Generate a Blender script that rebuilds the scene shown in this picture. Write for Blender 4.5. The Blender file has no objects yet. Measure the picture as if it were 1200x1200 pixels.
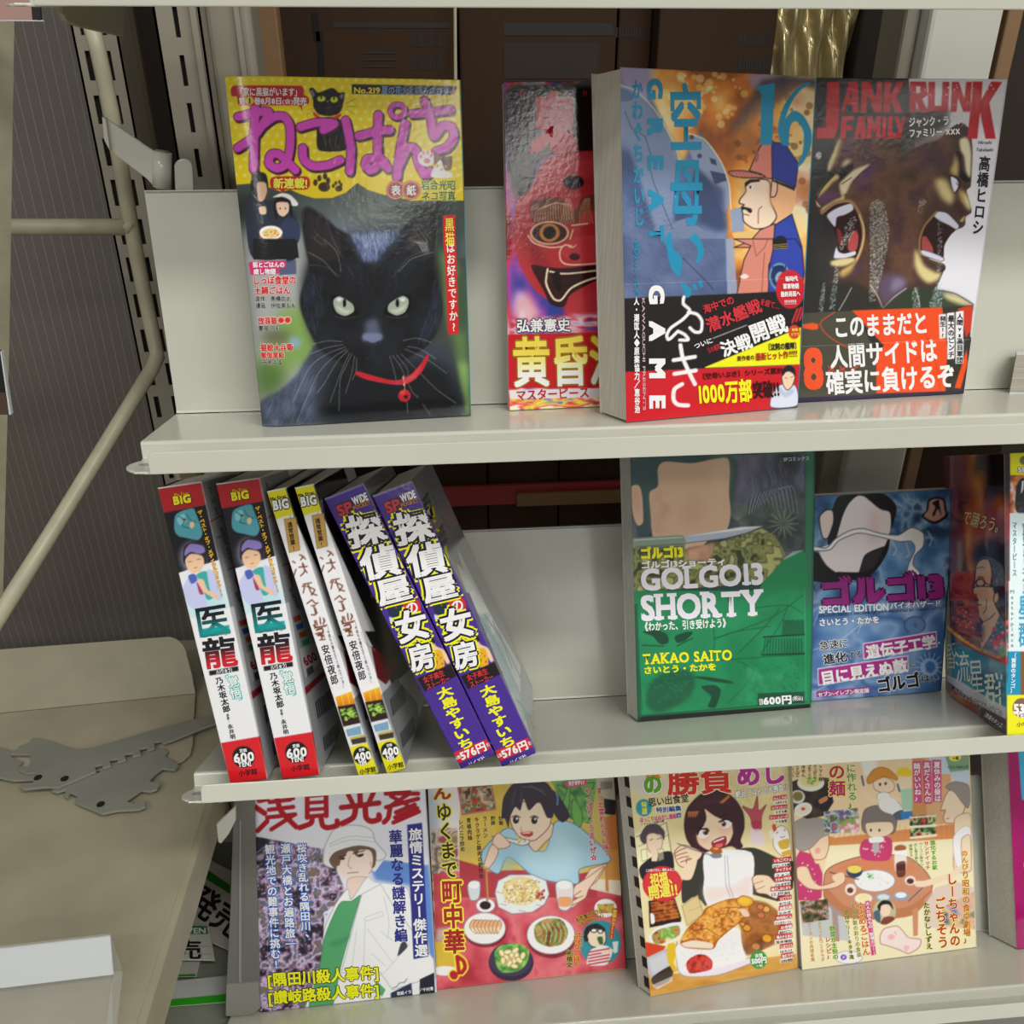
import bpy, math, random
import numpy as np
from mathutils import Vector, Matrix
random.seed(3); RS = np.random.RandomState(7)
SC = bpy.context.scene; COL = SC.collection
# ------------------------------------------------------------------ camera (three vanishing directions of the shelving)
F = 1000.0
CAM = np.array((0.0, -0.42, 1.30))
def nrm(v): v = np.asarray(v, float); return v/np.linalg.norm(v)
_d = nrm((5.6, 2000, F)); _x = np.array((13600., -538., F)); _x = nrm(_x-(_x@_d)*_d)
R = np.array([_x, np.cross(-_d, _x), -_d])            # rows = world axes seen in the camera frame
cd = bpy.data.cameras.new('camera'); cam = bpy.data.objects.new('camera', cd); COL.objects.link(cam)
cd.sensor_width = 36; cd.lens = 36*F/1200; cd.clip_start = 0.02; cd.clip_end = 60
Mc = np.eye(4); Mc[:3, 0] = R@(1, 0, 0); Mc[:3, 1] = R@(0, -1, 0); Mc[:3, 2] = R@(0, 0, -1); Mc[:3, 3] = CAM
cam.matrix_world = Matrix(Mc.tolist()); SC.camera = cam
SC.view_settings.view_transform = 'Standard'; SC.view_settings.look = 'None'
SC.view_settings.exposure = 0.0; SC.view_settings.gamma = 1.0; SC.view_settings.use_curve_mapping = False
# ------------------------------------------------------------------ light: dim room + fluorescent ceiling tubes + an added fill
W = bpy.data.worlds.new('room'); SC.world = W; W.use_nodes = True
W.node_tree.nodes['Background'].inputs[0].default_value = (1.0, 0.97, 0.92, 1)
W.node_tree.nodes['Background'].inputs[1].default_value = 0.35
def tube(loc, target, sx, sy, power, col=(1, 0.985, 0.95)):
    l = bpy.data.lights.new('tube_or_fill_light', 'AREA'); l.shape = 'RECTANGLE'; l.size = sx; l.size_y = sy
    l.energy = power; l.color = col
    o = bpy.data.objects.new('tube_or_fill_light', l); COL.objects.link(o); o.location = loc
    o.rotation_euler = (Vector(target)-Vector(loc)).to_track_quat('-Z', 'Y').to_euler()
tube((0.75, -1.05, 2.62), (0.75, -0.85, 0), 1.2, 0.22, 24)
tube((2.1, -1.3, 2.5), (0.4, -0.2, .9), .25, 1.2, 9)  # added fill from the right, brightens the dark sides of the spine-out books
tube((-0.9, -1.5, 2.62), (-0.9, -1.3, 0), 1.2, 0.22, 9)
for xx in (-1.5, 1.3, 4.1): tube((xx, -6.3, 2.62), (xx, -6.3, 0), .24, 4.6, 24 if xx > 4 else 42)      # rows of tubes further back in the shop
tube((0.6, -2.6, 2.62), (0.5, -1.6, 0), 2.4, 0.25, 15)
# ------------------------------------------------------------------ projection helpers
def ray(px, py): return R@np.array((px-600, py-600, F), float)
def hit(px, py, P, N):
    r = ray(px, py); return CAM+r*(((np.asarray(P)-CAM)@np.asarray(N))/(r@np.asarray(N)))
def proj(P):
    c = (np.asarray(P)-CAM)@R; return np.stack([600+F*c[..., 0]/c[..., 2], 600+F*c[..., 1]/c[..., 2]], -1)
def lin(c):
    c = np.clip(np.asarray(c, float), 0, 1); return np.where(c <= .04045, c/12.92, ((c+.055)/1.055)**2.4)
def hx(s):
    if not isinstance(s, str): return np.array(s, float)
    if len(s) == 3: s = ''.join(a+a for a in s)
    return np.array([int(s[i:i+2], 16)/255 for i in (0, 2, 4)])
# ------------------------------------------------------------------ materials
def mat(name, col, rough=.5, metal=0, bump=0, bscale=60, var=0, vscale=8, spec=.5, coat=0, alpha=1, trans=0, emit=None, wave=None):
    m = bpy.data.materials.new(name); m.use_nodes = True; nt = m.node_tree; N = nt.nodes; Lk = nt.links
    b = N['Principled BSDF']; b.inputs['Roughness'].default_value = rough; b.inputs['Metallic'].default_value = metal
    b.inputs['Specular IOR Level'].default_value = spec; b.inputs['Coat Weight'].default_value = coat
    b.inputs['Alpha'].default_value = alpha; b.inputs['Transmission Weight'].default_value = trans
    tc = N.new('ShaderNodeTexCoord')
    if col == 'attr':
        a = N.new('ShaderNodeAttribute'); a.attribute_name = 'Col'; Lk.new(a.outputs['Color'], b.inputs['Base Color'])
    else:
        c = tuple(lin(hx(col)))+(1,); b.inputs['Base Color'].default_value = c
        if var or wave:
            t = N.new('ShaderNodeTexNoise'); t.inputs['Scale'].default_value = vscale; t.inputs['Detail'].default_value = 6
            Lk.new(tc.outputs['Object'], t.inputs['Vector'])
            if wave:                                   # (direction vector, stripes per metre)
                mp = N.new('ShaderNodeMapping'); mp.inputs['Scale'].default_value = wave
                Lk.new(tc.outputs['Object'], mp.inputs['Vector']); Lk.new(mp.outputs[0], t.inputs['Vector']); t.inputs['Scale'].default_value = 1; t.inputs['Detail'].default_value = 3
            r = N.new('ShaderNodeMix'); r.data_type = 'RGBA'
            r.inputs['A'].default_value = tuple(x*(1-var) for x in c[:3])+(1,); r.inputs['B'].default_value = tuple(min(1, x*(1+var)) for x in c[:3])+(1,)
            mr = N.new('ShaderNodeMapRange'); mr.inputs['From Min'].default_value = .3; mr.inputs['From Max'].default_value = .7
            Lk.new(t.outputs['Fac'], mr.inputs['Value']); Lk.new(mr.outputs[0], r.inputs['Factor']); Lk.new(r.outputs['Result'], b.inputs['Base Color'])
    if bump:
        t = N.new('ShaderNodeTexNoise'); t.inputs['Scale'].default_value = bscale; t.inputs['Detail'].default_value = 4
        Lk.new(tc.outputs['Object'], t.inputs['Vector'])
        bp = N.new('ShaderNodeBump'); bp.inputs['Strength'].default_value = 1; bp.inputs['Distance'].default_value = bump
        Lk.new(t.outputs['Fac'], bp.inputs['Height']); Lk.new(bp.outputs[0], b.inputs['Normal'])
    return m
M = dict(
    cream=mat('cream_enamel', 'c7c8bb', .17, bump=.00006, bscale=500, var=.03, vscale=12),
    cream_dim_worn=mat('dim_worn_cream_enamel', '9a947d', .5, bump=.0001, bscale=300, var=.10, vscale=22),  # worn cream, with the dimness of the left side put into the base colour
    frame=mat('cream_tube_enamel', 'a5a188', .38, var=.10, vscale=60),
    upright=mat('beige_post_enamel', '878273', .5, var=.05, vscale=20),
    dark=mat('hole_shade', '060504', .9),  # near-black stands in for the shade inside slots and holes
    steel=mat('grey_zinc_steel', '8e8e82', .5, metal=.25, var=.06, vscale=40),
    sheet=mat('grey_twinwall_plastic', '5c5650', .35, var=.08, vscale=6),
    rib=mat('twinwall_rib', '6e6862', .35),
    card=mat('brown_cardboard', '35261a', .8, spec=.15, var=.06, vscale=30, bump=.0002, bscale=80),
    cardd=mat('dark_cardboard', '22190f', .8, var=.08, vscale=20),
    gloss=mat('laminated_cover', 'attr', .12, bump=.00006, bscale=350, spec=.5),
    satin=mat('coated_cover', 'attr', .34, bump=.00010, bscale=50, spec=.4),
    flat=mat('flat_print', 'attr', .5, spec=.25),
    pages=mat('page_block_paper', 'cbc8bd', .9, var=.16, wave=(1800, 1800, 4), spec=.2),
    pages_h=mat('page_block_paper_lying', 'a8a298', .9, var=.3, wave=(5, 5, 900), spec=.2),
    ink=mat('black_print', '151312', .7), white=mat('white_card', 'c9cdd0', .45),
    green=mat('green_plastic', '1f8a1c', .4), red=mat('red_tape', '8e2626', .6), wood=mat('pale_wood', '7c5e3e', .7, var=.1, wave=(4, 60, 60)),
    acrylic=mat('clear_acrylic', 'd8dcd8', .08, alpha=.10), acrylic_grey=mat('smoky_acrylic', '9c9c98', .2, alpha=.75),
    film=mat('shiny_gold_film', 'b5a678', .22, metal=.5, bump=.002, bscale=9),
    wall=mat('shop_wall_paint', '8d877c', .8, var=.03), floor=mat('shop_floor_tile', 'a9a59b', .35, var=.05, vscale=3),
)
# ------------------------------------------------------------------ object helpers
def link(o, parent=None):
    COL.objects.link(o)
    if parent is not None: o.parent = parent
    return o
def tag(o, label=None, cat=None, group=None, kind=None):
    for k, v in (('label', label), ('category', cat), ('group', group), ('kind', kind)):
        if v: o[k] = v
    return o
def thing(name, label, cat, loc, group=None, mtx=None):
    o = link(bpy.data.objects.new(name, None)); o.empty_display_size = .02
    if mtx is None:
        mtx = np.eye(4); mtx[:3, 3] = loc
    o.matrix_world = Matrix(np.asarray(mtx).tolist()); o['_inv'] = 0; del o['_inv']
    INV[o.name] = np.linalg.inv(mtx)
    return tag(o, label, cat, group)
INV = {}
def mesh(name, V, Fc, m, parent=None, root=None, col=None, smooth=False):
    """V in world space; root = the thing whose frame the mesh lives in (parts and sub-parts alike)."""
    V = np.asarray(V, float)
    inv = None
    if root is not None: inv = INV[root.name]
    elif parent is None:
        c = V.mean(0); c[2] = V[:, 2].min(); inv = np.eye(4); inv[:3, 3] = -c
    L = V@inv[:3, :3].T+inv[:3, 3]
    me = bpy.data.meshes.new(name)
    if isinstance(Fc, np.ndarray): Fc = (Fc,)
    if isinstance(Fc, tuple):                                 # arrays of equal-sided faces
        idx = np.concatenate([f.ravel() for f in Fc]).astype(np.int32); tot = np.concatenate([np.full(len(f), f.shape[1]) for f in Fc])
        me.vertices.add(len(L)); me.vertices.foreach_set('co', L.astype(np.float32).ravel())
        me.loops.add(len(idx)); me.loops.foreach_set('vertex_index', idx)
        me.polygons.add(len(tot)); me.polygons.foreach_set('loop_start', (np.cumsum(tot)-tot).astype(np.int32))
        me.update(calc_edges=True)
    else: me.from_pydata(L.tolist(), [], [list(f) for f in Fc]); me.update()
    me.materials.append(M[m] if isinstance(m, str) else m)
    if col is not None:
        a = me.color_attributes.new('Col', 'FLOAT_COLOR', 'POINT')
        c = np.ones((len(L), 4), np.float32); c[:, :3] = np.minimum(lin(col)*GAIN, .92); a.data.foreach_set('color', c.ravel())
    if smooth: me.polygons.foreach_set('use_smooth', [True]*len(me.polygons))
    o = bpy.data.objects.new(name, me)
    if root is None and parent is None: o.matrix_world = Matrix(np.linalg.inv(inv).tolist())
    link(o, parent if parent is not None else root)
    return o
GAIN = 1.24
def prism(loop, vec):
    """closed polygon (k,3) extruded by vec"""
    A = np.asarray(loop, float); k = len(A); V = np.vstack([A, A+np.asarray(vec)])
    return V, [list(range(k))[::-1], list(range(k, 2*k))]+[[i, (i+1) % k, k+(i+1) % k, k+i] for i in range(k)]
def merge(parts):
    V = []; Fs = []; n = 0
    for v, f in parts:
        V.append(np.asarray(v)); Fs += [[i+n for i in q] for q in f]; n += len(v)
    return np.vstack(V), Fs
def boxv(x0, x1, y0, y1, z0, z1):
    return prism([(x0, y0, z0), (x1, y0, z0), (x1, y1, z0), (x0, y1, z0)], (0, 0, z1-z0))
def tubev(pts, rad, seg=12):
    P = np.asarray(pts, float); V = []; Fs = []; n = len(P)
    rad = [rad]*n if np.isscalar(rad) else rad
    prev = np.array((0.1, 0.9, 0.3))
    for i in range(n):
        t = nrm(P[min(i+1, n-1)]-P[max(i-1, 0)]); a = nrm(np.cross(t, prev)); b = np.cross(t, a)
        for k in range(seg):
            w = 2*math.pi*k/seg; V.append(P[i]+rad[i]*(math.cos(w)*a+math.sin(w)*b))
    for i in range(n-1):
        for k in range(seg): Fs.append([i*seg+k, i*seg+(k+1) % seg, (i+1)*seg+(k+1) % seg, (i+1)*seg+k])
    Fs += [list(range(seg))[::-1], list(range((n-1)*seg, n*seg))]
    return np.array(V), Fs
def bevel(o, w=.001, seg=2):
    b = o.modifiers.new('bevel', 'BEVEL'); b.width = w; b.segments = seg; b.limit_method = 'ANGLE'; return o
# shelf frames: front top edge at Y=0, height H, tilted back by T
TILT = {0: -4, 1: 7, 2: 24, 3: 28}
FY = {1: 503.8, 2: 883.3, 3: 1204.}
SH = {}
for i in (0, 1, 2, 3):
    h = hit(600, 9, (0, -.0266, 0), (0, 1, 0))[2]+.0114 if i == 0 else hit(600, FY[i], (0, 0, 0), (0, 1, 0))[2]
    t = math.radians(TILT[i])
    SH[i] = (np.array((0, 0, h)), np.array((0, math.cos(t), -math.sin(t))), np.array((0, math.sin(t), math.cos(t))))
def sp(i, x, s, n=0): O, S, N = SH[i]; return O+np.array((x, 0, 0))+S*s+N*n
def onshelf(i, px, py, n=0): O, S, N = SH[i]; return hit(px, py, O+N*n, N)
def onfront(i, px, py, s): O, S, N = SH[i]; return hit(px, py, O+S*s, S)
def onY(px, py, y): return hit(px, py, (0, y, 0), (0, 1, 0))
def onZ(px, py, z): return hit(px, py, (0, 0, z), (0, 0, 1))
# ================================================================== setting
def structure(o): o['kind'] = 'structure'; return o
structure(mesh('floor', *boxv(-2.5, 2.5, -3.2, 1.0, -.02, 0), 'floor'))
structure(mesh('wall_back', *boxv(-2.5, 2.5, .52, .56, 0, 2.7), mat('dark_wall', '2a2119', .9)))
# ================================================================== the magazine rack: shelves
SPECS = {0: (-.163, .75, .10, .0), 1: (-.156, .75, .0640, .0), 2: (-.166, .75, .124, .0), 3: (-.197, .75, .092, .0)}
PANH = {1: (175, 223), 2: (600, 619.5), 3: (0, 0)}
LBL = {0: 'cream metal shelf whose front lip runs along the top edge of the photo',
       1: 'cream metal shelf carrying the black cat magazine and the war comic',
       2: 'cream metal shelf carrying the leaning spine-out paperbacks',
       3: 'cream metal shelf at the bottom carrying the food magazines'}
for i in (0, 1, 2, 3):
    x0, x1, L, _ = SPECS[i]
    root = thing('magazine_shelf', LBL[i], 'shelf', sp(i, x0, 0))
    # profile in (s, n): top skin, rounded nose, drop face, ledge
    Lt = L-.0006; prof = [(Lt, 0), (.0015, 0), (.0004, -.0005), (0, -.0015), (0, -.0085), (-.026, -.0085), (-.026, -.0096), (.0012, -.0096), (.0012, -.0022), (.0022, -.0012), (Lt, -.0012)]
    a = np.array([sp(i, x0, s, n) for s, n in prof]); v, f = prism(a, (x1-x0, 0, 0))
    # ledge starts with a rounded tab: shift the outer ledge corner
    v[5] += (.004, 0, 0); v[6] += (.004, 0, 0)
    bevel(mesh('tray', v, f, 'cream', root=root), .0004)
    # upturned front lip with rounded upper corner
    ln = .0015 if i else .004; r = .003
    lx = x0+.012
    arc = [(lx+r-r*math.cos(w), ln-r+r*math.sin(w)) for w in np.linspace(0, math.pi/2, 6)]
    loop = [sp(i, lx, -.026, -.0096)]+[sp(i, X, -.026, Nn) for X, Nn in arc]+[sp(i, x1, -.026, ln), sp(i, x1, -.026, -.0096)]
    bevel(mesh('front_lip', *prism(loop, -SH[i][1]*.0014), 'cream', root=root), .0005)
    # rounded end tab with its screw hole
    tb = [sp(i, x0+.014-.0175*math.sin(w)-.0, -.013-.0135*math.cos(w), -.0087) for w in np.linspace(0, math.pi, 12)]
    bevel(mesh('end_tab', *prism(tb, -SH[i][2]*.0012), 'cream', root=root), .0004)
    hl = [sp(i, x0+.006+.0035*math.cos(w), -.013+.0028*math.sin(w), -.0086) for w in np.linspace(0, 2*math.pi, 14)[:-1]]
    mesh('screw_hole', *prism(hl, SH[i][2]*.0003), 'acrylic_grey', root=root)
    # under-shelf bracket plate
    xb = x0+.012
    bl = [sp(i, xb, .004, -.0099), sp(i, xb, .010, -.024), sp(i, xb, L-.012, -.034), sp(i, xb, L-.003, -.034), sp(i, xb, L-.003, -.0099)]
    if i == 0: xb = x0+.006; bl = [hit(x, y, (xb, 0, 0), (1, 0, 0)) for x, y in ((66, 2), (67, 16), (72, 25), (86, 31), (140, 43), (140, 4))]
    bevel(mesh('side_bracket', *prism(bl, (.0025, 0, 0)), 'cream_dim_worn', root=root), .0005)
    if i == 0: continue
    # back panel standing at the rear edge
    if i == 1:
        q = hit(175, 223, SH[1][0]+SH[1][1]*L, SH[1][1]); hp = (q-SH[1][0]-SH[1][1]*L)@SH[1][2]; xl = -.1555
    elif i == 2:
        q = hit(600, 619.5, SH[2][0]+SH[2][1]*L, SH[2][1]); hp = (q-SH[2][0]-SH[2][1]*L)@SH[2][2]; xl = -.160
    else: hp = .145; xl = -.19
    pr = thing('back_panel', {1: 'cream metal panel standing behind the cat magazine', 2: 'cream metal panel standing behind the green comic and leaning paperbacks', 3: 'cream metal panel behind the food magazines on the bottom shelf'}[i], 'panel', sp(i, xl, L))
    v, f = prism([sp(i, xl, L, .0005), sp(i, x1, L, .0005), sp(i, x1, L, hp), sp(i, xl, L, hp)], SH[i][1]*.0012)
    bevel(mesh('panel_sheet', v, f, 'cream', root=pr), .0003)
    v, f = prism([sp(i, xl, L, hp), sp(i, x1, L, hp), sp(i, x1, L, hp-.0022), sp(i, xl, L, hp-.0022)], SH[i][1]*.010)
    bevel(mesh('top_flange', v, f, 'cream', root=pr), .0006)
    v, f = prism([sp(i, xl, L-.0004, .0004), sp(i, x1, L-.0004, .0004), sp(i, x1, L-.0001, .0018), sp(i, xl, L-.0001, .0018)], SH[i][1]*.0004)
    mesh('bottom_fold', v, f, 'cream', root=pr)
# ================================================================== slotted uprights
def plate(name, x0, x1, z0, z1, y, slots, m, root, th=.0015):
    """vertical plate facing the viewer with real slot openings (list of x0,x1,z0,z1)"""
    xs = sorted({x0, x1, *[s[0] for s in slots], *[s[1] for s in slots]}); zs = sorted({z0, z1, *[s[2] for s in slots], *[s[3] for s in slots]})
    V = []; Fs = []
    def inside(a, b, c, d): return any(s[0] <= a+1e-6 and b-1e-6 <= s[1] and s[2] <= c+1e-6 and d-1e-6 <= s[3] for s in slots)
    def quad(*p): k = len(V); V.extend(p); Fs.append([k, k+1, k+2, k+3])
    for a, b in zip(xs, xs[1:]):
        for c, d in zip(zs, zs[1:]):
            if not inside(a, b, c, d): quad((a, y, c), (b, y, c), (b, y, d), (a, y, d))
    for a, b, c, d in slots:
        quad((a, y, c), (a, y, d), (a, y+th, d), (a, y+th, c)); quad((b, y, d), (b, y, c), (b, y+th, c), (b, y+th, d))
        quad((a, y, d), (b, y, d), (b, y+th, d), (a, y+th, d)); quad((b, y, c), (a, y, c), (a, y+th, c), (b, y+th, c))
    return mesh(name, V, Fs, m, root=root)
def channel(x0, x1, y, d, z0, z1):      # side webs + hidden back of a post
    return merge([boxv(x0, x0+.0015, y, y+d, z0, z1), boxv(x1-.0015, x1, y, y+d, z0, z1), boxv(x0, x1, y+d, y+d+.0015, z0, z1)])
YU = .24
def slot_at(px0, py0, px1, py1, y): a = onY(px0, py0, y); b = onY(px1, py1, y); return a, b
# left double slotted post
a = onY(82.5, 30, YU); b = onY(139, 42, YU)
pl = thing('slotted_post', 'beige metal post with two columns of slots behind the bent white tube', 'post', (a[0], YU, 0))
c0 = (onY(98, 59, YU)[0]+.0003, onY(105.5, 59, YU)[0]); c1 = (onY(123.5, 59, YU)[0], onY(129, 59, YU)[0])
zt = onY(104, 77, YU)[2]; zb = onY(188, 477, YU)[2]; pit = (zt-zb)/9; sh = pit*.33
sl = []
for k in range(-4, 22):
    zc = zt-k*pit; sl += [(c0[0], c0[1], zc-sh, zc+sh), (c1[0], c1[1], zc-sh, zc+sh)]
plate('slotted_face', a[0], b[0], 0, 2.1, YU, sl, 'upright', pl)
mesh('post_channel', *channel(a[0], b[0], YU, .03, 0, 2.1), 'upright', root=pl)
mesh('slot_shade', *boxv(a[0]+.002, b[0]-.002, YU+.003, YU+.004, 0, 2.1), 'dark', root=pl)  # sheet coloured as the shade inside the hollow post
# plain beige filler and dark corner strip to its right
a = onY(139.5, 42, YU+.03); b = onY(155, 10, YU+.03)
tag(structure(mesh('trim_1', *boxv(a[0], b[0], YU+.03, YU+.034, 0, 2.1), mat('brown_grey_trim', '5e5340', .6))))
# right slotted post
YR = .17
a = onY(178.5, 10, YR); b = onY(234, 10, YR)
pr = thing('slotted_post', 'beige metal post with one column of slots left of the black cat magazine', 'post', (a[0], YR, 0))
c0 = (onY(201.5, 12, YR)[0], onY(207.5, 12, YR)[0]); z1_ = onY(206, 25, YR)[2]; z2_ = onY(231, 191, YR)[2]; pit = (z1_-z2_)/3
plate('slotted_face', a[0], b[0], 0, 2.1, YR, [(c0[0], c0[1], z1_-k*pit-pit*.32, z1_-k*pit+pit*.32) for k in range(-4, 22)], 'upright', pr)
mesh('post_channel', *channel(a[0], b[0], YR, .04, 0, 2.1), 'upright', root=pr)
mesh('slot_shade', *boxv(a[0]+.002, b[0]-.002, YR+.003, YR+.004, 0, 2.1), 'dark', root=pr)  # same shade-coloured sheet behind the slots
xr0 = onY(237, 10, YR+.012)[0]; xr1 = onY(293, 10, YR+.012)[0]
wc = thing('column_cover', 'wide plain beige column cover between slotted post and cat magazine', 'column', (xr0, YR, 0))
bevel(mesh('cover_sheet', *boxv(xr0, xr1, YR+.012, YR+.045, 0, 2.1), 'upright', root=wc), .004, 3)
mesh('raised_edge', *boxv(onY(231.5, 10, YR)[0]-.004, onY(231.5, 10, YR)[0]-.0005, YR-.0035, YR, 0, 2.1), 'upright', root=pr)
mesh('raised_edge', *boxv(xr1-.009, xr1-.006, YR+.008, YR+.012, 0, 2.1), 'upright', root=wc)
# right wide post in two tones
a = onY(1074, 12, .20); b = onY(1107, 12, .20); c = onY(1178, 12, .20)
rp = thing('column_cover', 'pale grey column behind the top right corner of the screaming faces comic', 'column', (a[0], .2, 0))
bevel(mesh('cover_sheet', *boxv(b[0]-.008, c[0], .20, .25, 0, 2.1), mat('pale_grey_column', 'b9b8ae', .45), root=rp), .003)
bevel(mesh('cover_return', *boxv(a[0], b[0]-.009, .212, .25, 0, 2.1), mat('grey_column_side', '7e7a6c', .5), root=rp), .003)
# ================================================================== twin-wall plastic sheet on the left
YS = .33
xa = onY(-120, 0, YS)[0]; xb = onY(118, 0, YS)[0]
ts = thing('corrugated_plastic_sheet', 'dark grey ribbed plastic sheet behind the tubes at left', 'sheet', (xa, YS, .3))
mesh('sheet_face', *boxv(xa-.3, xb, YS+.004, YS+.008, .3, 2.1), 'sheet', root=ts)
st = []
px_ = onY(19, 60, YS)[0]; stp = onY(31.5, 60, YS)[0]-px_
for k in range(-40, 18):
    x = px_+k*stp
    if x < xb-.003: st.append(boxv(x-.0006, x+.0006, YS+.0038, YS+.004, .3, 2.1))
tag(mesh('sheet_ribs', *merge(st), 'rib', root=ts), kind='stuff')
# ================================================================== bent tube frame of the neighbouring rack
def tp(px, py, y): return onY(px, py, y)
fr = thing('tube_frame', 'bent cream steel tube frame in front of the ribbed sheet', 'frame', tp(110, 400, .17))
V = [tp(104, 20, .18), tp(115, 60, .18), tp(130, 130, .18), tp(160, 300, .18), tp(182, 405, .175), tp(184.5, 418, .172), tp(178, 432, .165), tp(150, 478, .14), tp(60, 625, .07), tp(-60, 815, -.02)]
mesh('bent_tube', *tubev(V, .0048, 14), 'frame', root=fr, smooth=True)
mesh('cross_tube', *tubev([tp(-60, 266, .175), tp(40, 266, .178), tp(153, 266, .18)], .0052, 14), 'frame', root=fr, smooth=True)
mesh('weld', *tubev([tp(148, 262, .18), tp(156, 268, .18)], .0058, 10), 'frame', root=fr, smooth=True)
# flat white post far left
a = tp(13, 28, .10); bq = tp(3.5, 400, .10)
mesh('flat_post', *tubev([tp(2, -20, .10), tp(-2, 400, .11), tp(-8, 720, .12)], .0062, 4), 'frame', root=fr)
# pink magazine lying at the upper left edge on the neighbouring rack, and a brown one under it
# ================================================================== hinged divider arm by the panel's top corner
ya = .105
ha = thing('hinged_arm', 'cream hinged metal arm with a pin barrel above the left panel corner', 'bracket', tp(180, 220, ya))
v, f = prism([tp(121.5, 137, ya), tp(181, 178, ya), tp(180, 219, ya), tp(172, 210, ya), tp(134, 181, ya), tp(124, 164, ya)], (0, .003, 0))
bevel(mesh('arm_plate', v, f, 'cream', root=ha), .0008)
v, f = prism([tp(121.5, 137, ya), tp(125.5, 139, ya), tp(130.5, 176, ya), tp(124, 164, ya)], (0, -.0025, 0)); mesh('arm_edge', v, f, 'cream', root=ha)
mesh('pin_barrel', *tubev([tp(190, 220, ya), tp(190, 178, ya)], .0050, 18), 'cream', root=ha, smooth=True)
mesh('pin', *tubev([tp(190.3, 222, ya), tp(190, 176.4, ya)], .0036, 14), 'steel', root=ha, smooth=True)
p = [tp(205, 222, ya), tp(227, 222, ya), tp(225.5, 197, ya)]+[tp(214.5+10.8*math.cos(w), 196-10*math.sin(w), ya) for w in np.linspace(.2, math.pi-.2, 8)]+[tp(204, 197, ya)]
v, f = prism(p, (0, .003, 0))
ht = thing('panel_tab', 'small round-topped cream tab beside the pin barrel', 'tab', tp(215, 222, ya)); bevel(mesh('tab_plate', v, f, 'cream', root=ht), .0006)
mesh('tab_stem', *prism([tp(206, 221, ya), tp(226, 221, ya), tp(227, 232, ya), tp(207, 232, ya)], (0, .002, 0)), 'cream', root=ht)
# ================================================================== neighbouring level shelf at the lower left
ZL = .812
xe = onZ(240, 945, ZL)[0]
ls = thing('display_shelf', 'wide worn cream shelf at lower left holding loose metal hooks', 'shelf', (xe, 0, ZL))
bevel(mesh('shelf_top', *boxv(-1.1, xe, -.55, .30, ZL-.0015, ZL), 'cream_dim_worn', root=ls), .0006)
bevel(mesh('side_skirt', *prism([(xe-.001, -.55, ZL-.0002), (xe+.004, -.55, ZL-.004), (xe+.004, -.55, ZL-.035), (xe-.001, -.55, ZL-.035)], (0, .72, 0)), 'cream_dim_worn', root=ls), .0006)
mesh('shelf_front', *boxv(-1.1, xe, -.552, -.55, ZL-.035, ZL), 'cream_dim_worn', root=ls)
# folded spare panel standing at its back
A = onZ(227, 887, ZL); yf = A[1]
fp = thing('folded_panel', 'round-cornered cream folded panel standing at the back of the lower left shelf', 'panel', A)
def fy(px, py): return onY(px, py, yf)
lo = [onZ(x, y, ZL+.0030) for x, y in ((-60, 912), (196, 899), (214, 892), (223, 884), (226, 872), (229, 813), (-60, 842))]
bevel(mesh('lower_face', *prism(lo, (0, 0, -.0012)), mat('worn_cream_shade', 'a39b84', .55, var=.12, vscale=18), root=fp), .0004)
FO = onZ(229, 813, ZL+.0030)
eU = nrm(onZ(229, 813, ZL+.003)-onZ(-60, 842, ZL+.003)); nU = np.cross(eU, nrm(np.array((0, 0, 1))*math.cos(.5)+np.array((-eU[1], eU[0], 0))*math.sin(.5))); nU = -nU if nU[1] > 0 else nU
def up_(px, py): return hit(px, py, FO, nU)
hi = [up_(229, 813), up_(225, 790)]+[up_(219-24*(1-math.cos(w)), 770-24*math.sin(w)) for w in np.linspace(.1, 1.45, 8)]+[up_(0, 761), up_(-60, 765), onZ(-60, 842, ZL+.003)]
bevel(mesh('upper_face', *prism(hi, -nU*.0015), 'cream_dim_worn', root=fp), .0005)
# two flat hook brackets
def zb_(s, off): P = [tuple(map(float, q.split(','))) for q in s.split()]; return [onZ(x/4, 720+y/4, ZL+off) for x, y in P]
k1 = zb_("135,600 150,578 190,580 240,595 300,620 370,632 440,622 520,600 700,545 930,485 1000,475 1010,510 940,535 880,560 820,585 765,605 755,592 725,598 725,625 690,640 690,622 655,630 660,655 620,668 620,650 585,655 590,680 550,695 550,675 515,682 520,708 480,722 480,702 445,712 450,735 380,765 270,812 220,808 110,818 92,805 100,790 150,788 175,765 165,742 120,745 85,730 90,708 130,712 145,690 140,655 45,655 50,640 80,632 85,618", .0082)
hb = thing('hook_bracket', 'long toothed grey metal hook bracket, upper of the two on the lower left shelf', 'bracket', onZ(100, 890, ZL))
bevel(mesh('bracket_plate', *prism(k1, (0, 0, -.0022)), 'steel', root=hb), .0004)
k2 = zb_("450,745 620,668 760,625 790,640 775,665 800,680 825,690 838,705 820,728 760,722 730,745 700,780 720,785 745,775 750,795 735,820 700,830 660,825 590,875 630,885 650,868 680,875 682,900 650,915 545,920 480,935 350,880 365,850 330,835 320,860 300,850 310,820 265,835 240,825", .0056)
hb2 = thing('hook_bracket', 'grey metal hook bracket partly under the longer one on the lower left shelf', 'bracket', onZ(140, 930, ZL))
bevel(mesh('bracket_plate', *prism(k2, (0, 0, -.0020)), 'steel', root=hb2), .0004)
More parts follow.
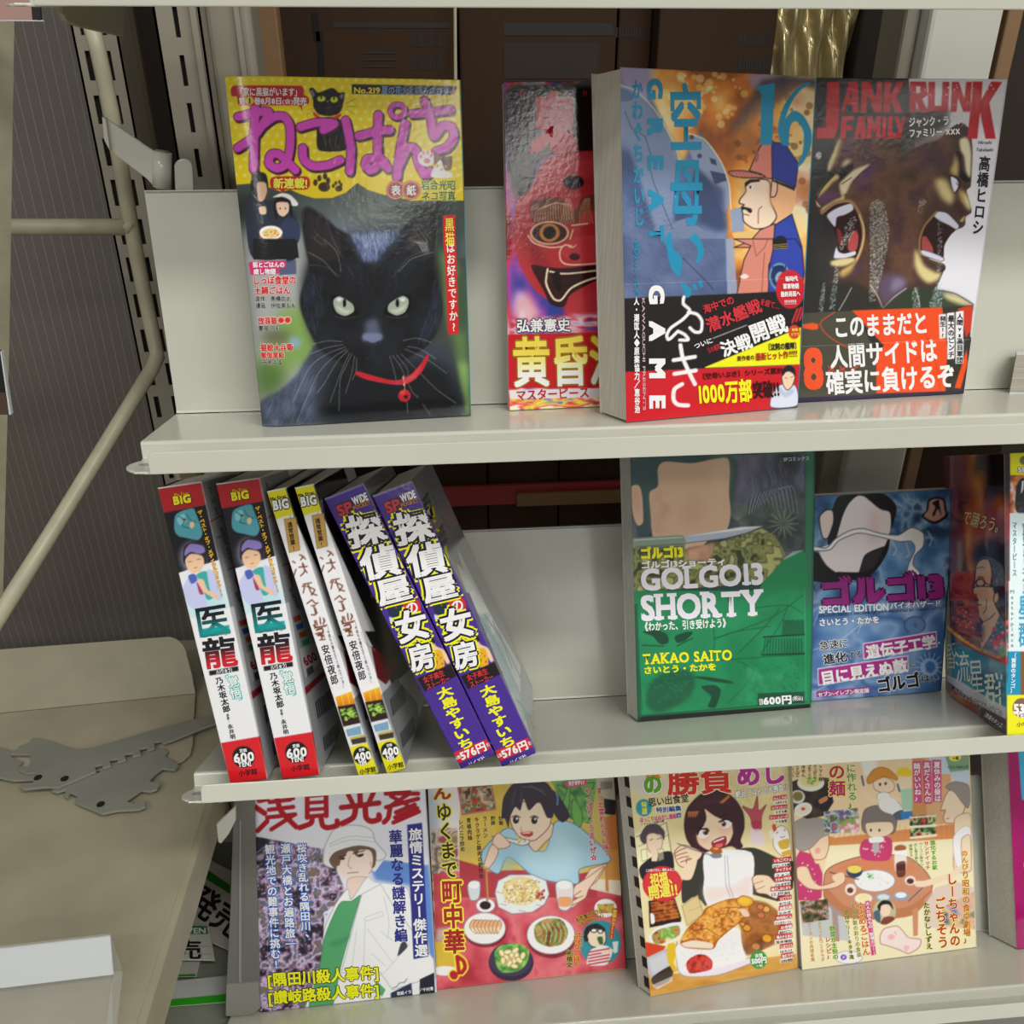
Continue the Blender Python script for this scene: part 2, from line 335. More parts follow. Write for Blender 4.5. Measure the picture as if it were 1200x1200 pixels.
for hbx, (cx, cy), zz in ((hb, (303, 770), .0083), (hb, (178, 765), .0083), (hb2, (472, 890), .0057)):
    c = onZ(cx/4, 720+cy/4, ZL+zz); mesh('bolt_hole', *prism([c+np.array((.0030*math.cos(w), .0030*math.sin(w), 0)) for w in np.linspace(0, 6.283, 13)[:-1]], (0, 0, .0002)), 'dark', root=hbx)
k3 = zb_("0,622 30,630 60,650 45,655 60,672 110,690 85,712 100,735 160,742 190,768 150,775 60,778 0,765", .0056)
hb3 = thing('hook_bracket', 'grey metal hook cut by the left photo edge on the lower left shelf', 'bracket', onZ(10, 905, ZL))
bevel(mesh('bracket_plate', *prism([q for q in k3]+[k3[-1]-np.array((.05, 0, 0)), k3[0]-np.array((.05, 0, 0))], (0, 0, -.002)), 'steel', root=hb3), .0004)
# acrylic price holder with a white card
ch = thing('card_holder', 'clear acrylic holder with a white card strip at the lower left corner', 'holder', onZ(60, 1180, ZL))
def cz(px, py, n=.02): return onZ(px, py, ZL+n)
mesh('white_card', *prism([cz(-40, 1117, .03), cz(129, 1097.5, .03), cz(133, 1142, .012), cz(-40, 1163, .012)], (0, .0008, 0)), 'white', root=ch)
mesh('clear_cover', *prism([cz(-40, 1115, .032), cz(129, 1096, .032), cz(144, 1140, .010), cz(133, 1215, .003), cz(-40, 1235, .003)], (0, .0004, .001)), 'acrylic', root=ch)
mesh('clear_foot', *prism([cz(133, 1142, .010), cz(144, 1140, .010), cz(136, 1215, .002), cz(124, 1215, .002)], (0, 0, .002)), 'acrylic', root=ch)
# ================================================================== things under the shelves at lower left
ZB = .60
tag(structure(mesh('trim_2', *boxv(-.60, -.145, .00, .24, ZB-.05, ZB), mat('base_board', '7f8474', .5))), 'worn base board behind the lower left shelf')
gp = thing('end_divider', 'smoky plastic end divider left of the crime manga magazine', 'divider', onshelf(3, 270, 1190))
def dv(px, py): return hit(px, py, onshelf(3, 268, 1188, .003), nrm((0, 1, -.35)))
loop = [dv(274, 930), dv(298, 930), dv(305, 1180), dv(298, 1186), dv(285, 1189), dv(265, 1189), dv(264, 1180), dv(270, 1060)]
bevel(mesh('divider_plate', *prism(loop, (0, .003, 0)), mat('smoky_plastic', '6f6f69', .25), root=gp), .0005)
mesh('divider_foot', *prism([dv(266, 1152), dv(303, 1150), dv(305, 1180), dv(298, 1186), dv(285, 1189), dv(265, 1189)], (0, -.0012, 0)), mat('smoky_plastic_base', '8a8a80', .25), root=gp)
mesh('divider_rib', *prism([dv(281, 960), dv(283, 960), dv(283, 1150), dv(280, 1150)], (0, -.001, 0)), mat('smoky_plastic_rib', '8e8f8b', .25), root=gp)
sb = thing('bracket_plate', 'small cream bracket plate hanging left of the smoky divider', 'bracket', onY(255, 985, .05))
v, f = prism([onY(253.5, 967, .05), onY(276, 946, .05), onY(276, 962, .05), onY(268, 978, .05), onY(259, 989, .05), onY(255.5, 987, .05)], (0, .003, 0)); bevel(mesh('plate_body', v, f, 'cream', root=sb), .0006)
# ================================================================== cardboard and clutter behind the rack
YB = .30
def back_box(label, pts, y, m, d=.06, cat='box', name='cardboard_box'):
    a = [onY(x, yy, y) for x, yy in pts]; ym = 50 if pts[0][1] < 300 else 580; x0 = onY(pts[0][0], ym, y)[0]; x1 = onY(pts[1][0], ym, y)[0]; z0 = .001; z1 = max(q[2] for q in a)
    t = thing(name, label, cat, ((x0+x1)/2, y, z0))
    bevel(mesh('carton', *boxv(x0, x1, y, y+d, z0, z1), m, root=t), .0015); return t
def bar_code(t, x0, y0, x1, y1, y, n=14):
    a = onY(x0, y0, y); b = onY(x1, y1, y); P = []; rr = random.Random(int(x0)); x = a[0]; w = (b[0]-a[0])/n
    for k in range(n):
        ww = w*rr.uniform(.25, .8); P.append(boxv(x, x+ww, y-.0004, y-.0001, b[2], a[2])); x += w
    mesh('printed_barcode', *merge(P), 'ink', root=t)
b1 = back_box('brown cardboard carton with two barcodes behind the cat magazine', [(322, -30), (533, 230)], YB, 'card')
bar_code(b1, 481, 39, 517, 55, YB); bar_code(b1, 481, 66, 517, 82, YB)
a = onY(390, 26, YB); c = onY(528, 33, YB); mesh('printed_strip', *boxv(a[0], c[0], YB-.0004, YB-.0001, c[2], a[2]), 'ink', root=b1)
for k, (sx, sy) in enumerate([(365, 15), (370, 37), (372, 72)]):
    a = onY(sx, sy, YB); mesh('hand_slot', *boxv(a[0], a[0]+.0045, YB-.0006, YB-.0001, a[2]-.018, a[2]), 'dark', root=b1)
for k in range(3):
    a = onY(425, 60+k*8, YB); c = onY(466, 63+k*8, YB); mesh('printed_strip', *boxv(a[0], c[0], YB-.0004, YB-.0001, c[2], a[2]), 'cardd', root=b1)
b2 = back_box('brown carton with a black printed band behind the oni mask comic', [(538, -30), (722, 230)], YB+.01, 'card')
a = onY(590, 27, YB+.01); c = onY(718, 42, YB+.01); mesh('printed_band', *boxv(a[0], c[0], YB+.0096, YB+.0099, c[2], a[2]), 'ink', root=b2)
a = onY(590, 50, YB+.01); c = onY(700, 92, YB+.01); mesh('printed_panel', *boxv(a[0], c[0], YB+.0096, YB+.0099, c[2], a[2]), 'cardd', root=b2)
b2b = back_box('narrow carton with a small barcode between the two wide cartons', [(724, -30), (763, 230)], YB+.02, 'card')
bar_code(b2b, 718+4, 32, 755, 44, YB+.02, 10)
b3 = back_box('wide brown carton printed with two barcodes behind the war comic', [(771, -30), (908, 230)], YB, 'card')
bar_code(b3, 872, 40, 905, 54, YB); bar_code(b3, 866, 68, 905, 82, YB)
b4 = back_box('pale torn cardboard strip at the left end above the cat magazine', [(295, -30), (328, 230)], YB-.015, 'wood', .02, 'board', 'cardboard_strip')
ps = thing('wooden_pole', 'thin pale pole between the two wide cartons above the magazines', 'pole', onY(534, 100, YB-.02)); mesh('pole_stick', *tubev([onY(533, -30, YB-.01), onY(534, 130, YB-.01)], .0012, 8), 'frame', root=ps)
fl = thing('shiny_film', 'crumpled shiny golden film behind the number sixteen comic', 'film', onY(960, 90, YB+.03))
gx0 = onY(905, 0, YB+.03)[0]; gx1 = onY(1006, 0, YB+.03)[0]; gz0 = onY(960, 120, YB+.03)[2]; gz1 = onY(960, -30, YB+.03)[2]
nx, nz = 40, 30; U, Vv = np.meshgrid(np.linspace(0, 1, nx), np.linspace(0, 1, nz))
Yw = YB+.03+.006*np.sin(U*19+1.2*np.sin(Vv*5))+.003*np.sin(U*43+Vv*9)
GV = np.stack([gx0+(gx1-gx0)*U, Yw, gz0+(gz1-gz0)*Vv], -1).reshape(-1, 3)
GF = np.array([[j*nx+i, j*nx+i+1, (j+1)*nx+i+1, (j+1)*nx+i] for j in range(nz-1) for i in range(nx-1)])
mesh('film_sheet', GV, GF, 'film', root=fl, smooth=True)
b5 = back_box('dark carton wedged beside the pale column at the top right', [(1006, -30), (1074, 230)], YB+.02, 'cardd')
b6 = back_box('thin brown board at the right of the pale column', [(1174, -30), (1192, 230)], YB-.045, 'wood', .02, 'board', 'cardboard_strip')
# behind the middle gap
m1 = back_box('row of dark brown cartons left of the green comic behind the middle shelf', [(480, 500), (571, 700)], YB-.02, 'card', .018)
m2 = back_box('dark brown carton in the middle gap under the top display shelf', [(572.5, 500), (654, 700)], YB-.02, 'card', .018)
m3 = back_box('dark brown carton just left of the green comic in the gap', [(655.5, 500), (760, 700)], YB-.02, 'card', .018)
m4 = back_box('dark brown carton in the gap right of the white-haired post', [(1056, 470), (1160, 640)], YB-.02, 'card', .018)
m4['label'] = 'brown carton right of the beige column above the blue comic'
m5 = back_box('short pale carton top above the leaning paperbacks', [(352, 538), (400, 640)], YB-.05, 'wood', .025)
mc = thing('column_cover', 'beige column behind the blue comic on the middle shelf', 'column', onY(1010, 580, .21))
a = onY(967, 530, .21); c = onY(1052, 530, .21); bevel(mesh('cover_sheet', *boxv(a[0], c[0], .21, .25, 0, onY(1010, 505, .21)[2]), 'upright', root=mc), .003)
rb = thing('red_strap', 'red strap running along the cartons in the middle gap', 'strap', onY(650, 590, YB-.03))
a = onY(470, 577, YB-.03); c = onY(760, 588, YB-.03); mesh('strap_band', *boxv(a[0], c[0], YB-.0240, YB-.0199, c[2], a[2]), 'red', root=rb)
wb = thing('wooden_stick', 'short pale wooden stick lying under the red strap', 'board', onY(680, 592, YB-.034))
a = onY(606, 583, YB-.034); c = onY(770, 591, YB-.034); bevel(mesh('stick', *boxv(a[0], c[0], YB-.0285, YB-.0239, c[2], a[2]), 'wood', root=wb), .001)
# ================================================================== numpy painter for the printed art (photo-pixel coordinates, 2x oversampled)
SS = 2
def vnoise(h, w, cell, seed, octv=3, ay=1.0):
    out = np.zeros((h, w)); amp = 1; tot = 0
    for o in range(octv):
        r = np.random.RandomState(seed+o*17); c = max(cell/2**o, 1.0); gh = int(h/(c*ay))+3; gw = int(w/c)+3
        g = r.rand(gh, gw); y = np.arange(h)/(c*ay); x = np.arange(w)/c
        yi = y.astype(int); xi = x.astype(int); fy_ = y-yi; fx = x-xi; fy_ = fy_*fy_*(3-2*fy_); fx = fx*fx*(3-2*fx)
        a = g[yi][:, xi]; b = g[yi][:, xi+1]; c_ = g[yi+1][:, xi]; d = g[yi+1][:, xi+1]
        out += amp*((a*(1-fx)+b*fx)*(1-fy_)[:, None]+(c_*(1-fx)+d*fx)*fy_[:, None]); tot += amp; amp *= .5
    return out/tot
def chaikin(P, closed=True, n=2):
    """smooth curve through the given points (cardinal spline)"""
    P = np.asarray(P, float); k = len(P)
    if k < 3: return P
    A = np.roll(P, 1, 0) if closed else np.vstack([P[:1], P[:-1]]); C = np.roll(P, -1, 0) if closed else np.vstack([P[1:], P[-1:]])
    T = (C-A)*.40; L = np.linalg.norm(C-P, axis=1, keepdims=True); Lp = np.linalg.norm(P-A, axis=1, keepdims=True)
    m = len(P) if closed else len(P)-1; out = []; ts = np.linspace(0, 1, 6)[:-1]
    nt = np.linalg.norm(T, axis=1, keepdims=True)+1e-9
    T = T/nt*np.minimum(nt, 1.1*np.minimum(np.where(L > 0, L, Lp), np.where(Lp > 0, Lp, L)))
    for i in range(m):
        j = (i+1) % k; p0, p1, t0, t1 = P[i], P[j], T[i], T[j]
        for t in ts: out.append((2*t**3-3*t*t+1)*p0+(t**3-2*t*t+t)*t0+(-2*t**3+3*t*t)*p1+(t**3-t*t)*t1)
    if not closed: out.append(P[-1])
    return np.array(out)
class Canvas:
    def __init__(s, x0, y0, x1, y1, base):
        s.x0, s.y0 = x0, y0; s.w, s.h = int((x1-x0)*SS)+1, int((y1-y0)*SS)+1
        s.a = np.empty((s.h, s.w, 3)); s.a[:] = hx(base); s.c = (0, 0, 1); s.text = []
    def crop(s, x, y, k): s.c = (x, y, k); return s
    def pts(s, p):
        if isinstance(p, str): p = [tuple(map(float, q.split(','))) for q in p.split()]
        p = np.array(p, float); return np.stack([(s.c[0]+p[:, 0]/s.c[2]-s.x0)*SS, (s.c[1]+p[:, 1]/s.c[2]-s.y0)*SS], -1)
    def blend(s, y0, x0, m, col, a=1.0):
        if m.size == 0: return
        v = s.a[y0:y0+m.shape[0], x0:x0+m.shape[1]]; m = (m*a)[..., None]
        v += m*((col if isinstance(col, np.ndarray) and col.ndim == 3 else hx(col))-v)
    def box(s, P, pad):
        x0 = max(0, int(P[:, 0].min()-pad)); y0 = max(0, int(P[:, 1].min()-pad)); x1 = min(s.w, int(P[:, 0].max()+pad)+2); y1 = min(s.h, int(P[:, 1].max()+pad)+2)
        return x0, y0, max(x0, x1), max(y0, y1)
    def mask(s, P, soft=0):
        x0, y0, x1, y1 = s.box(P, soft*2+1); h, w = y1-y0, x1-x0
        if h <= 0 or w <= 0: return x0, y0, np.zeros((0, 0))
        # even-odd scanline coverage with 3 sub-rows and exact horizontal coverage
        m = np.zeros((h, w)); A = P; B = np.roll(P, -1, 0); xs = np.arange(w)+x0
        for sub in (.17, .5, .83):
            for j in range(h):
                y = y0+j+sub; c = (A[:, 1] <= y) != (B[:, 1] <= y)
                if not c.any(): continue
                t = (y-A[c, 1])/(B[c, 1]-A[c, 1]); q = np.sort(A[c, 0]+t*(B[c, 0]-A[c, 0]))
                for k in range(0, len(q)-1, 2):
                    l, r_ = q[k]-x0, q[k+1]-x0; li, ri = int(max(l, 0)), int(min(r_, w-1e-6))
                    if r_ <= 0 or l >= w: continue
                    if li == ri: m[j, li] += (min(r_, w)-max(l, 0))/3; continue
                    m[j, li] += (li+1-max(l, 0))/3; m[j, li+1:ri] += 1/3; m[j, ri] += (min(r_, w)-ri)/3
        m = np.clip(m, 0, 1)
        if soft:
            k = max(1, int(round(soft)))
            for ax in (0, 1, 0, 1):
                c = np.cumsum(np.pad(m, [(k+1, k) if i == ax else (0, 0) for i in (0, 1)], mode='edge' if False else 'constant'), axis=ax)
                m = (np.take(c, range(2*k+1, c.shape[ax]), ax)-np.take(c, range(0, c.shape[ax]-2*k-1), ax))/(2*k+1)
        return x0, y0, m
    def P(s, col, p, sm=0, a=1, soft=0, line=None, lw=1):
        Q = s.pts(p)
        if sm: Q = chaikin(Q, True, sm if sm > 1 else 2)
        x0, y0, m = s.mask(Q, soft*SS); s.blend(y0, x0, m, col, a)
        if line: s._stroke(line, lw*1.6, np.vstack([Q, Q[:1]]))
        return s
    def G(s, c0, c1, p, ax, bx, sm=0, a=1, soft=0):      # polygon with linear gradient from ax to bx (crop coords)
        Q = s.pts(p)
        if sm: Q = chaikin(Q, True, 2)
        x0, y0, m = s.mask(Q, soft*SS); A, B = s.pts([ax, bx]); d = B-A
        yy, xx = np.mgrid[y0:y0+m.shape[0], x0:x0+m.shape[1]] if m.size else np.zeros((2, 0, 0))
        t = np.clip(((xx-A[0])*d[0]+(yy-A[1])*d[1])/(d@d), 0, 1)[..., None]
        s.blend(y0, x0, m, hx(c0)*(1-t)+hx(c1)*t, a); return s
    def _stroke(s, col, lw, Q, a=1, taper=0):
        lw = lw*SS/2; x0, y0, x1, y1 = s.box(Q, lw+1)
        if x1 <= x0 or y1 <= y0: return
        n = len(Q)-1
        for i in range(n):
            A, B = Q[i], Q[i+1]; r = lw*(1-taper*(i+.5)/n); X0, Y0, X1, Y1 = s.box(np.array([A, B]), r+1)
            if X1 <= X0 or Y1 <= Y0: continue
            yy, xx = np.mgrid[Y0:Y1, X0:X1]; d = B-A; t = np.clip(((xx-A[0])*d[0]+(yy-A[1])*d[1])/max(d@d, 1e-9), 0, 1)
            D = np.hypot(xx-A[0]-t*d[0], yy-A[1]-t*d[1]); m = np.clip(r+.5-D, 0, min(1, 2*r)); s.blend(Y0, X0, m, col, a)
    def L(s, col, lw, p, sm=0, a=1, taper=0):             # lw in photo pixels
        Q = s.pts(p)
        if sm: Q = chaikin(Q, False, 2)
        s._stroke(col, lw, Q, a, taper); return s
    def E(s, col, cx, cy, rx, ry=None, ang=0, a=1, soft=0, line=None, lw=1):
        ry = ry or rx; w = np.linspace(0, 2*np.pi, 29)[:-1]; ca, sa = math.cos(math.radians(ang)), math.sin(math.radians(ang))
        return s.P(col, np.stack([cx+rx*np.cos(w)*ca-ry*np.sin(w)*sa, cy+rx*np.cos(w)*sa+ry*np.sin(w)*ca], -1), 0, a, soft, line, lw)
    def noise(s, p, cols, cell=6, seed=1, a=1, soft=0, sm=0, octv=3, ay=1.0, sharp=1.0):   # polygon filled with a noise ramp through cols
        Q = s.pts(p)
        if sm: Q = chaikin(Q, True, 2)
        x0, y0, m = s.mask(Q, soft*SS)
        if not m.size: return s
        t = vnoise(m.shape[0], m.shape[1], cell*SS, seed, octv, ay); t = np.clip((t-.5)*1.9*sharp+.5, 0, .9999)*(len(cols)-1)
        C = np.array([hx(c) for c in cols]); i = t.astype(int); f = (t-i)[..., None]
        s.blend(y0, x0, m, C[i]*(1-f)+C[i+1]*f, a); return s
    def rain(s, col, p, n, dx, dy, lw, seed=1, a=.6, jit=.3, sm=0):  # n short strokes scattered in polygon
        Q = s.pts(p); Q = chaikin(Q, True, 2) if sm else Q; x0, y0, m = s.mask(Q); r = np.random.RandomState(seed); ys, xs = np.nonzero(m > .5)
        if not len(xs): return s
        k = s.c[2]
        for q in r.randint(0, len(xs), n):
            b = np.array([xs[q]+x0, ys[q]+y0], float); d = np.array([dx, dy])*SS/k*(1+jit*r.randn())+r.randn(2)*jit*SS*math.hypot(dx, dy)/k*.5
            s._stroke(col, lw, np.array([b-d/2, b+d/2]), a)
        return s
    def dots(s, cols, p, n, r0, r1, seed=1, a=1, sm=0, ry=1.0):
        Q = s.pts(p); Q = chaikin(Q, True, 2) if sm else Q; x0, y0, m = s.mask(Q); r = np.random.RandomState(seed); ys, xs = np.nonzero(m > .5)
        if not len(xs): return s
        for q in r.randint(0, len(xs), n):
            R_ = r.uniform(r0, r1)*SS; X, Y = xs[q]+x0, ys[q]+y0; X0, X1, Y0, Y1 = int(max(0, X-R_-2)), int(min(s.w, X+R_+2)), int(max(0, Y-R_-2)), int(min(s.h, Y+R_+2))
            yy, xx = np.mgrid[Y0:Y1, X0:X1]; mm = np.clip(R_+.5-np.hypot(xx-X, (yy-Y)/ry), 0, 1); s.blend(Y0, X0, mm, cols[r.randint(len(cols))], a)
        return s
    # ---- lettering, kept as glyph outlines
    def T(s, txt, p, h, col, b=0, o=None, ow=.07, sl=0, gap=0, lay=0):   # along p=(x0,y0,x1,y1) centre line, height h (crop units)
        A, B = [(q/SS+(s.x0, s.y0)) for q in s.pts([p[:2], p[2:]])]; s.text.append(('h', txt, A, B, h/s.c[2], col, b, o, ow, sl, gap, lay)); return s
    def V(s, txt, p, w, col, b=0, o=None, ow=.07, sl=0, gap=0, lay=0):   # vertical column from (x0,y0) to (x1,y1), column width w
        A, B = [(q/SS+(s.x0, s.y0)) for q in s.pts([p[:2], p[2:]])]; s.text.append(('v', txt, A, B, w/s.c[2], col, b, o, ow, sl, gap, lay)); return s
    def sample(s, px):
        b = s.a.copy()                                       # 2x2 box, then bilinear
        x = np.clip((px[..., 0]-s.x0)*SS, 0, s.w-2.001); y = np.clip((px[..., 1]-s.y0)*SS, 0, s.h-2.001)
        out = 0
        for ox, oy in ((-.5, -.5), (.5, -.5), (-.5, .5), (.5, .5)):
            X = np.clip(x+ox, 0, s.w-1.001); Y = np.clip(y+oy, 0, s.h-1.001); xi = X.astype(int); yi = Y.astype(int); fx = (X-xi)[..., None]; fy2 = (Y-yi)[..., None]
            out = out+((b[yi, xi]*(1-fx)+b[yi, np.minimum(xi+1, s.w-1)]*fx)*(1-fy2)+(b[np.minimum(yi+1, s.h-1), xi]*(1-fx)+b[np.minimum(yi+1, s.h-1), np.minimum(xi+1, s.w-1)]*fx)*fy2)
        return out/4
# ------------------------------------------------------------------ glyph outlines from the built-in font
_gc = {}
_fc = bpy.data.curves.new('glyph', 'FONT'); _fo = bpy.data.objects.new('glyph', _fc); COL.objects.link(_fo); _fc.resolution_u = 3
def glyph(ch, off):
    k = (ch, round(off, 3))
    if k not in _gc:
        _fc.body = ch; _fc.offset = off
        bpy.context.view_layer.update(); dg = bpy.context.evaluated_depsgraph_get()
        e = _fo.evaluated_get(dg); m = e.to_mesh(); m.calc_loop_triangles()
        V = np.array([v.co[:2] for v in m.vertices]).reshape(-1, 2); T_ = np.array([t.vertices[:] for t in m.loop_triangles], int).reshape(-1, 3)
        e.to_mesh_clear(); _gc[k] = (V, T_)
    return _gc[k]
SLAB = {'H': ('lb', 'lt', 'rb', 'rt'), 'L': ('lb', 'lt'), 'R': ('lb', 'lt', 'rb'), 'T': ('mb',), 'Y': ('mb', 'lt', 'rt'), 'K': ('lb', 'lt', 'rb', 'rt'), 'A': ('lb', 'rb'), 'I': ('mb', 'mt'), '1': ('mb',)}
VROT = set('ー〜~－―…‥()（）[]［］「」〈〉《》-—')
def layout(it):
    kind, txt, A, B, hgt, col, b, o, ow, sl, gap, lay = it; out = []
    d = B-A; ln = np.hypot(*d); d = d/ln; asc = all(ord(c) < 0x2000 for c in txt)
    if sl == 'slab': sl = 0
    if kind == 'h':
        up = np.array((d[1], -d[0])); cells = []; x = 0
        for c in txt:
            if ord(c) < 0x2000:
                if c == ' ': x += .35; continue
                V, _ = glyph(c, 0); w = V[:, 0].max()-V[:, 0].min(); ex = .10 if c in '1I!iljJ' else 0; cells.append((c, x-V[:, 0].min()+.04+ex/2)); x += w+.08+ex+gap+b*.6
            else: cells.append((c, x)); x += 1+gap
        x -= gap; y0, y1 = (-.0, .72) if asc else (-.08, .86)
        for c, cx in cells: out.append((c, lambda V, cx=cx: A+np.outer((V[:, 0]+cx)/x*ln+sl*(V[:, 1]-y0)*hgt, d)+np.outer(((V[:, 1]-y0)/(y1-y0)-.5)*hgt, up)))
    else:
        rt = np.array((-d[1], d[0])); rt = -rt if rt[0] < 0 else rt; n = len(txt); cell = ln/n
        if sl: rt = nrm(rt+np.array((0, -sl)))
        for k, c in enumerate(txt):
            if c == ' ': continue
            V0, _ = glyph(c, 0)
            if not len(V0): continue
            lat = ord(c) < 0x2000
            c0 = np.array((V0[:, 0].mean()*0+(V0[:, 0].max()+V0[:, 0].min())/2, .36)) if lat else np.array((.5, .38))
            P0 = A+d*cell*(k+.5)
            if c in '、。,': c0 = np.array((.1, .1))
            if c in VROT: out.append((c, lambda V, P0=P0, c0=c0: P0+np.outer((V[:, 0]-c0[0])*cell, d)+np.outer((V[:, 1]-c0[1])*hgt*-1, -rt)))
            else: out.append((c, lambda V, P0=P0, c0=c0: P0+np.outer((V[:, 0]-c0[0])*hgt, rt)+np.outer((V[:, 1]-c0[1])*cell*.98, -d)))
    return out
def tint(cc, V):           # plain colour, or (upper, lower) printed as a vertical gradient inside the glyph
    if isinstance(cc, tuple): t = np.clip((V[:, 1:2]-.18)/.34, 0, 1); return hx(cc[1])*(1-t)+hx(cc[0])*t
    return np.tile(hx(cc), (len(V), 1))
def build_text(items):
    """-> list of (verts px, tris, colour, layer)"""
    res = []
    for it in items:
        col, b, o, ow, lay = it[5], it[6]*.72+.005, it[7], it[8]*.85, it[11]
        if it[4] < 10: b += .010; ow *= .7
        for c, f in layout(it):
            V0, T0 = glyph(c, 0)
            if not len(T0): continue
            passes = []
            if o:
                oo = o if isinstance(o, (list, tuple)) else [o]
                for q, oc in enumerate(oo): passes.append((b+ow*(len(oo)-q), oc, 1.3*q+lay, 8))
                passes.append((b, col, 1.3*len(oo)+lay, 4))
            else: passes = [(b, col, 1+lay, 4)]
            if it[9] == 'slab' and c in SLAB:
                xa, xb = V0[:, 0].min(), V0[:, 0].max(); px_ = {'l': xa+.06, 'r': xb-.07, 'm': (xa+xb)/2}
                for q in SLAB[c]:
                    cx, y = px_[q[0]], (.0 if q[1] == 'b' else .66); B4 = np.array([(cx-.16, y-.01), (cx+.16, y-.01), (cx+.16, y+.09), (cx-.16, y+.09)]); res.append((f(B4), np.array([(0, 1, 2), (0, 2, 3)]), tint(col, B4), 1.6+lay))
            for off, cc, L_, n in passes:      # weight and outline come from shifted copies of the glyph
                if off < .012: res.append((f(V0), T0, tint(cc, V0), L_)); continue
                for k in range(n):
                    w = 2*math.pi*(k+.5)/n; res.append((f(V0+off*np.array((math.cos(w), math.sin(w)))), T0, tint(cc, V0), L_+.14*k))
                if off > .06: res.append((f(V0), T0, tint(cc, V0), L_+.14*n))
    return res
# ================================================================== printed surfaces
class Sheet:
    """surface S(u,v), u left->right, v bottom->top, through four world corners; optional bulge (metres towards the reader)"""
    def __init__(s, BL, BR, TR, TL, bulge=None, base=None, top=None):
        s.c = [np.asarray(q, float) for q in (BL, BR, TR, TL)]; s.bulge = bulge; s.base = base; s.top = top
        s.n = nrm(np.cross(s.c[1]-s.c[0], s.c[3]-s.c[0]))
        if s.n@(CAM-s.c[0]) < 0: s.n = -s.n
    def __call__(s, u, v):
        u = np.asarray(u, float)[..., None]; v = np.asarray(v, float)[..., None]
        if s.base is not None:
            k = np.linspace(0, 1, len(s.base)); uu = u[..., 0]
            lo = np.stack([np.interp(uu, k, s.base[:, i]) for i in range(3)], -1); hi = np.stack([np.interp(uu, k, s.top[:, i]) for i in range(3)], -1)
            return lo*(1-v)+hi*v
        P = (s.c[0]*(1-u)+s.c[1]*u)*(1-v)+(s.c[3]*(1-u)+s.c[2]*u)*v
        if s.bulge: P = P+s.n*s.bulge(u, v)
        return P
    def inv(s, px, it=7):
        u = np.full(len(px), .5); v = np.full(len(px), .5); e = 1e-3
        for _ in range(it):
            p = proj(s(u, v)); pu = (proj(s(u+e, v))-p)/e; pv = (proj(s(u, v+e))-p)/e; r = px-p
            D = pu[:, 0]*pv[:, 1]-pu[:, 1]*pv[:, 0]; D = np.where(abs(D) < 1e-9, 1e-9, D)
            u = np.clip(u+(r[:, 0]*pv[:, 1]-r[:, 1]*pv[:, 0])/D, -.3, 1.3); v = np.clip(v+(pu[:, 0]*r[:, 1]-pu[:, 1]*r[:, 0])/D, -.3, 1.3)
        return u, v
def printed(name, sheet, cv, m, root, parent=None, u0=0, u1=1, v0=0, v1=1, lift=0, dens=1.0, thick=.0004, letters='cover_lettering', back=None):
    a, b, c = proj(sheet(u0, v0)), proj(sheet(u1, v0)), proj(sheet(u0, v1)); nu = max(3, int(np.hypot(*(b-a))*dens)+1); nv = max(3, int(np.hypot(*(c-a))*dens)+1)
    U, V = np.meshgrid(np.linspace(u0, u1, nu), np.linspace(v0, v1, nv)); P = sheet(U, V)
    colr = cv.sample(proj(P)).reshape(-1, 3); P = (P+sheet.n*lift).reshape(-1, 3)
    j, i = np.mgrid[0:nv-1, 0:nu-1]; q = (j*nu+i).ravel(); Fq = np.stack([q, q+1, q+nu+1, q+nu], -1)
    rim = np.concatenate([np.arange(nu), np.arange(2*nu-1, nu*nv, nu), np.arange(nu*nv-2, nu*(nv-1)-1, -1), np.arange(nu*(nv-2), 0, -nu)])
    n0 = len(P); P2 = np.vstack([P, P[rim]-sheet.n*(thick if back is None else 0)+(0 if back is None else back)]); k = len(rim); r = np.arange(k)
    Fr = np.stack([rim[r], n0+r, n0+(r+1) % k, rim[(r+1) % k]], -1)
    Fa = np.vstack([Fq, Fr]); nn = np.cross(P[Fq[0][1]]-P[Fq[0][0]], P[Fq[0][3]]-P[Fq[0][0]])
    if nn@sheet.n < 0: Fa = Fa[:, ::-1].copy()
    Cc = np.vstack([colr, np.tile(hx('d8d6d0'), (k, 1))])
    if letters and cv.text:                                   # the lettering is printed on the same sheet, a hair above it
        res = build_text(cv.text); Vs = []; Ts = []; Cs = []; Ls = []; n = 0
        for Vp, T_, cc, ly in res:
            Vs.append(Vp); Ts.append(T_+n); n += len(Vp); Cs.append(cc); Ls.append(np.full(len(Vp), ly))
        Vs = np.vstack(Vs); u, v = sheet.inv(Vs); ok = (u > u0) & (u < u1) & (v > v0+.001) & (v < v1)
        Ta = np.vstack(Ts); Ta = Ta[ok[Ta].all(1)]; Ly = np.concatenate(Ls)
        Pw = sheet(u, v)+sheet.n*(lift+.00010+.00009*Ly)[:, None]
        used = np.unique(Ta); rm = -np.ones(len(Pw), int); rm[used] = np.arange(len(used)); Pw = Pw[used]; Ta = rm[Ta]
        e1 = Pw[Ta[:, 1]]-Pw[Ta[:, 0]]; e2 = Pw[Ta[:, 2]]-Pw[Ta[:, 0]]; fl = (np.cross(e1, e2)@sheet.n) < 0; Ta[fl] = Ta[fl][:, ::-1]
        if len(Ta): return mesh(name, np.vstack([P2, Pw]), (Fa, Ta+len(P2)), m, parent=parent, root=root, col=np.vstack([Cc, np.vstack(Cs)[used]]))
    o = mesh(name, P2, Fa, m, parent=parent, root=root, col=Cc)
    return o
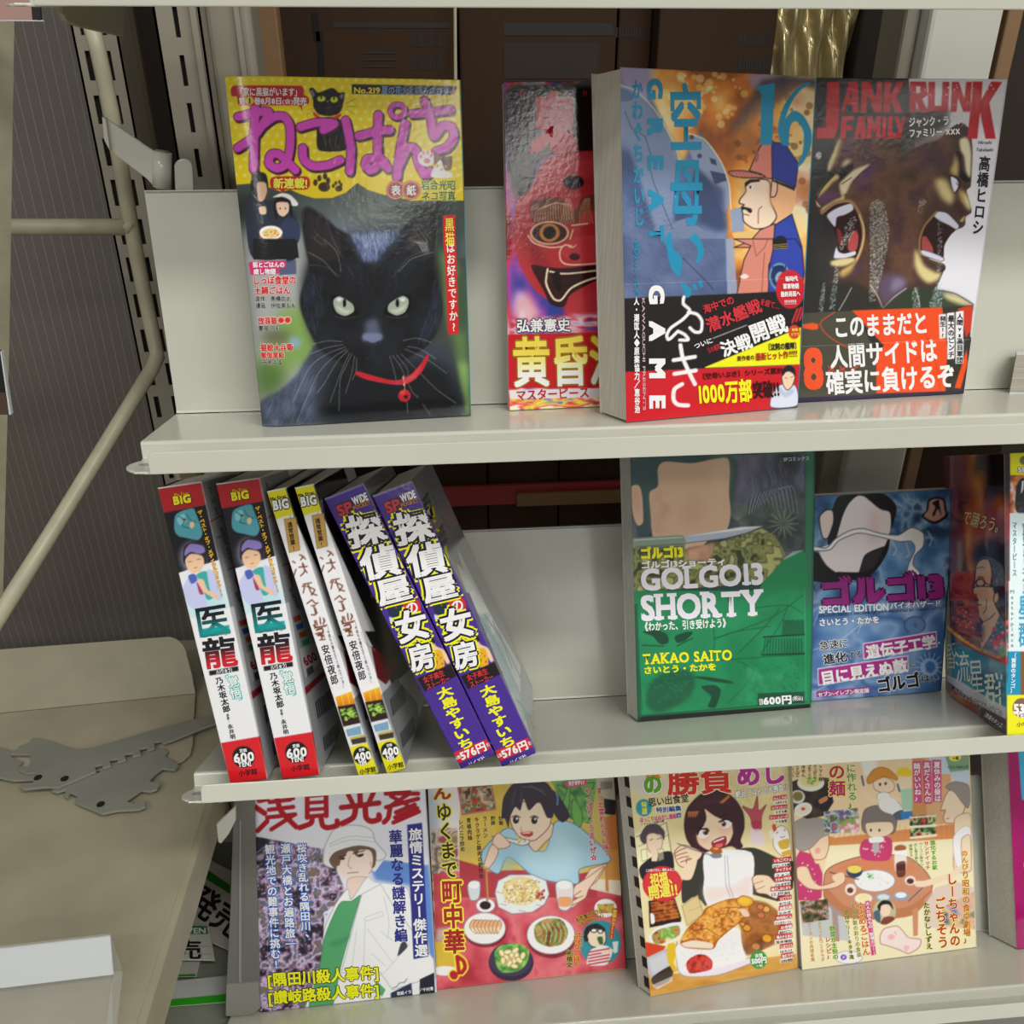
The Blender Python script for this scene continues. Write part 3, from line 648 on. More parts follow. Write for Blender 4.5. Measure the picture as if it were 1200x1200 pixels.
# ================================================================== printed art, upper shelf
def art_cat():
    c = Canvas(252, 78, 562, 512, '39403c'); t = lambda: c.crop(250, 70, 3.871); l = lambda: c.crop(250, 280, 3.871)
    t(); c.noise("40,540 1170,540 1170,900 40,900", ['1d2422', '2b3431', '3d4846', '4d5856'], 60, 4)
    c.P('66706d', "420,660 620,640 900,700 1000,860 420,860", 2, .5, 8)
    l(); c.P('9da09e', "120,-40 420,-40 440,420 520,900 200,900", 0, .95, 10)
    c.P('6e9440', "300,330 430,330 470,520 420,560 250,640 210,560", 2, .85, 8).P('46662c', "200,560 330,600 300,700 210,720", 2, .9, 8).P('5a5148', "230,420 340,420 340,470 230,470", 2, .8, 6).P('7fa0c8', "350,445 395,455 390,495 350,490", 2, .8, 3)
    c.P('5d8048', "1010,60 1060,40 1150,200 1160,800 1120,800 1100,500 1040,300", 0, .8, 5).P('2c3a30', "1090,160 1150,160 1150,420 1100,420", 0, .8, 6).P('8ab05c', "1110,560 1160,560 1160,790 1120,790", 0, .7, 4)
    # yellow header with scalloped lower edge and paler dots
    t(); c.P('e3c815', "40,60 1130,60 1150,640 1040,640 900,640 760,610 700,590 655,560 600,605 540,628 460,630 400,612 350,590 310,600 200,560 104,568")
    for j in range(16):
        for i in range(28):
            x, y = 60+i*42+(j % 2)*21, 92+j*36
            if y < 552: c.E('efdc63', x, y, 9)
    # sitting cartoon cat
    c.P('15110f', "436,135 455,128 478,150 540,128 570,150 596,150 594,180 582,230 560,250 520,256 478,248 455,215 452,180", 1).P('7d6a86', "440,142 452,136 462,160 452,176").P('7d6a86', "580,156 594,158 586,182 574,170")
    c.P('171311', "470,270 500,262 560,262 600,300 610,360 600,412 480,412 470,330", 1)
    for q in ("500,340 512,390", "530,340 530,395", "560,345 552,395"): c.L('8a8580', .5, q)
    c.E('c9cf2a', 491, 178, 19, 13).E('c9cf2a', 549, 182, 17, 14).E('15110f', 490, 172, 4, 8).E('15110f', 548, 176, 4, 8).P('8f8b88', "514,186 526,187 520,197").L('77716c', .4, "520,197 520,215 508,222").L('77716c', .4, "520,215 534,222")
    for q in ("600,200 646,176", "602,212 650,214", "600,224 640,246", "450,222 426,232", "452,230 424,248"): c.L('3c3420', .35, q)
    c.P('c2271f', "456,236 490,262 540,262 578,244 580,256 550,276 490,276 458,256", 1).E('d6a92a', 462, 280, 9)
    # pink hiragana title with dark drop shadow: strokes
    def title(col, w, dx, dy):
        o = lambda s: ' '.join('%g,%g' % (float(a.split(',')[0])+dx, float(a.split(',')[1])+dy) for a in s.split())
        for s in ("190,212 186,330 182,495", "112,258 250,236 186,345 110,400", "182,330 270,262 320,258 346,300 348,390 330,470 290,492 252,470 262,430 300,430 372,500",      # ne
                  "395,305 470,285 548,290 500,318", "405,400 410,450 450,482 520,478 575,455",                                                                                    # ko
                  "600,275 624,400 618,505", "660,345 740,325 800,318", "748,250 744,380 748,470 715,500 690,480 700,450 760,450 792,492",                                           # pa
                  "870,290 848,400 832,530", "838,490 880,400 915,405 930,470 960,520 985,505",                                                                                     # n
                  "905,245 1000,235 1075,225", "958,185 985,262 1000,345 1040,300 1080,305 1090,350 1060,395 1010,415"): c._stroke(col, w, chaikin(c.pts(o(s)), False, 3))           # chi
        w2 = np.linspace(0, 6.3, 20); c._stroke(col, w*.6, c.pts(np.stack([836+dx+33*np.cos(w2), 232+dy+30*np.sin(w2)], -1)))
    title('3a1230', 12.2, 6, 8); title('4e1a44', 11.6, 0, 0); title('c845b4', 9.6, 0, 0)
    # labels of the header
    c.P('b5212b', "95,118 395,118 412,135 412,158 432,172 434,200 405,206 404,236 385,208 120,208 108,170 84,165 80,135", 1)
    c.T('「家に黒猫がいます」', (105, 145, 398, 146), 38, 'f4efe8', .02).T('第', (116, 187, 146, 187), 32, 'f4efe8', .02).E('e3c815', 165, 186, 19).T('1', (160, 186, 171, 186), 24, '222', .05).T('巻8月8日', (184, 187, 312, 187), 32, 'f4efe8', .03).T('(金)', (312, 189, 362, 189), 22, 'f4efe8', .01).T('発売', (362, 187, 424, 188), 34, 'f4efe8', .03)
    c.P('1c1916', "628,112 1106,121 1090,160 630,156").T('No.219', (638, 139, 758, 139), 26, 'ddc53a', .05).T('夏の花火と涼みネコ号', (762, 137, 1070, 144), 38, '6f93c9', .01).P('a3372a', "1078,160 1106,122 1106,132 1090,160")
    c.P('b5212b', "262,540 290,530 420,530 438,545 438,575 420,590 330,590 318,606 300,590 268,588 258,565", 1).T('新連載!', (272, 560, 430, 560), 46, 'f6e14b', .05)
    for (x, y, k) in ((504, 572, 1.0), (570, 582, .62)):
        c.E('3a2a10', x, y+6*k, 27*k, 22*k)
        for dx, dy in ((-40, -14), (-22, -34), (4, -42), (18, -22)): c.E('3a2a10', x+dx*k, y+dy*k, 10*k, 15*k)
    c.E('9c2a24', 828, 592, 44).E('d8c49c', 828, 592, 41).E('9c2a24', 828, 592, 37).E('9c2a24', 898, 592, 44).E('d8c49c', 898, 592, 41).E('9c2a24', 898, 592, 37).T('表', (806, 592, 850, 592), 46, 'f2ece4', .03).T('紙', (876, 592, 920, 592), 46, 'f2ece4', .03)
    c.T('岩合光昭', (942, 568, 1100, 568), 44, '3d6a33', .03, 'e8e08a', .05).T('ネコ写真', (944, 617, 1100, 617), 42, '3d6a33', .03, 'e8e08a', .05)
    c.E('f0e6ea', 966, 448, 38, 36, 20).E('d2808f', 970, 460, 15, 12)
    for x, y in ((942, 440), (955, 424), (974, 422), (990, 436)): c.E('d2808f', x, y, 7, 9)
    c.P('6b4730', "1004,412 1030,440 1058,440 1084,440 1076,500 1020,500 1002,470", 1).P('e9e4df', "1000,490 1032,455 1050,500 1086,520 1084,536 990,534", 1).E('c9a13a', 1018, 482, 7).E('c9a13a', 1056, 486, 7).E('c98a8f', 1036, 500, 6)
    # man, woman and casserole at the left
    c.P('242b38', "150,640 180,600 240,640 300,650 360,690 392,760 390,820 330,900 180,900 150,760", 1).P('191613', "176,520 200,508 240,520 250,580 210,560 170,600", 1).P('d5ab8e', "200,560 238,560 244,600 228,640 206,640", 1)
    c.P('e9e4dc', "270,625 310,606 350,615 384,650 380,664 350,660 300,625", 1).P('15131a', "278,640 310,622 350,640 360,690 356,720 340,680 300,690 288,730 276,690", 1).P('e6bfa5', "288,650 340,650 342,690 318,712 294,696", 1).E('2a1a18', 304, 676, 3, 5).E('2a1a18', 328, 676, 3, 5)
    c.P('e6bfa5', "208,670 238,668 240,700 214,700", 1).P('2c3550', "330,720 390,740 392,810 350,840 300,780", 1)
    c.E('7e4a3a', 262, 812, 54, 38).E('efe9dc', 262, 786, 52, 32).E('d9b873', 262, 788, 40, 22); c.dots(['b5524a', '8ba24e', 'e9d9a0'], "230,775 295,775 295,802 230,802", 24, .5, 1.1, 3).P('15151a', "180,830 380,820 390,900 180,900")
    l(); c.P('16161a', "180,0 376,0 376,90 340,110 330,95 200,95 182,95").P('3b4468', "300,100 376,96 378,160 300,165", 0, .8)
    # big black cat: body, head, ears
    c.P('343b46', "215,740 300,690 380,620 440,520 470,480 1040,480 1090,540 1112,640 1116,806 222,850", 1, 1, 2)
    c.noise("222,740 300,690 380,620 440,540 460,850 222,850", ['2a303c', '465068', '5a6480'], 14, 9, .55, 4, 1)
    c.rain('6a7690', "225,730 320,690 420,580 470,640 450,850 225,850", 420, -14, 34, .35, 5, .30)
    c.P('0e1014', "560,560 1000,560 1100,640 1112,800 520,830 520,640", 1, .92, 8)
    k_ = lambda: c.crop(290, 220, 4.8)
    k_(); c.P('6c7484', "430,180 560,170 640,230 600,270 480,240", 1, .6, 6)
    c.P('141518', "310,130 330,108 365,115 430,160 510,230 580,262 680,250 780,252 860,240 900,200 960,160 1020,132 1060,138 1068,230 1055,340 1050,470 1090,600 1096,700 1060,820 1000,900 900,960 800,1010 600,1010 480,960 400,900 340,790 300,680 300,600 340,480 345,420 325,330 308,220", 1, 1, 1)
    c.noise("345,420 580,262 860,240 1052,340 1090,620 1060,820 800,1000 600,1000 400,900 305,640", ['08090b', '121418', '1b1f26'], 34, 12, .8, 5, 1)
    c.P('241f20', "325,140 350,130 420,190 500,270 540,360 470,420 360,410 340,320", 1, .9, 3).P('2c2b2c', "930,200 1000,150 1050,155 1052,260 1040,360 990,400 910,350 900,270", 1, .9, 3)
    c.L('4a4648', .8, "312,200 318,130 345,112 430,162 520,240", 1, .8).L('4a4648', .8, "900,215 960,162 1030,138 1062,150 1066,240 1054,380", 1, .8)
    for q in ("400,260 380,290 440,320", "370,240 420,290 450,330", "360,270 400,310 430,325", "440,170 470,260 540,400"): c.L('8a8684', .4, q, 1, .6)
    for k in range(14): c.L('b0aca8', .4, [(910+k*8, 290+(k % 3)*12), (955+k*4, 310), (985+k*3, 355+(k % 4)*6)], 1, .6)
    for q in ("960,230 1010,300 1000,360", "980,220 1030,290", "940,240 980,300"): c.L('a09c98', .4, q, 1, .6)
    c.P('4e5c80', "560,262 640,245 800,240 870,240 850,300 780,350 740,420 650,420 600,330", 1, .7, 5); c.rain('9db0dc', "575,258 860,240 800,320 730,410 650,410 610,320", 520, 2, 30, .3, 8, .42); c.rain('c0ccee', "640,250 800,245 760,330 660,340", 160, 2, 26, .3, 18, .35)
    c.rain('3c4660', "305,600 345,480 420,520 430,700 380,820 330,760", 300, 6, 30, .35, 6, .40).rain('3c4660', "1050,500 1094,620 1080,780 1000,880 960,860 1020,700", 300, -6, 32, .35, 7, .40).rain('333a48', "600,440 860,440 840,600 640,600", 240, 2, 26, .3, 10, .35).rain('2c323e', "400,420 1000,420 1000,880 420,880", 500, 3, 22, .3, 13, .28)
    for q in ("345,435 440,445 520,500", "1000,350 900,400 820,500", "560,440 600,500", "470,280 520,370"): c.L('9a9898', .4, q, 1, .5)
    l()
    # eyes
    for s in (0, 1):
        X = (lambda x: x) if s == 0 else (lambda x: 1432-x)
        ey = lambda P_: np.array([(X(x), y-(2 if s else 0)) for x, y in P_])
        c.P('05060a', ey([(535, 255), (570, 258), (640, 300), (660, 345), (620, 355), (560, 345), (535, 300)]), 1)
        c.P('929c8c', ey([(548, 275), (575, 262), (632, 296), (638, 330), (600, 350), (562, 335), (546, 300)]), 1).P('b9c2b0', ey([(556, 300), (570, 325), (605, 340), (628, 325), (600, 325), (575, 310)]), 1, .8, 1)
        c.E('07080a', X(596), 292, 8, 19).E('dfe6ee', X(572), 276, 12, 8, 0, .8, 1).L('4c525e', .6, ey([(548, 350), (600, 362), (650, 350)]), 1, .6)
    c.P('59607c', "690,380 740,360 760,420 766,455 740,470 690,468 676,450 690,420", 1, .8, 3).P('6d7596', "684,430 760,430 766,455 725,474 680,458", 1, .85, 1).P('2b2530', "690,462 725,474 755,462 740,482 705,482", 1)
    c.L('24262e', 1, "724,480 722,520 690,545", 1, .8).L('24262e', 1, "722,520 760,545", 1, .8)
    for q in ("585,466 520,462 450,478", "590,480 520,492 440,522", "600,490 520,520 440,580 360,740", "605,500 540,540 470,620 380,830", "612,505 560,560 500,660 470,700", "620,515 580,600 530,740", "630,520 600,580 575,640 570,780", "640,530 630,600 600,700", "650,540 648,600 630,640",
              "800,530 820,600 830,640", "812,528 850,580 900,690 930,720", "830,525 880,590 880,640", "850,520 920,590 1010,680 1100,745", "870,500 960,540 1060,610", "880,488 940,500 1010,545", "860,462 920,450 990,470", "880,740 882,790", "950,750 985,800", "430,60 500,100 560,170", "1000,60 900,90 840,150", "500,0 560,60 580,150"):
        c.L('cdcbc8', .55, q, 1, .55)
    # collar and bell
    c.P('b01f2c', "650,600 740,625 800,640 850,640 900,612 940,570 970,525 978,540 950,600 905,645 860,662 800,660 700,640 650,618", 1).P('cf4a55', "860,640 905,615 945,570 930,610 880,655", 1, .6, 1).noise("820,645 920,620 925,636 830,664", ['b01f2c', 'a86a70'], 5, 3, .5)
    c.E('ad1f26', 868, 712, 28).E('e46a55', 860, 698, 9, 7, 0, .7, 1).P('22100c', "862,712 886,708 880,728 868,724").L('d59a72', .7, "862,620 862,640 870,655").E('c89a7c', 863, 630, 5, 6).E('c89a7c', 866, 662, 5, 6).L('d59a72', .7, "868,665 868,688").L('30302e', .5, "876,740 880,770")
    # right red strip and left texts
    t(); c.P('c11f22', "1042,706 1098,704 1100,860 1046,860").V('黒猫', (1070, 715, 1074, 845), 44, 'e8d34a', .02)
    l(); c.P('c11f22', "1046,-4 1100,-8 1114,430 1066,436").V('はお好きですか?', (1074, 14, 1092, 425), 40, 'f2e6dc', .02)
    c.P('c02a66', "168,105 320,100 332,112 326,132 300,136 296,158 175,164 166,140", 1).T('猫とごはんの', (178, 117, 324, 116), 25, 'f5dfe6', .03).T('癒し物語', (182, 148, 284, 147), 25, 'f5dfe6', .03)
    c.T('しっぽ食堂の', (180, 187, 376, 186), 38, 'c22a26', .05, 'efe7df', .07).T('土鍋ごはん', (184, 233, 350, 232), 36, 'c22a26', .05, 'efe7df', .07)
    c.T('原作　高橋由太', (190, 271, 352, 270), 24, '2a2a2a', .02, 'dcdcd8', .06).T('漫画　伊佐楽もも', (192, 302, 376, 300), 24, '2a2a2a', .02, 'dcdcd8', .06)
    c.T('放浪猫', (202, 371, 290, 370), 34, 'c22a26', .05, 'efe7df', .07).E('efe7df', 308, 370, 17).E('c22a26', 308, 370, 14).E('efe7df', 338, 369, 17).E('c22a26', 338, 369, 14).T('夏見ごま', (204, 405, 300, 404), 24, '2a2a2a', .02, 'dcdcd8', .06)
    c.T('猫絵十兵衛', (214, 492, 362, 490), 32, 'c22a26', .05, 'efe7df', .07).T('御伽草紙', (216, 528, 322, 526), 28, 'c22a26', .05, 'efe7df', .07).T('永尾まる', (220, 558, 314, 557), 26, '2a2a2a', .02, 'dcdcd8', .06)
    return c
def art_oni():
    c = Canvas(585, 88, 770, 490, 'a3232c').crop(570, 80, 2.857)
    c.noise("40,40 560,20 560,1160 60,1160", ['2a3a8c', '8a3f9a', 'c8323c', 'd9c8d8', '3a4ca8'], 34, 5, 1, 0, 0, 3, 2.4)
    c.P('171012', "70,70 200,55 420,60 420,300 300,300 190,300 150,400 110,440 80,380 62,260", 1, 1, 3)
    c.V('鬼', (230, 75, 222, 290), 160, 'a8172a', .09).T('“', (108, 96, 150, 96), 60, '8f1424', .04).T('”', (322, 96, 358, 96), 60, '8f1424', .04)
    c.P('a82a30', "190,320 260,285 420,275 520,300 560,420 560,760 460,840 330,830 230,790 160,740 110,650 90,520 110,440 150,400", 1)
    c.P('c4525a', "195,330 260,300 270,400 200,420 165,410", 1, .7, 3).P('7a1a20', "130,560 170,700 260,800 240,720 180,600", 1, .7, 4).P('c7404a', "270,310 420,300 400,350 290,370", 1, .6, 3)
    c.E('1c0f12', 293, 382, 34, 24).P('8b1820', "60,500 84,500 86,620 62,640", 1)
    c.P('6a3022', "150,450 200,432 260,440 290,480 330,430 420,420 420,470 330,480 310,520 270,520 160,520", 1)
    for k in range(15): c.L('d9c49a', .6, [(162+k*9, 512-k*.4), (168+k*8, 478-min(k, 8)*3), (200+k*6, 448+abs(k-6)*2)], 1, .8)
    for k in range(6): c.L('d9c49a', .6, [(292-k*9, 520), (290-k*6, 470), (278-k*3, 436)], 1, .8).L('d9c49a', .6, [(312+k*9, 520), (316+k*6, 470), (330+k*3, 436)], 1, .8)
    c.E('d2a488', 212, 552, 66, 40).E('3a1a14', 212, 552, 58, 34).E('b5753a', 212, 551, 34, 31).E('0f0a0a', 212, 551, 22, 22).L('e0bd9a', 1.6, "140,560 160,585 215,600 270,590 290,540", 1).L('e0bd9a', 1.6, "286,526 340,520", 1)
    c.P('b8343a', "270,580 330,560 430,570 440,640 300,650 250,620", 1).E('3a0d12', 296, 632, 18, 12).L('e6c4b0', 1.6, "286,596 262,592 246,612 248,640 264,655 300,658 380,652 420,640", 1).L('e6c4b0', 1, "300,592 290,600 276,598", 1)
    c.P('2c0d10', "150,662 200,666 260,670 420,655 430,680 330,730 280,760 260,800 215,790 190,740", 1).L('ecd9b8', 2.2, "205,672 200,720 224,770 250,776 285,735 350,706 430,690", 1).L('ecd9b8', 1.8, "212,680 260,688 330,682 430,668", 1)
    c.P('120809', "222,690 246,684 252,740 240,752 222,730", 1)
    for k in range(12): c.L('7b2a22', .45, [(202+k*3.2, 690+k*7.3), (214+k*3, 688+k*7)], 0, .9)
    c.P('b5303a', "260,830 300,770 420,740 420,850", 1, .8, 3).P('d9cfd6', "100,750 140,760 180,830 120,850 90,820", 1, .7, 4)
    c.noise("90,840 420,820 420,890 75,890", ['7a3c9a', 'd9c8d8', 'c8323c', '4a3aa0'], 20, 31, .9, 2, 0, 3, .3)
    c.T('弘兼憲史', (100, 862, 282, 858), 44, 'f2efe8', .03, '3a3a44', .09)
    c.P('b5161f', "72,892 560,880 560,1072 74,1072").P('d8cdd2', "76,1078 560,1068 560,1104 80,1112")
    c.T('黄昏流星', (86, 982, 600, 970), 165, ('e8c84a', 'f4eedc'), .035, '8f6a18', .03).T('マスターピース', (98, 1095, 345, 1084), 38, 'a01f2a', .03)
    c.noise("78,1108 560,1100 560,1160 80,1160", ['e0c020', 'f0e6d0', 'c8323c', 'e8cf2a', '4a5ab8'], 24, 8, 1, 0, 0, 3, .3)
    return c
def art_ibuki():
    c = Canvas(720, 72, 965, 505, '5b6a8c').crop(720, 70, 5)
    c.noise("30,30 240,60 500,480 700,800 700,1400 40,1400", ['39486e', '4a5a80', '6e7c9c', '8490ae'], 60, 3, 1, 0, 0, 4)
    c.noise("190,40 860,60 1190,90 1190,1400 690,1400 650,800 600,560 500,420 380,640 300,400 230,250", ['8a4a1c', 'c9762a', 'd99a4a', 'e3c27a', 'e8d8b8', 'c98a6a', 'b5742e'], 90, 11, 1, 2, 0, 5)
    c.P('9a8fb4', "35,43 230,50 210,120 220,250 60,150", 1, .9, 3).P('9188b0', "800,75 960,85 1000,120 870,190 800,150", 1, .9, 4).noise("860,120 1000,90 1190,110 1190,180 1100,150 1000,230 840,330 660,450 760,280", ['2b2a3c', '4a3c44', '6a4a3c'], 24, 6, .9, 3)
    c.P('d9a05a', "700,430 800,280 980,200 1150,170 1170,330 1100,470 900,500 720,560", 1, .35, 6).dots(['5a2f14', '7a4420', '8c5a2a'], "700,250 1160,200 1150,900 700,560", 60, 1, 4.5, 9, .55); c.dots(['e9d27a', 'f0e2b4'], "250,80 800,80 700,400 320,400", 60, 1.5, 5, 10, .5)
    # carrier deck
    c.P('7686a4', "35,150 120,190 230,290 330,450 380,560 340,1000 250,1000 180,800 60,420 35,260", 1, .9, 2).L('d9cfae', 1, "35,150 130,185 240,300 350,490 385,600", 1).P('5a6a8c', "35,170 110,200 100,240 35,240", 1)
    c.P('8694ae', "440,440 520,470 600,560 660,680 680,800 640,900 560,720 470,600 430,500", 1).L('e6dcb8', 1.2, "430,430 530,470 620,590 670,720 682,860 690,1000", 1)
    for q in ((572, 600), (600, 690)): c.P('33405e', [(q[0]-14, q[1]-24), (q[0]+22, q[1]-14), (q[0]+30, q[1]+22), (q[0]-4, q[1]+10)])
    c.P('3a4668', "560,650 650,670 660,710 590,730").E('3a4668', 455, 455, 14).E('3a4668', 455, 495, 12).E('3a4668', 500, 565, 14)
    c.P('2e3a5c', "480,640 640,760 660,1000 600,1010 500,960 470,800", 0, .8, 3).P('6a7896', "230,990 420,930 600,1050 560,1130 340,1140").L('2b3450', .8, "60,300 100,400 180,450 215,560 210,640 230,720 340,990", 0, .9)
    for k in range(9): c.L('a0adc4', .35, [(60+k*28, 900+k*14), (300+k*10, 760+k*30)], 0, .5)
    c.rain('2c3858', "45,600 400,1000 660,1100 650,1390 50,1390", 420, 26, 22, .35, 4, .35)
    c.crop(720, 280, 5); c.L('20263c', 1.4, "400,110 480,190 540,250 580,300", 1).noise("45,0 650,0 640,330 50,350", ['39466c', '4c5a80', '5c6a90'], 30, 14, .5)
    c.P('8f9ab4', "655,0 700,0 720,320 660,325", 0, .9).rain('2c3858', "50,20 640,20 640,320 60,340", 300, 30, 26, .35, 5, .3)
    c.crop(720, 70, 5); c.P('8694ae', "680,880 760,860 760,1010 690,1010").P('d8b070', "690,1015 830,1000 830,1100 720,1100")
    # officer in profile
    c.P('e0ab7e', "905,690 1060,740 1050,880 1000,960 930,960 880,900", 1).P('e8c8b0', "770,720 860,700 910,720 915,830 950,920 900,980 820,990 760,950 752,900 745,865 760,850 732,840 738,815 770,770", 1, line='2a1c20', lw=.8)
    c.P('dca67c', "900,760 940,700 960,760 950,820 915,870", 1, .7, 2).P('dfb496', "925,700 950,700 955,760 940,800 915,800", 1, line='2a1c20', lw=.7).L('2a1c20', .7, "865,860 845,880 842,960", 1)
    c.P('1b1519', "750,862 800,872 808,890 795,900 770,880 750,880", 1).P('15141c', "768,722 800,702 850,705 852,716 800,722 772,745", 1).E('f0e6e0', 802, 748, 14, 9).E('15141c', 798, 748, 6, 9).L('2a1c20', .9, "760,905 790,912", 0).P('b07a60', "745,740 775,760 760,800 745,800", 1, .5, 2)
    c.P('c87868', "795,640 860,500 930,480 925,690 880,690 860,670 790,650", 1, line='2a1c20', lw=.8).P('28348c', "922,482 1000,492 1078,610 1060,745 925,692", 0, line='161a3c', lw=.8).P('b5685c', "670,655 760,650 880,680 870,692 760,692 690,680", 1, line='2a1c20', lw=.7).P('1d1a2c', "925,700 1060,750 1058,770 930,715")
    for k in range(7): c.L('dcb0a0', .6, [(700+k*22, 668), (712+k*22, 682)], 0, .8)
    c.E('8a5a54', 835, 570, 12, 34, 8, .8)
    c.P('c87e6e', "800,1060 850,1000 940,960 950,1100 700,1100", 0, line='2a1c20', lw=.7).P('2c3f9c', "940,970 1040,905 1100,1100 930,1100", 0, line='161a3c', lw=.8).P('15141c', "930,1060 960,1035 1000,1040 1010,1100 930,1100", 1)
    c.crop(720, 280, 5); c.P('c87e6e', "700,0 935,0 960,60 905,150 900,320 715,325 760,120 800,40", 0, line='2a1c20', lw=.7).P('2c3f9c', "930,0 1060,0 1100,60 1112,200 1090,300 900,316 905,180 930,60", 0, line='161a3c', lw=.8).L('7a3f34', .7, "810,0 830,100 880,50 900,0", 0).L('7a3f34', .7, "880,80 870,200 860,320", 1)
    c.P('15141c', "930,0 1010,0 1015,60 930,66"); [c.L('d8b84a', .7, [(932, 36+k*12), (1014, 30+k*12)]) for k in range(3)]
    c.E('5f86a8', 968, 222, 62, 82).E('1d2f5a', 968, 222, 50, 68).E('8a9ab0', 966, 226, 22, 34, 20).T('ESCORT', (925, 168, 1010, 165), 18, '1d2f5a', .02); c.P('f0e2dc', "735,222 765,205 790,222 762,236", 1, .8)
    T_ = 'MARITIME'
    # obi is painted on the same sheet; a real paper band lies over it
    c.P('1a1717', "50,350 700,322 1112,300 1100,520 1085,735 52,780").P('c01a26', "52,780 1085,738 1072,985 66,1076").P('efe21a', "530,752 1092,518 1085,735 530,756")
    c.crop(720, 70, 5)
    BL = '1c83a8'
    c.V('かわぐちかいじ', (132, 112, 145, 980), 66, BL, .04).V('・協力', (128, 1030, 130, 1130), 34, BL, .03)
    c.T('GREA', (238, 112, 245, 895), 84, BL, .09, gap=.62).T('T', (247, 970, 248, 1075), 84, BL, .09)
    c.V('空母', (415, 125, 425, 985), 200, BL, .035)
    c.T('16', (848, 330, 1160, 330), 10, BL, .0) if 0 else None
    c.P(BL, "838,156 930,140 942,142 925,500 855,500 862,200 838,172", 0).P(BL, "1155,140 1120,138 1060,180 1000,260 965,360 962,440 985,500 1030,500 1000,420 1005,340 1040,250 1090,180", 1)
    c.P(BL, "1000,360 1050,300 1110,330 1155,420 1150,520 1110,600 1075,632 1080,600 1105,540 1110,430 1080,370 1050,365 1030,400 1020,500 1000,480", 1)
    c.crop(720, 280, 5)
    c.P(BL, "300,0 330,-40 350,60 395,110 390,210 370,220 330,160 312,80", 1).P(BL, "440,0 480,-30 520,40 526,90 500,136 480,138 490,90 480,40", 1)
    c.P(BL, "388,256 420,270 450,300 445,335 420,345 410,310 395,290", 1).P(BL, "455,268 475,262 485,300 465,298").P(BL, "490,250 512,244 520,284 500,286")
    c.V('のゲン・八木', (125, 50, 125, 330), 30, BL, .03, lay=3)
    WT = 'eeecf2'
    c._w = WT
    c.T('G', (244, 272, 246, 388), 84, WT, .09, lay=3).T('AME', (248, 480, 250, 1000), 88, WT, .09, gap=.6, lay=3)
    for q in ("405,340 402,380 440,420 400,470 330,520 306,560 312,588 330,580 370,540", "370,540 410,560 430,590 380,592", "430,430 480,440 510,480 505,540 470,545 440,520"): c._stroke(WT, 3.6, chaikin(c.pts(q), False, 3))
    for q in ("345,710 470,690", "350,790 475,770", "385,622 400,700 440,790 470,850", "395,850 350,880 345,940 370,970 430,975"): c._stroke(WT, 4.6, chaikin(c.pts(q), False, 3))
    c.V('人・潮匡人◆原案協力╱恵谷治', (125, 340, 130, 1020), 32, WT, .04, lay=3)
    c.T('KAWAGUCHI PRESENTS', (166, 345, 172, 1005), 16, 'c8a8b0', .0, lay=3)
    c.T('海中での', (515, 414, 695, 352), 52, 'c03038', .03, lay=3).T('潜水艦戦', (535, 510, 850, 384), 84, 'c03038', .04, lay=3).T('を経て…', (850, 365, 965, 395), 40, 'b02a32', .03, lay=3)
    c.T('ついに', (462, 630, 570, 590), 34, WT, .02, lay=3).L(WT, .7, "575,582 772,505").T('決戦', (620, 650, 795, 590), 92, WT, .05, lay=3).T('開戦', (790, 560, 1000, 485), 112, WT, .05, lay=3).T('日本艦隊', (540, 655, 615, 625), 34, 'a02a32', .03, lay=3)
    for k in range(4): c.L('b52a30', 2.4, [(1040+k*22, 490-k*8), (1070+k*20, 410-k*6)], 0)
    c.T('〔沈黙の艦隊〕', (880, 633, 1080, 622), 40, '1c1a18', .03, lay=3).T('原作者の', (714, 700, 818, 692), 30, '5a2018', .02, lay=3).T('最新ヒット作', (822, 690, 1015, 676), 44, 'a83018', .04, lay=3).T('!!!!!!', (1018, 672, 1068, 668), 36, '7a2018', .02, lay=3)
    c.T('〔空母いぶき〕シリーズ累計', (490, 805, 985, 768), 36, '3a0c10', .02, lay=3).T('1000万部', (486, 905, 802, 882), 130, 'f2e21c', .06, lay=3).T('突破!!', (806, 885, 965, 872), 100, '2a1012', .05, lay=3)
    c.E('bb1c28', 1030, 296, 85, 114); c.T('新時代', (998, 234, 1070, 230), 30, 'f2e9e9', .03, lay=3).T('軍事物語', (982, 278, 1076, 274), 32, 'f2e9e9', .03, lay=3).T('最終局面へ', (968, 324, 1084, 318), 32, 'f2e9e9', .03, lay=3).T('!!!!!!!!', (990, 370, 1062, 368), 26, 'f2e9e9', .01, lay=3)
    c.E('c8401e', 1052, 546, 34, 42); c.T('映画', (1034, 532, 1070, 530), 18, 'f0d060', .02, lay=3).T('ドラマ', (1028, 560, 1076, 556), 20, 'f0d060', .02, lay=3)
    c.P('c9cfe0', "915,985 930,890 980,850 1060,860 1070,975", 1, line='3a3f58', lw=.6).P('e6c4a8', "982,790 1040,770 1058,800 1040,860 1010,885 985,850", 1, line='2a1c20', lw=.5).P('1c1a20', "980,800 985,765 1020,738 1055,760 1060,820 1045,790 1010,775 990,800", 1).L('2a1c20', .5, "996,812 1012,816").L('2a1c20', .5, "1030,812 1045,806").P('a8b2cc', "945,880 1000,930 1050,900 1040,880 1000,900 960,860", 1, .8)
    return c
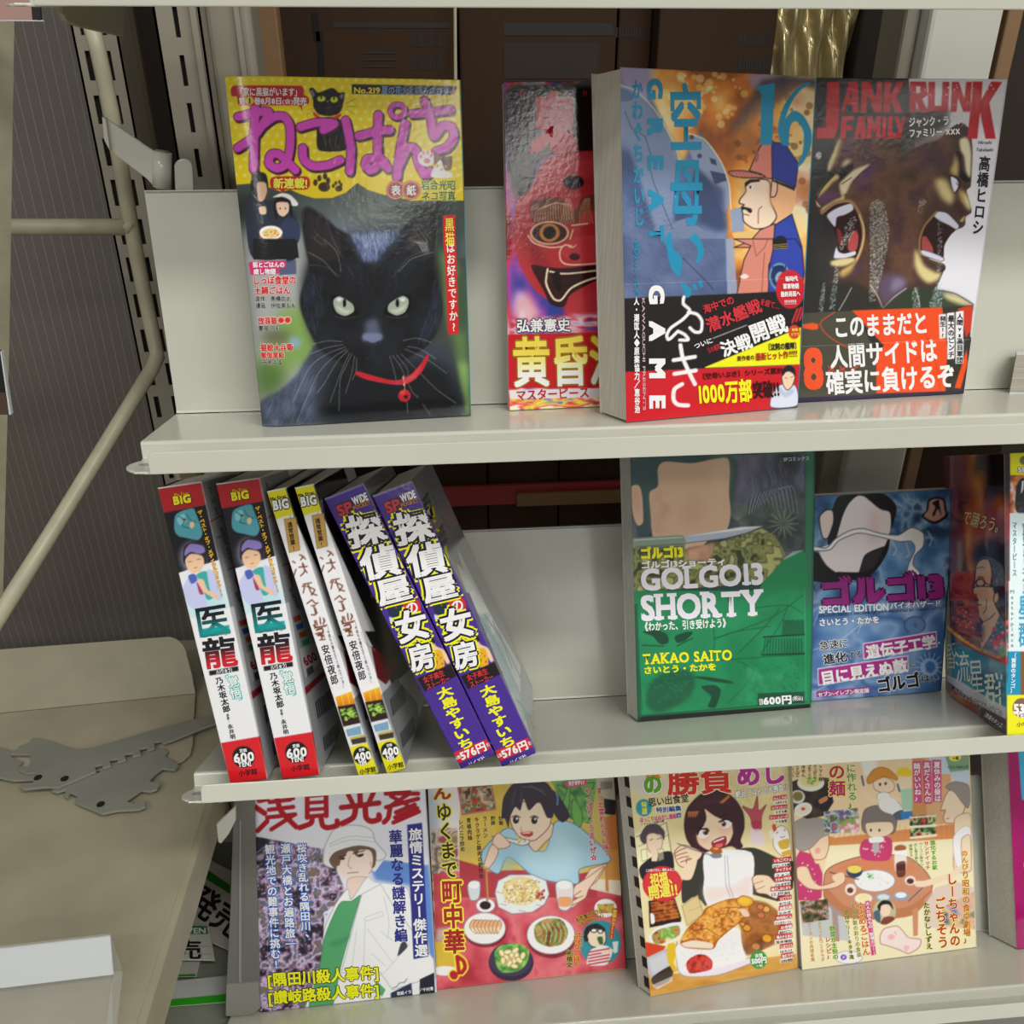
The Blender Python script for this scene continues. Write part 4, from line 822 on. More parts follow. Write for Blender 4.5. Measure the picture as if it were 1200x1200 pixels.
def art_jank():
    c = Canvas(930, 84, 1190, 480, '2a2826').crop(930, 80, 4.444)
    c.P('2b2928', "0,40 600,40 600,1800 0,1800").P('d5d4dc', "600,50 1115,50 1040,800 960,1400 740,1400 700,900 640,500")
    c.noise("60,100 600,100 560,1300 100,1300", ['1c1a1a', '2d2b2b', '3c3a3a'], 50, 4, .6)
    # two screaming bronze heads, back to back
    c.crop(940, 140, 5)
    c.P('35302c', "560,110 620,180 860,40 860,-60 560,-60", 0, .9, 3).P('6a6a64', "590,130 760,110 700,200 620,260 590,200", 1, .6, 6).dots(['a0a09a', '2a2622'], "590,100 820,60 760,180 620,260", 160, .3, .7, 8, .5)
    LH = "160,300 150,270 190,180 225,110 560,115 575,200 570,400 540,700 520,900 470,1100 330,1110 200,1110 130,1000 200,900 170,860 200,830 320,800 340,700 350,600 300,490 220,480 110,545 85,500 80,460 130,390 190,330"
    RH = "575,260 600,210 700,150 800,120 860,60 930,20 980,60 1000,180 990,390 965,420 995,540 960,570 955,620 915,640 830,590 770,560 720,620 690,700 700,800 830,850 835,880 790,990 820,1010 640,1000 480,1100 520,900 545,500"
    c.P('4a342a', LH, 1).P('44302a', RH, 1)
    for P_, sd in (("230,120 560,120 570,400 530,800 480,1080 340,1080 350,620 300,500 230,440 260,300", 5), ("580,260 700,150 860,80 880,300 780,420 720,560 680,760 660,960 500,1080 530,700", 6)):
        c.noise(P_, ['33221c', '4a342a', '5c4030', '6b4a36', '4c3038'], 40, sd, .8, 4, 1, 4, 1, 1.2); c.dots(['8a6a4c', '1e1410', '2a1a14'], P_, 900, .25, .55, sd, .35, 1)
    c.P('5c3a6a', "400,250 420,300 380,370 300,400 320,330", 1, .7, 5).P('4c3050', "240,130 330,120 300,190 240,240", 1, .6, 6).P('4c3050', "660,200 820,160 840,260 720,300", 1, .5, 8).P('5c3a6a', "300,860 380,840 340,900 270,930", 1, .5, 5)
    # left head: brow, eye hollow, cheek ridge, nose
    c.P('151010', "225,290 250,260 300,270 290,300 240,360 210,350 190,320", 1, 1, 1).P('d8cc9c', "150,300 155,260 210,130 225,120 200,220 165,300", 1, .95, 1).P('c0a868', "215,120 240,120 200,260 180,280", 1, .6, 2)
    c.P('e0d4b0', "225,370 300,300 370,270 400,262 340,320 290,370 262,430 240,440 222,410", 1, .9, 1).P('ece2ba', "230,285 250,240 290,235 265,270", 1, .8, 2).L('1e1410', 1, "300,365 350,310 400,280", 1).L('1e1410', .8, "230,380 290,340", 1)
    c.P('cdb870', "90,440 140,380 200,320 220,345 180,370 130,430 100,460", 1, .95, 1).P('5c3a5c', "95,460 150,420 215,430 210,460 140,490 105,500", 1, .9, 2).P('e0d09a', "85,480 110,515 90,505 80,470", 1, .9).P('d8c88c', "225,420 240,430 250,470 210,480 130,530 112,550 118,520 200,470 232,455", 1, .9, 1).L('1e1410', 1.1, "80,465 130,385 190,322", 1)
    c.P('2a1210', "140,550 200,500 290,480 340,560 350,680 320,800 240,830 200,800 215,720", 1).P('7a2c2c', "205,640 230,660 240,740 215,720", 1).P('b04a4a', "270,760 275,700 310,650 330,680 325,750 300,780", 1)
    c.P('cfcde0', "145,560 200,520 285,492 300,530 250,560 205,575 195,630 165,600", 1, line='3a3440', lw=.4).P('cfcde0', "185,800 200,745 215,775 250,785 310,770 312,795 250,812 190,815", 1, line='3a3440', lw=.4)
    c.L('9c7250', 3.6, "115,548 190,492 280,480 330,540 355,620 360,700 335,790 300,850 240,890", 1).L('d8c08c', 1.3, "335,560 362,640 352,740 320,820", 1).P('d8c890', "168,835 230,815 300,810 310,830 250,860 180,858", 1, .95, 1).P('cdb468', "215,900 300,850 290,890 240,925", 1, .8, 2)
    c.dots(['c8dce0', 'e8f0f0'], "265,600 320,570 300,660 250,760 215,760 240,680", 180, .3, .6, 11, .8, 1)
    # right head
    c.P('120d0c', "905,190 930,200 940,300 985,350 965,370 925,340 900,260", 1).P('e0d8b4', "925,120 970,110 992,200 985,340 960,300 950,220 930,180", 1, .95, 1).P('c8b070', "900,200 920,260 915,330 890,330 870,300 890,250", 1, .9, 2)
    c.P('d6d6ea', "868,330 905,345 920,375 912,410 890,430 872,380", 1, line='1a1210', lw=1).L('1a1210', .8, "905,372 912,385").P('d8c88c', "780,360 840,350 870,400 890,440 885,490 860,495 810,450", 1, .9, 3).L('1a1210', 1.2, "865,330 900,335 925,370", 1)
    c.P('c8b070', "920,410 965,440 992,530 960,520 930,470", 1, .85, 2).P('e8e0b8', "950,430 975,480 985,530 965,490", 1, .9, 1).P('3a2018', "900,480 940,500 970,560 930,560 890,520", 1, .8, 2).P('c8b070', "955,565 945,600 925,595", 1, .8)
    c.P('2a1210', "770,560 800,545 915,620 870,680 835,740 820,830 700,790 690,720 720,630", 1).P('9c4644', "705,690 730,690 765,750 765,785 705,765", 1).P('cacadc', "768,560 790,540 850,550 918,620 905,645 860,620 800,590", 1, line='3a3440', lw=.4).P('cacadc', "700,765 760,780 830,812 818,832 760,815 700,790", 1, line='3a3440', lw=.4)
    c.L('8c6a44', 2.4, "790,540 720,620 690,700 692,780 740,820 825,850", 1).P('e0d090', "665,760 690,800 720,860 790,900 815,890 800,940 740,960 690,920 660,850", 1, .9, 2).L('1a1210', 1, "700,800 760,830 830,850 835,880 800,890", 1)
    # neck, sweat, collar
    c.P('5c4c6c', "470,920 540,905 610,940 600,990 480,1090 440,1000", 1, .8, 4).P('8a84a4', "540,930 605,945 590,985 520,1010", 1, .7, 3).L('cfc4a8', 1.1, "400,970 440,1030 470,1100", 1).L('b8b4c0', 1.2, "475,1105 540,1040 610,990", 1)
    c.P('2f3a2a', "620,1000 700,985 800,1000 900,1030 990,1080 990,1120 480,1120 560,1040", 1, .95, 2).P('2a2a26', "20,1000 160,960 330,960 440,1060 460,1120 15,1130", 1, .9, 3).P('d8cc9c', "820,1020 900,1030 1000,1085 950,1090 860,1060", 1, .9, 2).L('2a2018', 1, "800,1000 900,1022 1005,1085", 1)
    for q, n_ in (("400,500 470,480 510,640 480,860 430,1060 395,1060 400,760", 1500), ("120,960 140,960 125,1120 100,1120", 120), ("200,840 220,840 190,1110 160,1110", 220), ("690,470 730,480 700,560 680,540", 60), ("650,990 680,990 690,1100 650,1100", 120), ("790,960 820,960 815,1100 745,1100", 260), ("800,570 825,600 815,860 790,940", 160)):
        c.dots(['b4ccd0', 'd8e6e8', '8aa4aa'], q, n_, .25, .6, n_, .7, 1)
    c.L('d8d8d0', .7, "290,985 250,1060 215,1120").L('d8d8d0', .7, "660,985 680,1040 690,1100", 1); c.crop(930, 270, 4.444)
    # obi colours
    c.P('47453a', "46,432 320,420 430,640 430,860 22,890 40,560").P('e04a1e', "306,418 775,402 800,620 790,838 430,850 430,640 470,600", 0).P('33312a', "775,402 938,390 890,850 790,838 800,620").P('dd4a1c', "900,620 838,820 868,825 905,690").P('cf3a22', "855,410 900,395 935,395 925,520 900,560 880,470", 0, .9).P('2c2440', "24,872 885,835 883,852 20,892").P('241f36', "20,892 883,852 883,870 20,905")
    for q in ("430,560 520,450 560,420", "700,560 740,700 760,840", "560,850 600,700 700,640", "640,420 680,520 720,640"): c.L('b83a18', .8, q, 1, .8)
    c.L('c04a28', 1.5, "215,425 140,480 170,540 260,600 310,610", 1, .8).P('dd5226', "48,490 100,482 130,490 128,515 100,520 50,510")
    WT = 'efe9e6'
    c.T('このままだと', (205, 502, 700, 478), 118, WT, .045).T('人間サイドは', (185, 655, 745, 620), 124, WT, .045).T('確実に負けるぞ', (165, 792, 838, 752), 126, WT, .045)
    for k in range(3): c.L('d8482a', 1.3, [(176+k*58, 735), (216+k*58, 708)]).L('d8482a', 1.3, [(180+k*58, 708), (214+k*58, 738)])
    c.T('8', (48, 716, 160, 712), 205, 'e2512a', .07)
    c.P('e8e6ea', "846,425 886,420 882,692 842,694").P('e8e6ea', "800,432 838,428 836,668 800,672").P('e8e6ea', "758,440 794,436 794,560 762,566")
    c.V('人間vs黒目軍団', (866, 430, 862, 690), 34, '22222a', .02).V('最大のピンチ', (820, 440, 818, 664), 34, '22222a', .02).V('発生!?', (777, 445, 776, 560), 32, '22222a', .02)
    c.crop(930, 80, 4.444); RD = 'b8202a'
    c.P(RD, "178,72 240,70 236,300 212,366 120,368 122,312 165,310", 0).P(RD, "246,232 290,70 335,70 340,232 310,232 304,190 276,190 268,232").P('2b2928', "288,160 300,112 304,160")
    c.P(RD, "350,232 356,72 400,72 430,160 436,72 462,72 460,232 424,232 386,140 380,232").P(RD, "468,232 474,72 510,72 508,140 540,68 578,68 540,150 568,230 530,230 505,165 502,232")
    c.P(RD, "604,230 608,70 690,70 700,140 670,160 700,230 660,230 640,170 636,230").P('d5d4dc', "640,95 662,95 662,130 638,132").P(RD, "700,225 704,72 738,72 736,196 770,198 778,72 812,72 806,225")
    c.P(RD, "818,228 826,72 862,72 890,160 900,72 930,72 920,228 884,228 858,150 850,228").P(RD, "905,368 930,150 934,70 985,70 980,165 1030,70 1088,72 1020,180 1054,368 1000,368 972,230 958,368")
    c.dots(['d5d4dc'], "610,80 1080,80 1050,350 900,350 800,220 620,220", 26, .4, 1.1, 5)
    def lt(pts): c.P(RD, pts)
    lt("244,368 250,250 315,248 312,275 278,277 276,300 308,300 306,325 274,326 272,368"); lt("315,368 340,250 372,250 378,368 350,368 348,340 340,340 337,368"); lt("382,368 386,250 412,250 420,300 432,250 456,250 452,368 430,368 430,310 420,350 408,310 404,368"); lt("460,368 464,250 486,250 482,368"); lt("490,368 494,250 518,250 516,340 540,340 538,366"); lt("548,368 552,320 530,250 556,250 562,290 580,250 590,250 574,320 572,366") if 0 else lt("540,366 544,320 524,250 548,250 558,290 572,250 588,250 566,320 564,366")
    c.T('ジャンク・ランク', (598, 280, 880, 268), 50, 'e6e6ea', .05).T('ファミリー', (598, 338, 775, 330), 46, 'e6e6ea', .05).T('×××', (790, 332, 866, 328), 52, 'e6e6ea', .02)
    c.T('Hiroshi', (960, 386, 1030, 386), 18, '4a4a58', 0, sl=.3).T('Takahashi', (948, 424, 1038, 424), 18, '4a4a58', 0, sl=.3)
    c.V('高橋ヒロシ', (998, 455, 955, 870), 60, '1d1c26', .04)
    c.E('c9c9cc', 132, 455, 14, 20, 0, .8).T('AC', (112, 452, 142, 452), 22, 'c9c9cc', .02)
    return c
# ================================================================== printed art, middle shelf
def art_dragon():          # spine + back of the medical comic (authored on the right-hand copy)
    c = Canvas(245, 540, 410, 925, 'd9dbe2').crop(160, 530, 4.286); t = lambda: c.crop(160, 530, 4.286); l = lambda: c.crop(180, 720, 4.286)
    # back cover side
    c.P('8f9092', "620,130 760,90 900,500 900,1000 760,1000 640,400"); l(); c.P('95979a', "640,-200 900,-200 1000,400 980,720 838,812 760,400")
    t(); c.L('8e2a30', 1.2, "660,330 700,300 715,310").L('8e2a30', 1.2, "690,410 720,395").L('8e2a30', 1.4, "735,570 790,545").L('8e2a30', 1.6, "765,560 780,660")
    c.V('THE BEST OF', (650, 150, 790, 700), 22, '55565a', .0); c.V('医龍覚悟', (770, 680, 815, 790), 20, '55565a', 0)
    l()
    for k, q in enumerate(('9a3a2c', '2c4a8c', '9a4a2c', '2c8a4a')): c.P(q, [(700+k*14, -10+k*40+24), (735+k*14, -22+k*40+24), (742+k*14, 4+k*40+24), (708+k*14, 18+k*40+24)])
    c.P('b9babc', "735,175 810,140 835,240 765,320 750,260").T('600', (752, 240, 815, 205), 44, '9a2a34', .05).P('4c4d50', "768,275 800,255 806,290 775,315")
    c.P('7c2228', "757,372 860,280 872,300 764,408")
    for k in range(9): c.P('3d3f44', [(812+k*10, 440-k*8), (818+k*10, 434-k*8), (832+k*10, 520-k*8), (826+k*10, 528-k*8)]); c.P('3d3f44', [(850+k*9, 620-k*9), (856+k*9, 612-k*9), (868+k*9, 680-k*9), (862+k*9, 690-k*9)])
    # spine
    t(); c.P('a71c22', "398,165 618,133 640,245 420,285").P('15151e', "420,285 640,245 700,540 560,560 480,600")
    c.P('d9dbe2', "480,590 700,520 760,800 560,840"); c.P('8fd0d4', "520,690 700,640 760,800 560,840", 0, .55, 6)
    l(); c.P('dcdde4', "465,0 680,-60 800,590 608,622").P('c81e26', "606,622 800,590 835,808 650,837")
    t(); c.T('My First', (482, 194, 556, 184), 20, 'c98a1e', .04, '1c1208', .06).T('BIG', (478, 222, 566, 208), 40, 'e2d01c', .09, '1c1208', .09)
    c.P('4f9aa8', "485,300 520,275 575,262 590,290 620,380 600,420 540,410 500,400 480,370", 1).P('7cc4cc', "495,310 530,290 540,330 505,345", 1).L('17424e', .8, "500,300 530,320 520,350 560,360", 1).E('d9c19a', 568, 345, 12, 18, 10).L('17424e', .7, "540,290 560,320 590,330", 1).E('6a3a34', 530, 318, 10, 6)
    c.E('c8ccd8', 570, 510, 66, 84, -10, .5, 3).P('2a2430', "520,500 530,450 575,430 620,440 640,500 630,540 615,520 530,540", 1).P('8a7cc0', "532,470 560,440 620,450 630,480 600,490 560,480 530,500", 1).P('dfba98', "532,520 560,490 615,500 625,540 600,580 565,585 540,560", 1)
    c.L('2a1c20', .5, "545,530 562,527").L('2a1c20', .5, "590,518 606,514").L('2a1c20', .5, "575,560 588,556").P('3aa09a', "580,600 640,580 670,700 640,720 600,660", 1)
    c.P('b8bee0', "520,650 560,590 600,620 640,760 560,760 520,700", 1).P('4a5cae', "545,600 575,590 590,620 560,640", 1).P('b8bee0', "640,570 690,600 710,720 660,700", 1).P('e0b898', "590,620 620,620 640,670 680,690 690,720 650,700 610,670", 1).P('9a3a5a', "585,630 600,650 620,690 600,690", 1)
    c.V('ザ・ベスト・オブ・メディカルコミック!!', (607, 270, 712, 705), 25, 'e8b01e', .06, '8a4a14', .04)
    c.T('医', (572, 835, 745, 808), 160, ('12161e', '128a8a'), .03); c.P('129a98', "590,868 745,846 748,876 600,896")
    l(); c.P('129a98', "510,60 655,35 658,52 513,78").T('Team Medical Dragon', (517, 88, 662, 68), 14, '3a3a44', 0)
    c.T('龍', (522, 176, 695, 156), 150, ('16161e', 'c01c28'), .04); c.T('月', (0, 0, 1, 1), 1, 'fff') if 0 else None
    c.P('c4202a', "552,215 620,205 622,240 556,252", 0, .0).P('16161e', "553,262 700,238 702,262 556,285").T('(いりゅう)', (590, 265, 668, 252), 22, 'e8e8ec', .03)
    c.P('2aa8a4', "632,283 648,280 700,272 716,398 650,410 648,400", 0, .0); c.V('覚悟', (668, 285, 690, 400), 56, 'f2f6f6', .03, '2aa8a4', .07)
    c.L('2aa8a4', 1, "636,300 634,284 650,281").L('2aa8a4', 1, "700,408 716,400 712,380")
    c.V('乃木坂太郎', (600, 290, 640, 468), 40, '23232b', .03).V('原案/', (641, 474, 648, 520), 14, '23232b', 0).V('永井明', (652, 525, 668, 602), 28, '23232b', .02)
    c.E('17151a', 718, 692, 56, 54).T('定価', (698, 660, 734, 656), 18, 'e8e8ec', .03).T('600', (668, 697, 772, 686), 44, 'f2f2f5', .06).T('YEN!', (688, 728, 756, 722), 26, 'f2f2f5', .05).T('小学館', (690, 774, 785, 762), 30, '3c1418', .01)
    return c
def art_diner():           # authored on the right-hand thin yellow-topped book
    c = Canvas(335, 540, 495, 915, 'dcdce0').crop(160, 530, 4.286)
    c.P('17151a', "890,165 1040,80 1120,300 1200,900 1100,900 930,300"); c.crop(360, 720, 4)
    c.P('1a171b', "160,-60 330,-80 480,260 400,330 230,0").P('6d1a20', "300,150 440,230 370,330 330,300").P('84868a', "345,380 420,300 520,420 530,560 500,690 462,728 380,500")
    c.L('9a9ca0', .7, "250,70 270,130 320,170", 1)
    for k in range(9): c.P('2f3136', [(388+k*7, 400-k*8), (392+k*7, 394-k*8), (408+k*7, 470-k*8), (403+k*7, 478-k*8)]); c.P('2f3136', [(436+k*7, 560-k*9), (440+k*7, 552-k*9), (454+k*7, 620-k*9), (449+k*7, 628-k*9)])
    c.crop(160, 530, 4.286); c.rain('8a8c94', "900,200 1010,160 1060,400 960,330", 60, 8, 16, .4, 5, .5)
    c.P('dddde2', "820,320 930,300 1200,900 960,900"); c.P('d8d01c', "795,186 888,164 930,292 832,322"); c.T('My First', (812, 217, 892, 200), 16, '1a1a1a', .03).T('BIG', (826, 248, 906, 234), 46, 'f0f0ee', .09, '1a1a1a', .09)
    c.P('b8934c', "882,318 940,308 960,470 908,484", 0, line='8a6a34', lw=.6); c.V('通常営業!', (908, 330, 932, 476), 26, '2c1c10', .02).L('5c4a34', .5, "912,296 912,312")
    BR_ = '6e3a24'
    c.crop(360, 530, 4)                           # D3: brushy brown title
    c.V('深夜食堂', (98, 458, 192, 840), 62, BR_, .012) if 0 else None
    for q in ("62,492 74,500", "95,462 110,470 100,486", "110,468 122,482", "108,500 112,520", "78,530 68,560", "92,520 130,516", "112,505 118,540 100,560", "118,530 130,545", "108,610 124,606", "112,600 150,592", "118,612 112,640", "130,610 165,625 150,650", "135,600 150,640 175,650",
              "152,672 130,690", "152,672 170,690 180,686", "150,700 168,698", "160,700 170,740 150,742", "168,712 176,735", "172,770 178,790", "190,765 194,785", "206,758 212,775", "160,790 170,800 215,795", "172,815 202,808 200,830 180,834", "170,830 210,845"): c.L(BR_, 1.5, q, 1)
    c.crop(360, 720, 4)
    for q in ("165,10 170,40", "190,-5 192,20", "212,5 205,25", "165,45 222,30", "178,50 200,45 205,65 180,66", "192,66 200,95", "180,80 208,76", "190,100 214,96"): c.L(BR_, 1.5, q, 1)
    c.V('〔今夜も小腹を立てて飲んでいる〕', (222, 35, 305, 320), 13, '55555c', 0).V('安倍夜郎', (210, 120, 264, 308), 38, '2a2a30', .01)
    c.P('e6e6e8', "262,345 330,318 340,345 268,368").G('e8b020', 'c9700c', "262,368 340,340 354,398 275,412", (300, 345), (310, 410)).L('f0d070', .6, "290,355 300,405").L('f0d070', .6, "318,348 330,398")
    c.P('2a1a14', "272,412 354,398 380,488 300,506", 0); c.dots(['6f9a34', '8cb84a', '4f7a24', 'a4cc5c'], "285,425 355,415 368,460 302,478", 60, .9, 2.0, 4, 1, 0, .6)
    c.P('d0d2d6', "300,508 380,490 412,580 330,600").P('5f8aac', "312,520 380,502 386,540 322,552").P('b0a860', "330,556 400,540 404,560 336,580").P('3a2c20', "336,566 404,552 408,578 342,590")
    for k in range(7): c.L('c8d4dc', .4, [(322+k*9, 518-k*2), (330+k*9, 550-k*2)])
    c.P('d8d01c', "330,602 412,580 466,728 376,756").E('17151a', 388, 640, 42, 42).T('定価', (372, 614, 398, 608), 14, 'e8e8ec', .03).T('400', (352, 648, 430, 634), 36, 'f2f2f5', .06).T('YEN', (372, 676, 408, 668), 20, 'f2f2f5', .08).T('小学館', (376, 716, 452, 700), 26, '1c1a10', .01)
    return c
def art_detective():       # authored on the right-most leaning book
    c = Canvas(425, 535, 645, 910, '8f9193').crop(360, 530, 4)
    c.P('8c8e90', "490,140 565,75 900,840 900,900 800,840").P('c4c8c6', "700,520 740,560 1000,1000 1000,1200 800,800", 0, .9)
    c.noise("700,440 900,840 1100,1500 1000,1500", ['9fb0b0', 'c8ccc8', 'e0e0da', '7f9aa0'], 30, 6, .85)
    for (x, y) in ((543, 215), (612, 365)):
        for k in range(8): w = .8 if k % 3 else 1.6; c.L('35373a', w, [(x+k*1.5, y+8+k*10), (x+22+k*3.6, y-24+k*11)])
    for y in (190, 210, 240, 300, 330): c.L('55575a', .5, [(575+(y-190)*.45, y), (600+(y-190)*.5, y+28)], 0, .8)
    c.crop(360, 720, 4)
    for q in ("800,0 900,160 980,340 1080,540", "830,0 930,150 1010,320 1085,480", "870,30 880,60 910,110 960,250"): c.L('5f8a98', 1.3, q, 1, .8)
    for k in range(12): c.P('7fa4ae', [(815+k*17, 20+k*40), (838+k*18, 18+k*38), (850+k*18, 50+k*38), (830+k*17, 60+k*40)], 1, .6)
    c.L('8c7a5a', 1.2, "985,400 1040,480 1075,560", 1)
    PU = '432a86'
    c.P(PU, "560,-100 760,-100 1000,480 1082,650 915,722 700,300")
    c.crop(360, 530, 4); c.P(PU, "305,210 490,138 860,900 640,1050").L('8a6ac8', .8, "305,212 488,142")
    c.P('4a2020', "358,235 500,180 522,232 380,290", 0, .6); c.T('SP', (366, 262, 438, 238), 50, 'b8323a', .07, '2a1014', .05).T('WIDE', (438, 218, 508, 192), 36, 'e8e6ee', .06).T('POCKET', (440, 250, 520, 222), 18, 'b87a34', .03)
    Y = 'e6e01c'
    def big(ch, q, h): c.T(ch, q, h, 'f0eff6', .06, [Y, '1a1430'], .075)
    big('探', (408, 366, 590, 326), 148); big('偵', (468, 516, 650, 480), 148); big('屋', (540, 650, 700, 612), 120)
    c.P('1d2c40', "572,690 600,660 650,690 665,760 620,790 590,730", 1).E('d9b490', 594, 650, 17, 20, -10).P('1c2438', "574,640 585,626 605,628 612,640 590,645", 1).P('c9d0dc', "596,760 628,770 620,790 600,784").L('d8a028', .6, "618,680 632,720").P('d9b490', "640,680 660,665 668,680 650,692")
    c.E('c4242c', 704, 716, 42, 42); c.T('の', (674, 722, 734, 710), 60, 'f0eff6', .04)
    c.crop(360, 720, 4)
    big('女', (625, 58, 775, 22), 140); big('房', (682, 200, 800, 172), 120)
    c.P('e4c0a0', "772,120 800,110 812,140 850,160 875,215 860,222 835,180 800,160 780,150", 1).P('1c1a24', "758,118 780,98 808,110 804,130 780,118 768,130", 1).P('d8a428', "790,170 835,160 850,235 810,248 790,220", 1).dots(['a85a1c', '7a3a14'], "795,175 835,168 845,230 805,238", 12, .8, 1.4, 3)
    c.P('1c1418', "720,290 884,222 918,275 754,352"); c.T('女子高生', (748, 298, 846, 262), 30, 'c02c34', .03).T('ストーカー', (762, 330, 872, 288), 30, 'c02c34', .03)
    c.V('大島やすいち', (838, 330, 948, 620), 78, Y, .06)
    c.P('c4242c', "880,640 1036,578 1058,620 905,690").T('定価', (886, 665, 912, 655), 18, 'f2f0f4', .02).T('576円', (912, 655, 1032, 605), 46, 'f2f0f4', .06).T('税込', (1036, 605, 1054, 598), 18, 'f2f0f4', 0)
    c.T('リイド社', (950, 696, 1028, 662), 22, 'e8e6ee', .01)
    return c
def art_green():
    c = Canvas(730, 515, 965, 855, '1a7a4c').crop(730, 520, 5.217)
    c.P('223c38', "30,20 1200,0 1200,900 30,900").P('2f6f52', "1120,40 1170,20 1170,1000 1110,1000").L('3a7a5c', 1, "60,95 1160,55")
    c.noise("55,100 1115,60 1110,700 880,850 60,900", ['23282c', '3a3f48', '54586a', '6a6680'], 26, 12, 1, 0, 0, 4, 2.2)
    c.rain('7a769a', "690,90 1110,60 1110,420 800,400", 160, 6, 46, .6, 3, .5).noise("700,380 1110,300 1110,680 720,620", ['23302a', '44564a', '6c7c68'], 18, 8, .7)
    for k in range(22): w = k/21; c.L('8f94a8' if k % 2 else '23282c', 1.2, [(760+190*w, 440-160*w), (740+260*w+40, 330-60*w-20*math.sin(w*3)), (750+260*w+60, 360+70*w)], 1, .8, .6)
    for k in range(26): w = k/26*6.28; c.L('14181a' if k % 2 else '8a9a84', 1.1, [(980, 490), (980+95*math.cos(w), 490+90*math.sin(w))], 0, .8, .7)
    for k in range(18): w = -2.6+k*.12; c.L('6f8068', 1, [(700, 470), (700+110*math.cos(w), 470+110*math.sin(w))], 0, .7, .7)
    # plain stand-in for the cover figure: a blank head shape, a blade and camouflage cloth
    c.P('2e4a4c', "55,110 250,85 560,78 690,100 690,260 660,420 640,500 200,500 160,560 90,540 60,300", 1).P('c9a88c', "215,150 260,110 420,120 560,95 640,90 655,160 650,300 660,420 640,520 560,560 380,700 200,620 170,420 165,300 215,260", 1)
    c.P('b8937a', "400,330 470,300 480,480 420,500 350,470", 1, .6, 8).P('c9a88c', "55,265 100,258 120,330 125,480 90,500 60,420", 1).P('b07a6a', "60,300 90,290 100,400 80,420", 1, .5, 4).P('d8c0a4', "560,110 640,100 650,200 600,260 540,200", 1, .6, 8).noise("170,300 300,300 280,540 180,540", ['c9a88c', 'b98a78', 'a86e64'], 14, 3, .5, 4)
    c.P('7c9080', "60,580 360,560 385,600 370,640 62,640", 1).L('c8d0bc', 1, "70,590 360,572", 1).L('4a5a4c', 1, "80,630 370,612", 1).P('a8b2c4', "370,565 520,545 720,510 860,505 760,545 620,580 400,608", 0).P('dfe3e8', "380,570 720,512 860,505 720,530", 0).L('3a3a44', .7, "385,608 620,580 760,545 860,505")
    c.noise("60,640 380,640 600,600 850,520 930,560 1000,680 980,760 860,850 200,900 60,900", ['2e3a20', '6a7040', '8c9058', '4a5430', 'a4a468'], 9, 21, 1, 0, 0, 2, 1, 1.3)
    c.noise("380,650 560,600 540,720 400,720", ['c99a7c', 'b07a64'], 12, 5, .9, 2)
    c.P('1c7c4e', "850,860 1000,700 1112,665 1112,900 850,900", 1).P('dcd9e2', "990,700 1040,660 1110,650 1000,705", 0, .5)
    c.crop(730, 690, 5.217)
    c.P('1c7c4e', "100,80 200,150 1112,-40 1140,720 100,790 70,300 70,90", 0); c.noise("70,100 860,60 1110,-40 1130,700 110,780", ['1a7449', '1f8354', '1c7a4e'], 40, 2, 1)
    for q in ("550,310 900,180 1100,40", "550,200 560,350 520,400", "570,300 700,260 900,230", "700,400 850,250 960,120", "840,400 960,220 1010,100", "540,440 1110,400", "700,440 800,500 720,620 640,700", "100,500 120,740", "780,120 1000,100 1100,150"): c.L('0f4a30', 1, q, 1, .8)
    for k in range(14): c.L('0f3c2a', 1.3, [(985+k*9, 190+(k % 3)*3), (975+k*10, 280)], 0, .8).L('0f3c2a', 1.3, [(870+k*17, 305), (860+k*18, 400)], 0, .8)
    c.L('0f3c2a', 2, "860,295 1110,280").L('0f3c2a', 2, "850,405 1110,395").P('123a2a', "120,265 200,250 270,280 280,330 230,340 180,290", 1, .9).P('123a2a', "320,290 400,262 430,270 380,320 330,330", 1, .9).L('123a2a', 1.2, "120,345 250,350").L('123a2a', 1.2, "330,350 430,300")
    c.P('164a34', "140,700 180,560 300,500 420,510 440,600 380,690 220,760", 1, .8, 2).P('123a2a', "480,600 560,590 600,620 580,700 560,730 520,720 540,660", 1, .9).P('123a2a', "430,540 520,540 640,560 680,580 560,570", 1, .9).rain('0f3c2a', "700,450 1110,450 1110,640 720,720", 90, 14, 12, .5, 4, .7).rain('3aa070', "150,520 420,520 420,680 200,700", 60, 14, 10, .5, 5, .5).noise("760,470 980,520 960,640 700,700", ['1a7449', '3c9a6c'], 10, 7, .6, 3)
    c.L('0f3a2a', 1, "115,775 1125,690").L('3aa070', .7, "1112,0 1118,690").P('121a18', "70,785 1145,705 1145,730 88,815")
    c.P('1a4a36', "60,95 90,95 115,790 90,815", 0, .8)
    c.crop(730, 520, 5.217)
    YL = 'e8da1c'
    c.P('3a4420', "100,634 372,624 372,694 102,706", 0, .6); c.T('ゴルゴ13', (104, 670, 370, 658), 72, YL, .11)
    c.T('ゴルゴ13ショーティ', (108, 742, 632, 718), 46, 'e6e4ee', .05)
    WT = 'dad6e6'
    c.T('GOLGO13', (108, 830, 862, 790), 128, WT, .06, sl='slab'); c.crop(730, 690, 5.217); c.T('SHORTY', (108, 116, 858, 82), 150, WT, .06, sl='slab')
    c.crop(730, 520, 5.217)
    c.crop(730, 690, 5.217)
    c.T('《わかった、引き受けよう》', (112, 232, 650, 206), 56, 'eceaf2', .04).T('TAKAO SAITO', (120, 430, 668, 402), 62, YL, .05, sl='slab').T('さいとう・たかを', (124, 498, 572, 474), 46, YL, .05)
